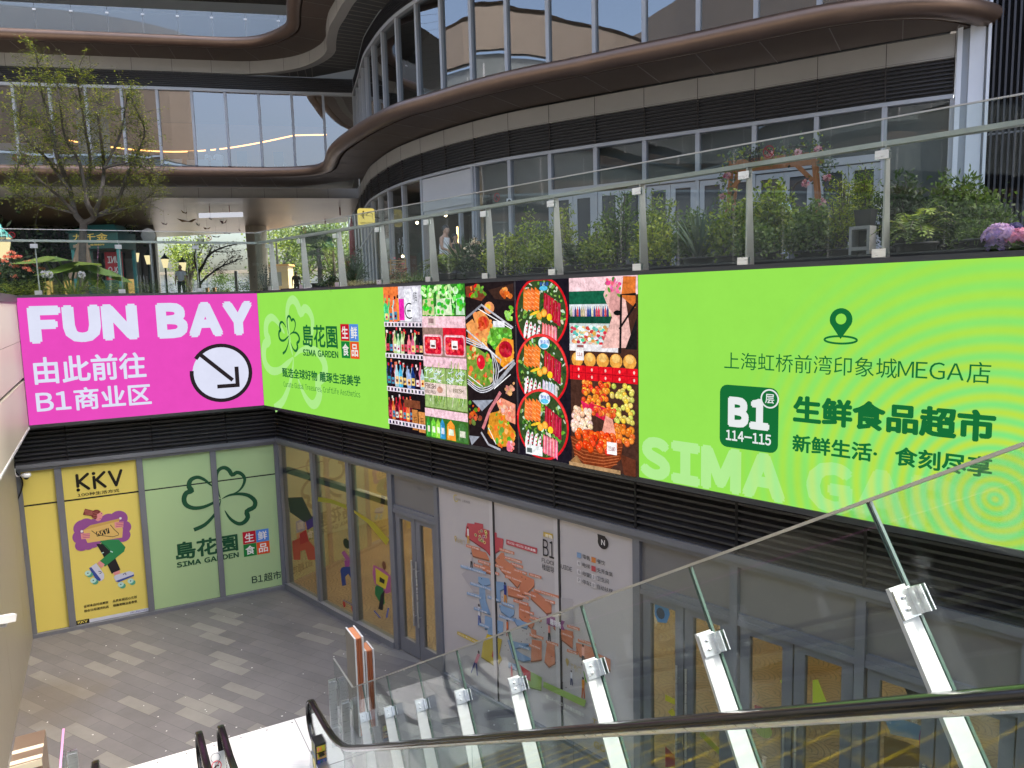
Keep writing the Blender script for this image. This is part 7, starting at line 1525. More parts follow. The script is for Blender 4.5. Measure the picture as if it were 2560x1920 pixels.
def person(label, loc, head, shirt, trousers, arms='down', sit=False, bald=False, hair=(0.012,0.010,0.009), long_hair=False, sleeveless=False, lean=0.0, H=1.72, look=0.0, shoes=(0.05,0.05,0.05), skin=None):
    t = thing('person', label, 'person', loc); k = H/1.74; sk = skin or skinm
    J = dict(pelvis=(0,0,.95), waist=(0,lean*0.3,1.10), chest=(0,lean*0.8,1.30), neck0=(0,lean*1.1,1.45), neck=(0,lean*1.2+0.01,1.52), skull=(0,lean*1.4+0.02,1.60), crown=(0,lean*1.4+0.015,1.69))
    for s, n in ((-1,'l'),(1,'r')):
        J['sh'+n] = (s*.175,lean*1.0,1.41)
        if arms == 'down': J['el'+n] = (s*.235,lean-0.02,1.14); J['wr'+n] = (s*.25,lean+.05,.90)
        elif arms == 'table': J['el'+n] = (s*.24,lean+0.12,1.16); J['wr'+n] = (s*.12,lean+.34,1.12)
        else: J['el'+n] = (s*.235,lean+0.04,1.15); J['wr'+n] = (s*.16,lean+.26,1.08)
        w_, e_ = np.array(J['wr'+n]), np.array(J['el'+n]); d = (w_-e_)/np.linalg.norm(w_-e_); J['ha'+n] = tuple(w_+d*0.08)
        J['hip'+n] = (s*.09,0,.91)
        if sit: J['kn'+n] = (s*.11,.42,.93); J['an'+n] = (s*.11,.40,.52); J['toe'+n] = (s*.11,.54,.49)
        else: J['kn'+n] = (s*.10,.02+0.03*s,.50); J['an'+n] = (s*.105,-.01+0.05*s,.09); J['toe'+n] = (s*.12,.14+0.05*s,.035)
    J = {a:tuple(np.array(b)*k) for a, b in J.items()}
    if sit: J = {a:(b[0],b[1],b[2]-0.49*k) for a, b in J.items()}
    rad = dict(pelvis=(.135,.10), waist=(.125,.09), chest=(.15,.105), neck0=(.07,.06), neck=(.052,.052), skull=(.072,.088), crown=(.055,.07))
    for n in 'lr': rad.update({'sh'+n:.062,'el'+n:.043,'wr'+n:.028,'ha'+n:(.035,.018),'hip'+n:.085,'kn'+n:.058,'an'+n:.038,'toe'+n:.03})
    B_ = [('pelvis','waist'),('waist','chest'),('chest','neck0'),('neck0','neck'),('neck','skull'),('skull','crown')]
    for n in 'lr': B_ += [('neck0','sh'+n),('sh'+n,'el'+n),('el'+n,'wr'+n),('wr'+n,'ha'+n),('pelvis','hip'+n),('hip'+n,'kn'+n),('kn'+n,'an'+n),('an'+n,'toe'+n)]
    V, Fc = skinned(J, B_, rad); mb = MB(); mb.add(V, Fc, None, 0, True)
    hd = np.array(J['skull']); fz = hd[2]
    mb.ball(hd+np.array([0,0.005,0.03]), .074*k, .092*k, .112*k, 14, 10)
    mb.prism([hd+np.array([-.012,.085,.045]), hd+np.array([.012,.085,.045]), hd+np.array([.016,.088,-.002]), hd+np.array([-.016,.088,-.002])], (0,0,0), (0,.022,-.006))
    for s in (-1,1):
        mb.ball(hd+np.array([s*.031,.083,.035]), .011, .008, .007, 8, 5, mi=1); mb.ball(hd+np.array([s*.076,-.005,.02]), .010, .018, .028, 8, 5)
        mb.tube([hd+np.array([s*.016,.092,.056]), hd+np.array([s*.048,.082,.058])], .004, 4, mi=1)
    mb.ball(hd+np.array([0,.083,-.035]), .024, .008, .007, 8, 5, mi=2)
    for n, s in (('l',-1),('r',1)):
        h0, w0 = np.array(J['ha'+n]), np.array(J['wr'+n]); d = (h0-w0)/np.linalg.norm(h0-w0); sd = np.cross(d, np.array([s*1.0,0.2,0])); sd /= np.linalg.norm(sd); cu_ = np.cross(sd, d)*(-s)
        for q in range(4):
            L = (.072,.082,.077,.06)[q]*k; b = h0+sd*(-.026+.0175*q)+d*0.01; mb.tube([b, b+d*L*.5+cu_*.006, b+d*L*.85+cu_*.022], [.0085,.0075,.0055], 6)
        b = w0+d*0.03+sd*-0.034; mb.tube([b, b+d*.03-sd*.02, b+d*.058-sd*.022+cu_*.01], [.010,.009,.007], 6)
    bd = mb.build('body', [sk, eyem, lipm], t, local=True)
    # shirt
    SJ = {a:J[a] for a in ('waist','chest','neck0')}; SJ['hem'] = tuple(np.array(J['pelvis'])*np.array([1,1,1])+np.array([0,0,-0.02])); SJ = {'chest':J['chest'],'waist':J['waist'],'hem':SJ['hem'],'neck0':tuple(np.array(J['neck0'])-np.array([0,0,0.015]))}
    SR = dict(chest=(.168,.122), waist=(.148,.112), hem=(.155,.118), neck0=(.085,.075)); SB = [('chest','waist'),('waist','hem'),('chest','neck0')]
    for n in 'lr':
        SJ['sh'+n] = J['sh'+n]; SR['sh'+n] = .075 if not sleeveless else .05; SB.append(('neck0','sh'+n))
        if not sleeveless: SJ['sl'+n] = tuple(np.array(J['sh'+n])*0.35+np.array(J['el'+n])*0.65); SR['sl'+n] = .064; SB.append(('sh'+n,'sl'+n))
    V, Fc = skinned(SJ, SB, SR); mb = MB(); mb.add(V, Fc, None, 0, True); mb.build('shirt', mat('shirt_%d%d%d' % tuple(int(c*99) for c in shirt), shirt, 0.85, 0, 0.08, 6.0, bump=0.3, bscale=14), t, local=True)
    TJ = {'pelvis':J['pelvis']}; TR = {'pelvis':(.14,.108)}; TB = []
    for n in 'lr':
        for a, r_ in (('hip',.095),('kn',.07),('an',.055)): TJ[a+n] = J[a+n]; TR[a+n] = r_
        TB += [('pelvis','hip'+n),('hip'+n,'kn'+n),('kn'+n,'an'+n)]
    V, Fc = skinned(TJ, TB, TR); mb = MB(); mb.add(V, Fc, None, 0, True); mb.build('trousers', mat('trousers_%d%d%d' % tuple(int(c*99) for c in trousers), trousers, 0.85), t, local=True)
    for n in 'lr':
        a = np.array(J['an'+n]); mb = MB(); mb.ball(a+np.array([0,.055,-.045]), .045, .125, .042, 10, 6); mb.build('shoe', mat('shoe', shoes, 0.6), t, local=True)
    mb = MB()
    if not bald:
        c0 = hd+np.array([0,-.012,.048]); n_, m_ = 16, 8; vs = []
        for i in range(m_+1):
            ph = (math.pi*0.60)*i/m_
            for q in range(n_): th = 2*math.pi*q/n_; cut = 1.0 if math.sin(th) < 0.35 else 0.70; p_ = ph*cut; jig = 1+rnd.uniform(-.03,.04); vs.append(c0+np.array([.084*math.sin(p_)*math.cos(th)*jig, .104*math.sin(p_)*math.sin(th)*jig, .118*math.cos(p_)*jig])*k)
        mb.add(vs, [(i*n_+q,(i+1)*n_+q,(i+1)*n_+(q+1)%n_,i*n_+(q+1)%n_) for i in range(m_) for q in range(n_)], None, 0, True)
        if long_hair:
            for a in range(200, 345, 6): th = R(a); b = c0+np.array([.082*math.cos(th),.10*math.sin(th),0.0]); mb.tube([b+UP*.03, b-UP*.12, b-UP*.30+np.array([0,-.02,0])], [.018,.02,.010], 5)
        mb.build('hair', mat('hair_%d' % int(hair[0]*999), hair, 0.45), t, local=True)
    t.rotation_euler = (0,0,head); return t
def face_to(p, q): return math.atan2(-(q[0]-p[0]), q[1]-p[1])
person('man in a plain white T shirt and dark jeans standing under the bridge', (-15.28,34.7,ZT), R(185), (0.80,0.81,0.84), (0.03,0.035,0.05), bald=True, H=1.74)
person('man in a white tank top looking down to the right behind the hanging fern', (-1.72,19.75,ZT+0.0), R(-115), (0.82,0.83,0.86), (0.06,0.06,0.07), arms='front', sleeveless=True, lean=0.05, H=1.76)
person('person in a black sleeveless top half hidden behind the man in the tank top', (-1.45,20.35,ZT-0.06), R(-140), (0.015,0.015,0.018), (0.05,0.05,0.06), arms='front', sleeveless=True, H=1.66, long_hair=True)
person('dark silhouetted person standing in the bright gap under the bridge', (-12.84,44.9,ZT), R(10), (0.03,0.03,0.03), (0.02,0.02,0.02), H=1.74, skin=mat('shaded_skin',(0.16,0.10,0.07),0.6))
person('long black haired woman in a pale blue top seen from behind at the flower arch', (4.55,12.75,ZT-0.06), R(-15), (0.42,0.62,0.78), (0.3,0.4,0.55), long_hair=True, H=1.66)
person('woman in a white shirt seated at the upper window, left diner of the pair', (-13.05,33.1,11.55), R(-95), (0.75,0.78,0.80), (0.1,0.11,0.13), arms='table', sit=True, lean=0.06, H=1.68)
person('man in a white shirt seated at the upper window, right diner of the pair', (-12.50,33.2,11.55), R(60), (0.74,0.77,0.80), (0.08,0.08,0.09), arms='table', sit=True, lean=0.08, H=1.72)
# upper restaurant seats and planters
t = thing('bench_seat', 'row of pale blue grey tub seats along the upper restaurant window', 'seat', (-14,32.6,11.72))
for x0, x1 in ((-14.9,-13.75),(-13.65,-12.75),(-12.7,-12.2)):
    y = 32.9+(x0+14.9)*0.22; mb = MB(); mb.box(x0,x1,y-0.75,y-0.70,11.7,12.18); mb.box(x0,x1,y-0.70,y-0.2,11.7,12.0); mb.build('seat', mat('tub_blue',(0.28,0.36,0.42),0.5), t)
for x, y, lb in ((-11.62,33.6,'black chair just right of the two diners'),(-13.62,33.25,'black chair just left of the two diners'),(-10.1,33.9,'black chair alone near the right end of the upper window')):
    t = thing('chair', lb+' upstairs', 'chair', (x,y,11.72), 'black restaurant chairs'); mb = MB(); mb.box(-.22,.22,-.22,.22,.42,.47); mb.build('seat', potm, t, local=True); mb = MB(); mb.box(-.22,.22,-.22,-.18,.47,.95); mb.build('backrest', potm, t, local=True)
    for a in (-.2,.2):
        for b in (-.2,.2): mb = MB(); mb.tube([(a,b,0),(a,b,.42)], .015, 5); mb.build('leg', M['steel_dull'], t, local=True)
# colourful shop graphic and curtain at the far upper left
t = thing('wall_graphic', 'pale wall graphic with orange shapes in the far left upper window', 'mural', (-20.5,32.4,12.2))
pg_ = Plane(np.array([-20.6,32.2,0]), np.array([0.977,0.21,0]), np.array([0.21,-0.977,0])); c = Canvas(pg_, 0.0); c.rect(-1.2,0.85,11.8,13.0,(190,196,200)); c.ell(0.1,12.4,0.4,0.25,(206,110,60),14); c.ell(0.4,12.3,0.2,0.2,(230,222,210),12); c.stroke([(-0.5,11.95),(0.1,12.15),(0.7,11.95)],0.06,(40,36,34)); c.rect(-1.2,0.85,13.05,13.35,(34,26,24)); c.text('MILL', 0.0,0.7,13.1,13.3,(230,230,230),0.03); c.build('graphic', M['print'], t)
t = thing('curtain', 'tall pale turquoise curtain behind the tree in the upper window', 'curtain', (-18.2,33.4,11.72)); mb = MB(); P = [(-18.7+0.05*i, 33.3+0.05*math.sin(i*1.3)+0.01*i) for i in range(26)]; mb.add([(x,y,11.75) for x, y in P]+[(x,y,14.6) for x, y in P], [(i,i+1,27+i,26+i) for i in range(25)], None, 0, True); mb.build('cloth', mat('turquoise_cloth',(0.30,0.44,0.46),0.8), t)

# ================================================================== passage under the bridge
mb = MB(); mb.lathe((-14.2,42.3,ZT), [(0.53,0),(0.53,0.6),(0.55,2.2),(0.58,4.3)], 28); o = mb.build('column', mat('cream_stone',(0.62,0.52,0.38),0.6,0,0.06,1.0)); tag(o, 'thick round cream column carrying the bridge over the passage', 'column')
c = Canvas(Plane(np.array([-14.2,42.3,0])-np.array([0.32,-0.95,0])*0.0+np.array([0.2,-0.575,0]), np.array([0.95,0.32,0]), np.array([0.32,-0.95,0])), 0.02); c.text('KR 空间', 0.38, -0.30, 8.10, 8.28, (236,226,206), 0.02); q_ = c.build('wall_lettering', M['print'], o)
t = thing('hanging_light', 'white rounded light bar hanging under the passage ceiling', 'lamp', (-12.95,34,9.9))
mb = MB(); mb.box(-13.94,-11.97,33.96,34.06,9.92,10.13); mb.build('light_bar', emit('light_bar_white',(0.80,0.82,0.9),0.8*LED), t)
for x in (-13.45,-12.55): mb = MB(); mb.tube([(x,34,10.13),(x,34,10.45)], 0.015, 5); mb.build('hanger', mat('red_rod',(0.20,0.03,0.03),0.5), t)
for x, y in ((-7.9,35.5),(-9.6,39.5)): mb = MB(); mb.tube([(x,y,10.05),(x,y,10.42)], 0.03, 6); o = mb.build('hanging_rod', mat('red_rod',(0.2,0.03,0.03),0.5)); tag(o, 'short dark red rod hanging from the passage ceiling '+('near the yellow sign' if y < 37 else 'above the bright gap'), 'rod')
for i, (x, y) in enumerate(((300,905),(705,920),(420,945),(985,990),(50,935),(560,880),(520,985),(740,1035),(620,1075),(270,810),(880,1005))):
    q = onz(c_8(x,y) if False else (400+x*500/2212, 350+y*500/2212), 9.75); t = thing('hanging_leaf', 'brown paper leaf shape hanging under the passage ceiling', 'decoration', tuple(q), 'paper leaf shapes under the passage ceiling'); mb = MB(); a = rnd.uniform(0,3); s_ = 0.42 if i < 4 else 0.28
    for sg in (-1,1): d = np.array([math.cos(a),math.sin(a),0.35*sg]); mb.add([np.zeros(3), d*s_*0.5+UP*0.14*s_+np.array([0,0.1,0]), sg*d*s_, sg*d*s_*0.5-UP*0.2*s_], [(0,1,2,3)])
    mb.build('leaf_shape', mat(('leaf_brown','leaf_plum','leaf_grey')[i%3], ((0.18,0.10,0.04),(0.13,0.05,0.07),(0.06,0.06,0.07))[i%3], 0.6), t, local=True); mb = MB(); mb.tube([(0,0,0),(0,0,0.7)], 0.004, 3); mb.build('string', M['seam'], t, local=True)
# shop behind the passage on the left
t = thing('passage_shop', 'dark shop front with lit windows behind the lamps under the bridge', 'building', (-22,40,ZT))
mb = MB(); mb.add([(-40,37.5,ZT),(-19.2,40.7,ZT),(-22.0,47,ZT),(-22.0,47,10.5),(-19.2,40.7,10.5),(-40,37.5,10.5)], [(0,1,4,5),(1,2,3,4)]); mb.build('wall', mat('passage_wall',(0.16,0.14,0.12),0.7,0,0.25,0.6), t)
for i in range(6):
    x = -26+1.05*i; y = 37.5+(x+40)*0.154-0.05; mb = MB(); mb.box(x,x+0.86,y-0.02,y,ZT+0.2,8.6); mb.build('window', mat('passage_window',(0.24,0.24,0.22),0.35,0,0.4,1.5), t)
    mb = MB(); mb.box(x-0.06,x,y-0.1,y+0.03,ZT,8.9); mb.build('mullion', mat('dark_teal',(0.012,0.04,0.04),0.5), t)
amber = emit('amber_window', (1.0,0.62,0.22), 0.75*LED)
for i in (1,2,4,5): x = -26+1.05*i; y = 37.5+(x+40)*0.154-0.10; mb = MB(); mb.box(x+0.1,x+0.6,y-0.02,y,ZT+0.2,7.5); mb.build('lit_pane', amber, t)
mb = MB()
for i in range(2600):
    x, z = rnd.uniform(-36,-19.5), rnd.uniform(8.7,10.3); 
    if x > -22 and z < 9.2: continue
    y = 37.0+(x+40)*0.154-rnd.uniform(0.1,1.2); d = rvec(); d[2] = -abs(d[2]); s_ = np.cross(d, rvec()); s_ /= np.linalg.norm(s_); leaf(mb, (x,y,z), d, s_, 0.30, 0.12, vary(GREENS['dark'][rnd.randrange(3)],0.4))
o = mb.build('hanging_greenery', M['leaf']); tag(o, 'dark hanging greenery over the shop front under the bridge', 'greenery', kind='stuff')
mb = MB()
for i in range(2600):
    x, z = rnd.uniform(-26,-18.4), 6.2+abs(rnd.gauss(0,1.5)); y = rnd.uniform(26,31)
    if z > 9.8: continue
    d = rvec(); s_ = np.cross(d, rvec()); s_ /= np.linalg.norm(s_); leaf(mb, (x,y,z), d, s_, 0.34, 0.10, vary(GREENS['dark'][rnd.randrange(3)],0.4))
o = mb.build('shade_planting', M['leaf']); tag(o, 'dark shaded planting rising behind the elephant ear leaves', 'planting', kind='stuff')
# lamps
def street_lamp(x, y, hz, label, col, lit=1.0):
    t = thing('street_lamp', label, 'street lamp', (x,y,ZT), 'lantern lamps under the bridge'); H_ = hz-ZT; cm = mat('lamp_metal_%d' % int(col[1]*100), col, 0.45)
    mb = MB(); mb.lathe((0,0,0), [(0.10,0),(0.10,0.12),(0.045,0.2),(0.04,H_-0.35),(0.06,H_-0.30)], 10); mb.build('pole', cm, t, local=True)
    mb = MB(); mb.lathe((0,0,H_-0.30), [(0.10,0),(0.19,0.42)], 6); mb.build('lantern', emit('lamp_glow',(1.0,0.80,0.45),1.25*LED), t, local=True)
    mb = MB(); mb.lathe((0,0,H_+0.12), [(0.22,0),(0.21,0.03),(0.05,0.2),(0.02,0.28)], 6)
    for k in range(6): a = 1.047*k; mb.tube([(0.10*math.cos(a),0.10*math.sin(a),-0.42),(0.19*math.cos(a),0.19*math.sin(a),0.0)], 0.012, 4)
    mb.build('lantern_frame', cm, t, local=True)
street_lamp(-17.94,36,8.45,'lit lantern lamp beside the green kiosk, leftmost of four in a row',(0.01,0.03,0.03)); street_lamp(-17.35,36,8.32,'second lit lantern lamp from the green kiosk',(0.01,0.03,0.03)); street_lamp(-16.56,36,8.13,'third lit lantern lamp from the green kiosk',(0.01,0.03,0.03)); street_lamp(-15.98,36.6,7.98,'lit lantern lamp just behind the man in the white T shirt',(0.01,0.03,0.03))
tq = spotA(z1c(8,1365),2.2); street_lamp(tq[0],tq[1],tq[2]+0.05,'turquoise lit lantern lamp at the far left above the roses',(0.06,0.30,0.28))
# kiosk
t = thing('kiosk', 'dark green kiosk with gold characters under the bridge', 'kiosk', (-16.5,30.2,ZT)); gk = mat('kiosk_green',(0.012,0.075,0.062),0.5)
mb = MB(); mb.box(-17.5,-15.55,29.9,31.3,8.35,9.0); mb.build('canopy', gk, t)
mb = MB(); mb.prism([(-17.6,29.8,9.0),(-15.45,29.8,9.0),(-16.0,30.5,9.35),(-17.0,30.5,9.35)], (0,0,0), (0,0.8,0)); mb.build('roof', gk, t)
for x in (-17.42,-15.62): 
    for y in (30.0,31.2): mb = MB(); mb.box(x-0.06,x+0.06,y-0.06,y+0.06,ZT,8.35); mb.build('post', mat('kiosk_teal',(0.05,0.24,0.22),0.5), t)
mb = MB(); mb.box(-17.42,-15.62,30.0,30.3,ZT,7.1); mb.build('counter', gk, t)
kp = Plane(np.array([-16.5,29.89,0]), np.array([1.0,0,0]), np.array([0,-1.0,0])); c = Canvas(kp, 0.004); c.text('九千金', -0.85, 0.55, 8.68, 8.95, (226,190,90), 0.015); c.text('新鲜做·现场制作', -0.75, 0.40, 8.47, 8.54, (226,190,90), 0.02); c.build('lettering', M['print'], t)
t = thing('red_banner', 'red banner with mirrored white letters hanging inside the green kiosk', 'banner', (-16.15,30.6,7.5)); rp_ = Plane(np.array([-16.15,30.55,0]), np.array([1.0,0,0]), np.array([0,-1.0,0])); mb = MB(); mb.box(-16.5,-15.8,30.56,30.60,7.05,8.25); mb.build('panel', mat('banner_red',(0.45,0.02,0.03),0.5), t); c = Canvas(rp_, 0.002); c.text('UNI', 0.24, -0.24, 7.80, 8.08, (236,226,226), 0.03); c.text('QLO', 0.24, -0.24, 7.38, 7.66, (236,226,226), 0.03); c.build('lettering', M['print'], t)
mb = MB(); mb.lathe((-15.05,31.5,ZT), [(0.06,0),(0.06,2.9)], 8); o = mb.build('sign_pole', M['steel_dull']); tag(o, 'grey pole with the back of a round sign right of the green kiosk', 'sign'); mb = MB(); mb.lathe((0,0,0), [(0.32,0),(0.32,0.02)], 8); q_ = mb.build('sign_disc', M['steel_dull'], o, local=True); q_.rotation_euler = (R(90),0,0); q_.location = (-15.05,31.4,8.95)
# projecting yellow sign
a_, b_ = c_1 if False else None, None
k1x = crop(760,200,500/2212)
fp = np.array([*F[14],0]); s0_ = fp+np.array([-0.25,-0.35,0]); pn_ = np.array([0.30,-0.954,0]); px_ = np.array([0.954,0.30,0]); 
spl = Plane(np.array([-4.9,26.4,0]), px_, pn_); ua, za = spl.uv(k1x(592,1418)); ub, zb2 = spl.uv(k1x(787,1612))
t = thing('projecting_sign', 'yellow rounded projecting sign with a pizza cook drawing', 'sign', tuple(spl.P((ua+ub)/2,(za+zb2)/2)))
def rr_pts(u0,u1,z0,z1,r): 
    P = []
    for cx, cz, a in ((u1-r,z1-r,0),(u0+r,z1-r,90),(u0+r,z0+r,180),(u1-r,z0+r,270)):
        for k in range(6): P.append((cx+r*math.cos(R(a+18*k)), cz+r*math.sin(R(a+18*k))))
    return P
mb = MB(); mb.prism([spl.P(u,z) for u, z in rr_pts(ua,ub,zb2,za,0.08)], -pn_*0.12, pn_*0.0); mb.build('panel', emit('sign_yellow', lin((246,222,120)), 0.85*LED), t)
c = Canvas(spl, 0.004); w_ = ub-ua; hh = za-zb2; INK = (60,46,20)
c.ell(ua+w_*.33, zb2+hh*.80, w_*.05, hh*.05, INK, 10); c.stroke([(ua+w_*.33,zb2+hh*.74),(ua+w_*.30,zb2+hh*.55),(ua+w_*.36,zb2+hh*.40)], w_*.06, INK); c.stroke([(ua+w_*.18,zb2+hh*.62),(ua+w_*.33,zb2+hh*.70),(ua+w_*.55,zb2+hh*.62)], w_*.03, INK); c.stroke([(ua+w_*.12,zb2+hh*.60),(ua+w_*.88,zb2+hh*.56)], w_*.025, INK); c.arc(ua+w_*.70, zb2+hh*.56, w_*.2, w_*.035, 10, 170, INK); c.stroke([(ua+w_*.25,zb2+hh*.58),(ua+w_*.25,zb2+hh*.38)], w_*.025, INK); c.stroke([(ua+w_*.85,zb2+hh*.58),(ua+w_*.88,zb2+hh*.38)], w_*.025, INK)
c.text('NAPOLI PIZZA', ua+w_*.14, ub-w_*.06, zb2+hh*.12, zb2+hh*.20, INK, 0.05); c.build('drawing', M['print'], t)
mb = MB(); mb.tube([spl.P(ub,(za+zb2)/2,-0.06), np.array([*F[14],(za+zb2)/2])], 0.025, 6); mb.build('bracket', M['rubber'], t)
t = thing('red_parasol', 'folded dark red parasol behind the yellow projecting sign', 'parasol', (-5.75,27.6,ZT)); mb = MB(); mb.lathe((0,0,0), [(0.02,0),(0.02,1.2),(0.12,1.3),(0.09,2.4),(0.02,2.95)], 10); mb.build('canopy', mat('parasol_red',(0.22,0.02,0.025),0.7), t, local=True)
mb = MB(); k_ = 0
for i in range(9): x = -6.2+0.16*i; y = 29.3-0.2*i; mb.beam((x,y,ZT),(x,y,9.3),(0,1,0),0.05,0.05)
mb.beam((-6.3,29.4,7.4),(-4.9,27.6,8.7),UP,0.04,0.04); o = mb.build('slatted_screen', mat('screen_white',(0.66,0.64,0.62),0.6)); tag(o, 'white slatted screen with red trim beside the left end of the curved shop front', 'screen')
# paw sign and cafe bits on the glass
t = thing('paw_sign', 'white line drawn paw sticker on the cafe window', 'sticker', (-3.5,24.6,7.6)); a, b = np.array([*F[13],0]), np.array([*F[12],0]); d = b-a; L_ = np.linalg.norm(d); d /= L_; n = np.array([d[1],-d[0],0]); pw_l = Plane(a, d, n); kk = crop(880,480,400/2212); c = Canvas(pw_l, 0.02)
for x, y, rx, ry in ((668,690,16,42),(708,675,18,44),(738,730,18,38),(648,740,20,38),(705,800,38,50),(657,812,16,34)): u, z = pw_l.uv(kk(x,y)); c.stroke([(u+rx*0.0026*math.cos(R(q)), z+ry*0.0026*math.sin(R(q))) for q in range(0,360,20)], 0.022, (226,226,226), closed=True)
c.build('outline', M['print'], t)
t = thing('rattan_chair', 'tan rattan chair back beside the man in the tank top', 'chair', (-2.95,19.9,ZT)); mb = MB()
for x in (-.2,.2): mb.tube([(x,0,0),(x,-.03,.95)], .022, 6)
for z in (.55,.62,.69,.76,.83,.9): mb.tube([(-.2,-.01,z),(.2,-.01,z)], .016, 5)
mb.build('backrest', mat('rattan',(0.40,0.24,0.10),0.7), t, local=True); mb = MB(); mb.box(-.22,.22,0,.42,.42,.46); mb.build('seat', mat('rattan',(0.4,0.24,0.1),0.7), t, local=True)
t = thing('security_camera', 'small white camera on a mullion above the bright green bushes', 'security camera', (0.05,20.35,8.55)); mb = MB(); mb.box(-.07,.07,-.22,.02,-.07,.07); mb.build('housing', mat('cam_white',(0.8,0.81,0.82),0.35), t, local=True); mb = MB(); mb.ball((0,-.22,0), .05, n=10, m=6); mb.build('lens', eyem, t, local=True)

# ================================================================== outside beyond the passage
t, w_, lv, ends, rr = tree('maple_tree', 'spreading maple tree with reddish leaves in front of the cream column', (-18.3*0.0-17.0,40.2,ZT), [((-17.0,40.2,ZT),(0.0,0,1),1.1,0.13)], None, 0, 0, 71, depth=0)
def m8(x, y, dep): return onplane((400+x*500/2212, 350+y*500/2212), np.array([0,dep,0.]), np.array([0,1.,0]))
w_ = MB(); b0 = m8(435,1640,38.5); nodes = []
for pts, r in (([(435,1700),(435,1600),(425,1480),(480,1380),(520,1300),(600,1230),(720,1180),(850,1150)],0.10),([(435,1600),(470,1560),(560,1480),(680,1400),(800,1350),(900,1310)],0.07),([(425,1480),(400,1400),(380,1300),(400,1210),(440,1150)],0.06),([(520,1300),(560,1220),(600,1150)],0.04),([(560,1480),(640,1440),(700,1460)],0.03),([(600,1230),(740,1240),(900,1220)],0.035),([(680,1400),(760,1320),(830,1280)],0.03)):
    P = catmull([m8(x,y,38.5+rr.uniform(-.5,.5)) for x, y in pts], sub=4); n = len(P); w_.tube(P, [max(.008, r*(1-.8*i/n)) for i in range(n)], 6); nodes += [P[i] for i in range(n//3, n)]
w_.build('trunk', mat('maple_bark',(0.06,0.045,0.04),0.9), t); mb = MB()
for p in nodes:
    for j in range(30):
        q = p+np.array([rr.gauss(0,.18),rr.gauss(0,.2),rr.gauss(0,.10)]); d = rvec(); d[2] *= .4; d /= np.linalg.norm(d); s_ = np.cross(d,UP); s_ /= (np.linalg.norm(s_) or 1); leaf(mb, q, d, s_, .11, .07, vary(GREENS['red'][rr.randrange(3)],.3))
mb.build('crown', M['leaf'], t)
def far_tree(x, y, h, wd, cols, label, seed, trunk=True, name='tree'):
    r = random.Random(seed); t = thing(name, label, 'tree' if name == 'tree' else 'bush', (x,y,ZT), 'trees and bushes beyond the passage'); mb = MB(); cl = []
    for i in range(16): a = r.uniform(0,6.28); q = math.sqrt(r.random()); cl.append(np.array([q*wd*.4*math.cos(a), q*wd*.4*math.sin(a), h*(r.uniform(.35,.92) if trunk else r.uniform(.2,.8))]))
    for i in range(1500): p = cl[r.randrange(16)]+np.array([r.gauss(0,wd*.11),r.gauss(0,wd*.11),r.gauss(0,h*.07)]); d = rvec(); s_ = np.cross(d,rvec()); s_ /= (np.linalg.norm(s_) or 1); Ls = wd*.05; leaf(mb, p, d, s_, Ls, Ls*.6, vary(GREENS[cols][r.randrange(len(GREENS[cols]))],.3))
    mb.build('crown', M['leaf'], t, local=True)
    if trunk:
        mb = MB(); mb.tube([(0,0,0),(.05,0,h*.4),(0,.05,h*.75)], [.16,.12,.05], 6)
        for p in cl[:6]: mb.tube([(0,0,h*.3), tuple(p*.6+np.array([0,0,h*.15])), tuple(p)], [.07,.04,.02], 4)
        mb.build('trunk', M['bark'], t, local=True)
def far(x, dep): return m8(x, 1600, dep)[0]
for i, (x, dep, h, wd, cl, lb) in enumerate(((330,52,4.6,3.2,'bright','pale green tree left of the maple beyond the passage'),(300,58,6.0,3.4,'lime','taller yellow green tree behind the pale green one left of the maple'),(1310,60,6.6,5.0,'bright','broad light tree right of the cream column, beyond the small kiosk'),(1430,66,7.4,5.0,'lime','tall light tree beyond the dark silhouetted person'),(1640,62,7.0,5.2,'mid','mid green tree between the two tapered railing posts'),(1790,66,6.6,5.0,'bright','light tree behind the potted palm in the gap'),(1930,58,6.2,5.0,'mid','tree at the right end of the bright gap'),(2080,64,7.0,5.0,'bright','tree partly behind the slatted screen at the gap'))): far_tree(far(x,dep), dep, h, wd, cl, lb, 80+i)
far_tree(far(735,48), 48, 2.0, 2.3, 'mid', 'round clipped green bush left of the cream column', 95, False, 'bush'); far_tree(far(975,44), 44, 1.9, 1.2, 'dark', 'dark conical bush at the foot of the cream column', 96, False, 'bush')
tq = spot((400+1750*500/2212, 650), 3.4); t = thing('potted_palm', 'dark fan palm in a pot silhouetted in the bright gap', 'palm', (tq[0],tq[1],ZT)); pot(t, .22, .35); mb = MB(); mb.tube([(0,0,.3),(.03,0,.8),(0,0,1.25)], [.05,.06,.05], 7); mb.build('trunk', M['bark'], t, local=True); mb = MB()
for i in range(34):
    a = rnd.uniform(0,6.28); el = rnd.uniform(-.5,1.3); d = np.array([math.cos(a)*math.cos(el),math.sin(a)*math.cos(el),math.sin(el)]); c0 = np.array([0,0,1.25])+d*.28; s_ = np.cross(d,UP); s_ /= (np.linalg.norm(s_) or 1); mb.tube([(0,0,1.2), tuple(c0)], .006, 3, vary(GREENS['dark'][0],.2))
    for k in range(-6,7): dd = d*math.cos(k*.17)+s_*math.sin(k*.17); leaf(mb, c0, dd, np.cross(dd,d)+s_*.01 if abs(k) < 1 else np.cross(dd,np.cross(d,s_)), .30, .03, vary(GREENS['dark'][rnd.randrange(3)],.3))
mb.build('foliage', M['leaf'], t, local=True)
plant(crop(400,350,500/2212),1820,1950,1490,2.2,'leafy','dark',900,'round dark bush right of the potted palm in the gap',seed=101)
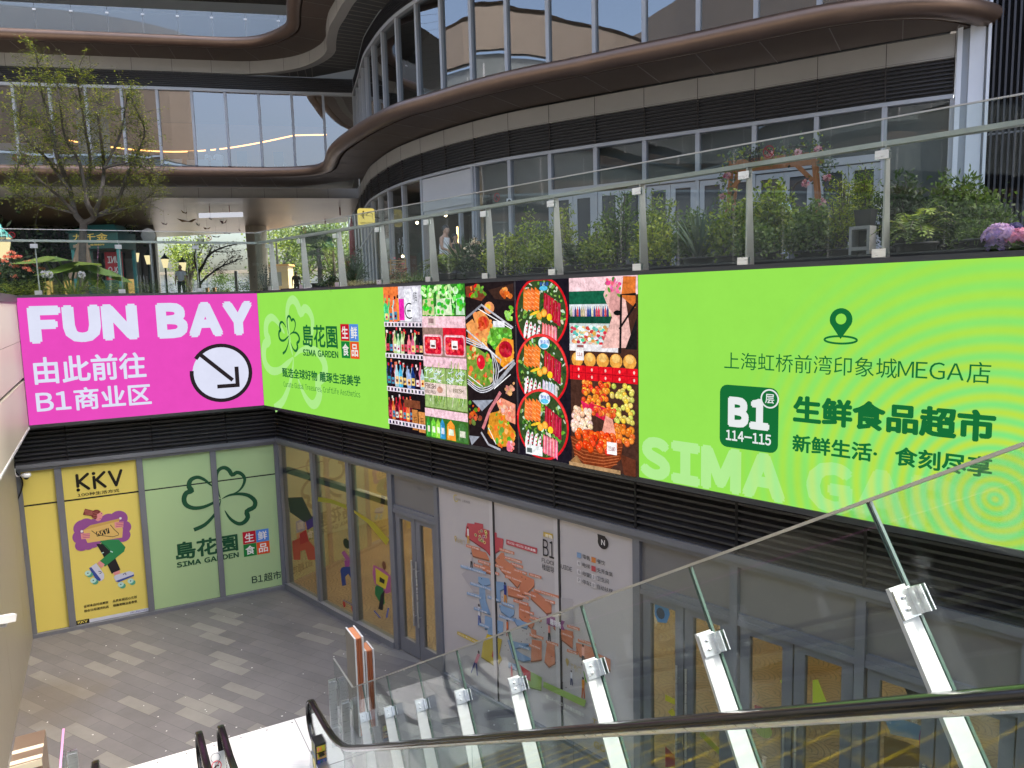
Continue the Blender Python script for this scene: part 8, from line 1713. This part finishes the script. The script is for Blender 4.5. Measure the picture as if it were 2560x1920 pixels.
plant(crop(400,350,500/2212),2060,2200,1290,2.4,'spiky','dark',70,'dark spiky palm at the right edge of the bright gap',name='spiky_palm',cat='palm',seed=102)
plant(crop(400,350,500/2212),1120,1200,1350,4.5,'leafy','dark',500,'dark hanging plant ball beside the cream column',seed=103,potr=0)
tq = m8(1295,1560,50); t = thing('ticket_booth', 'small cream booth with an orange roof edge beyond the passage', 'booth', (tq[0],50,ZT)); mb = MB(); mb.box(-.95,.95,-.6,.6,0,2.3); mb.build('body', mat('booth_cream',(0.62,0.48,0.28),0.6), t, local=True); mb = MB(); mb.box(-1.05,1.05,-.7,.7,2.3,2.42); mb.build('roof', mat('booth_orange',(0.6,0.33,0.1),0.6), t, local=True); mb = MB(); mb.box(-.5,.5,-.62,-.605,1.0,1.9); mb.build('window', mat('booth_glass',(0.3,0.32,0.33),0.2), t, local=True)
t = thing('far_building', 'long pale low building with thin posts far beyond the passage', 'building', (-26,80,ZT)); mb = MB(); mb.box(-40,-8,80,90,ZT,9.3); mb.build('wall', mat('far_white',(0.62,0.63,0.64),0.7), t); mb = MB(); mb.box(-41,-7,79,91,9.3,9.6); mb.build('roof', mat('far_tan',(0.5,0.4,0.3),0.7), t); mb = MB()
for i in range(22): mb.box(-40+1.5*i,-39.9+1.5*i,79.9,79.98,ZT,9.3)
for z in (7.2,8.2): mb.box(-40,-8,79.9,79.97,z,z+.08)
mb.build('frame', mat('far_frame',(0.35,0.38,0.40),0.6), t)
t = thing('far_building', 'faint pale blue tall shed far behind the trees in the gap', 'building', (-10,120,ZT)); mb = MB(); mb.box(-24,6,120,140,ZT,14.0); mb.build('wall', mat('far_blue',(0.55,0.62,0.68),0.7), t); mb = MB(); mb.box(-24,6,119,141,14.0,14.5); mb.build('roof', mat('far_white',(0.6,0.62,0.64),0.7), t)
for i, (x, dep) in enumerate(((850,46),(600,45),(520,45))): q = m8(x,1600,dep); mb = MB(); mb.box(q[0]-.08,q[0]+.08,dep-.08,dep+.08,ZT,ZT+(1.9 if i == 0 else .9)); o = mb.build('bollard', mat(('post_grey','post_tan','post_tan')[i], ((0.10,0.11,0.12),(0.42,0.24,0.13),(0.42,0.24,0.13))[i], 0.6)); tag(o, ('thin dark grey post beside the round clipped bush','tan wooden post left of the round clipped bush','tan wooden post beside the maple trunk')[i], 'post')
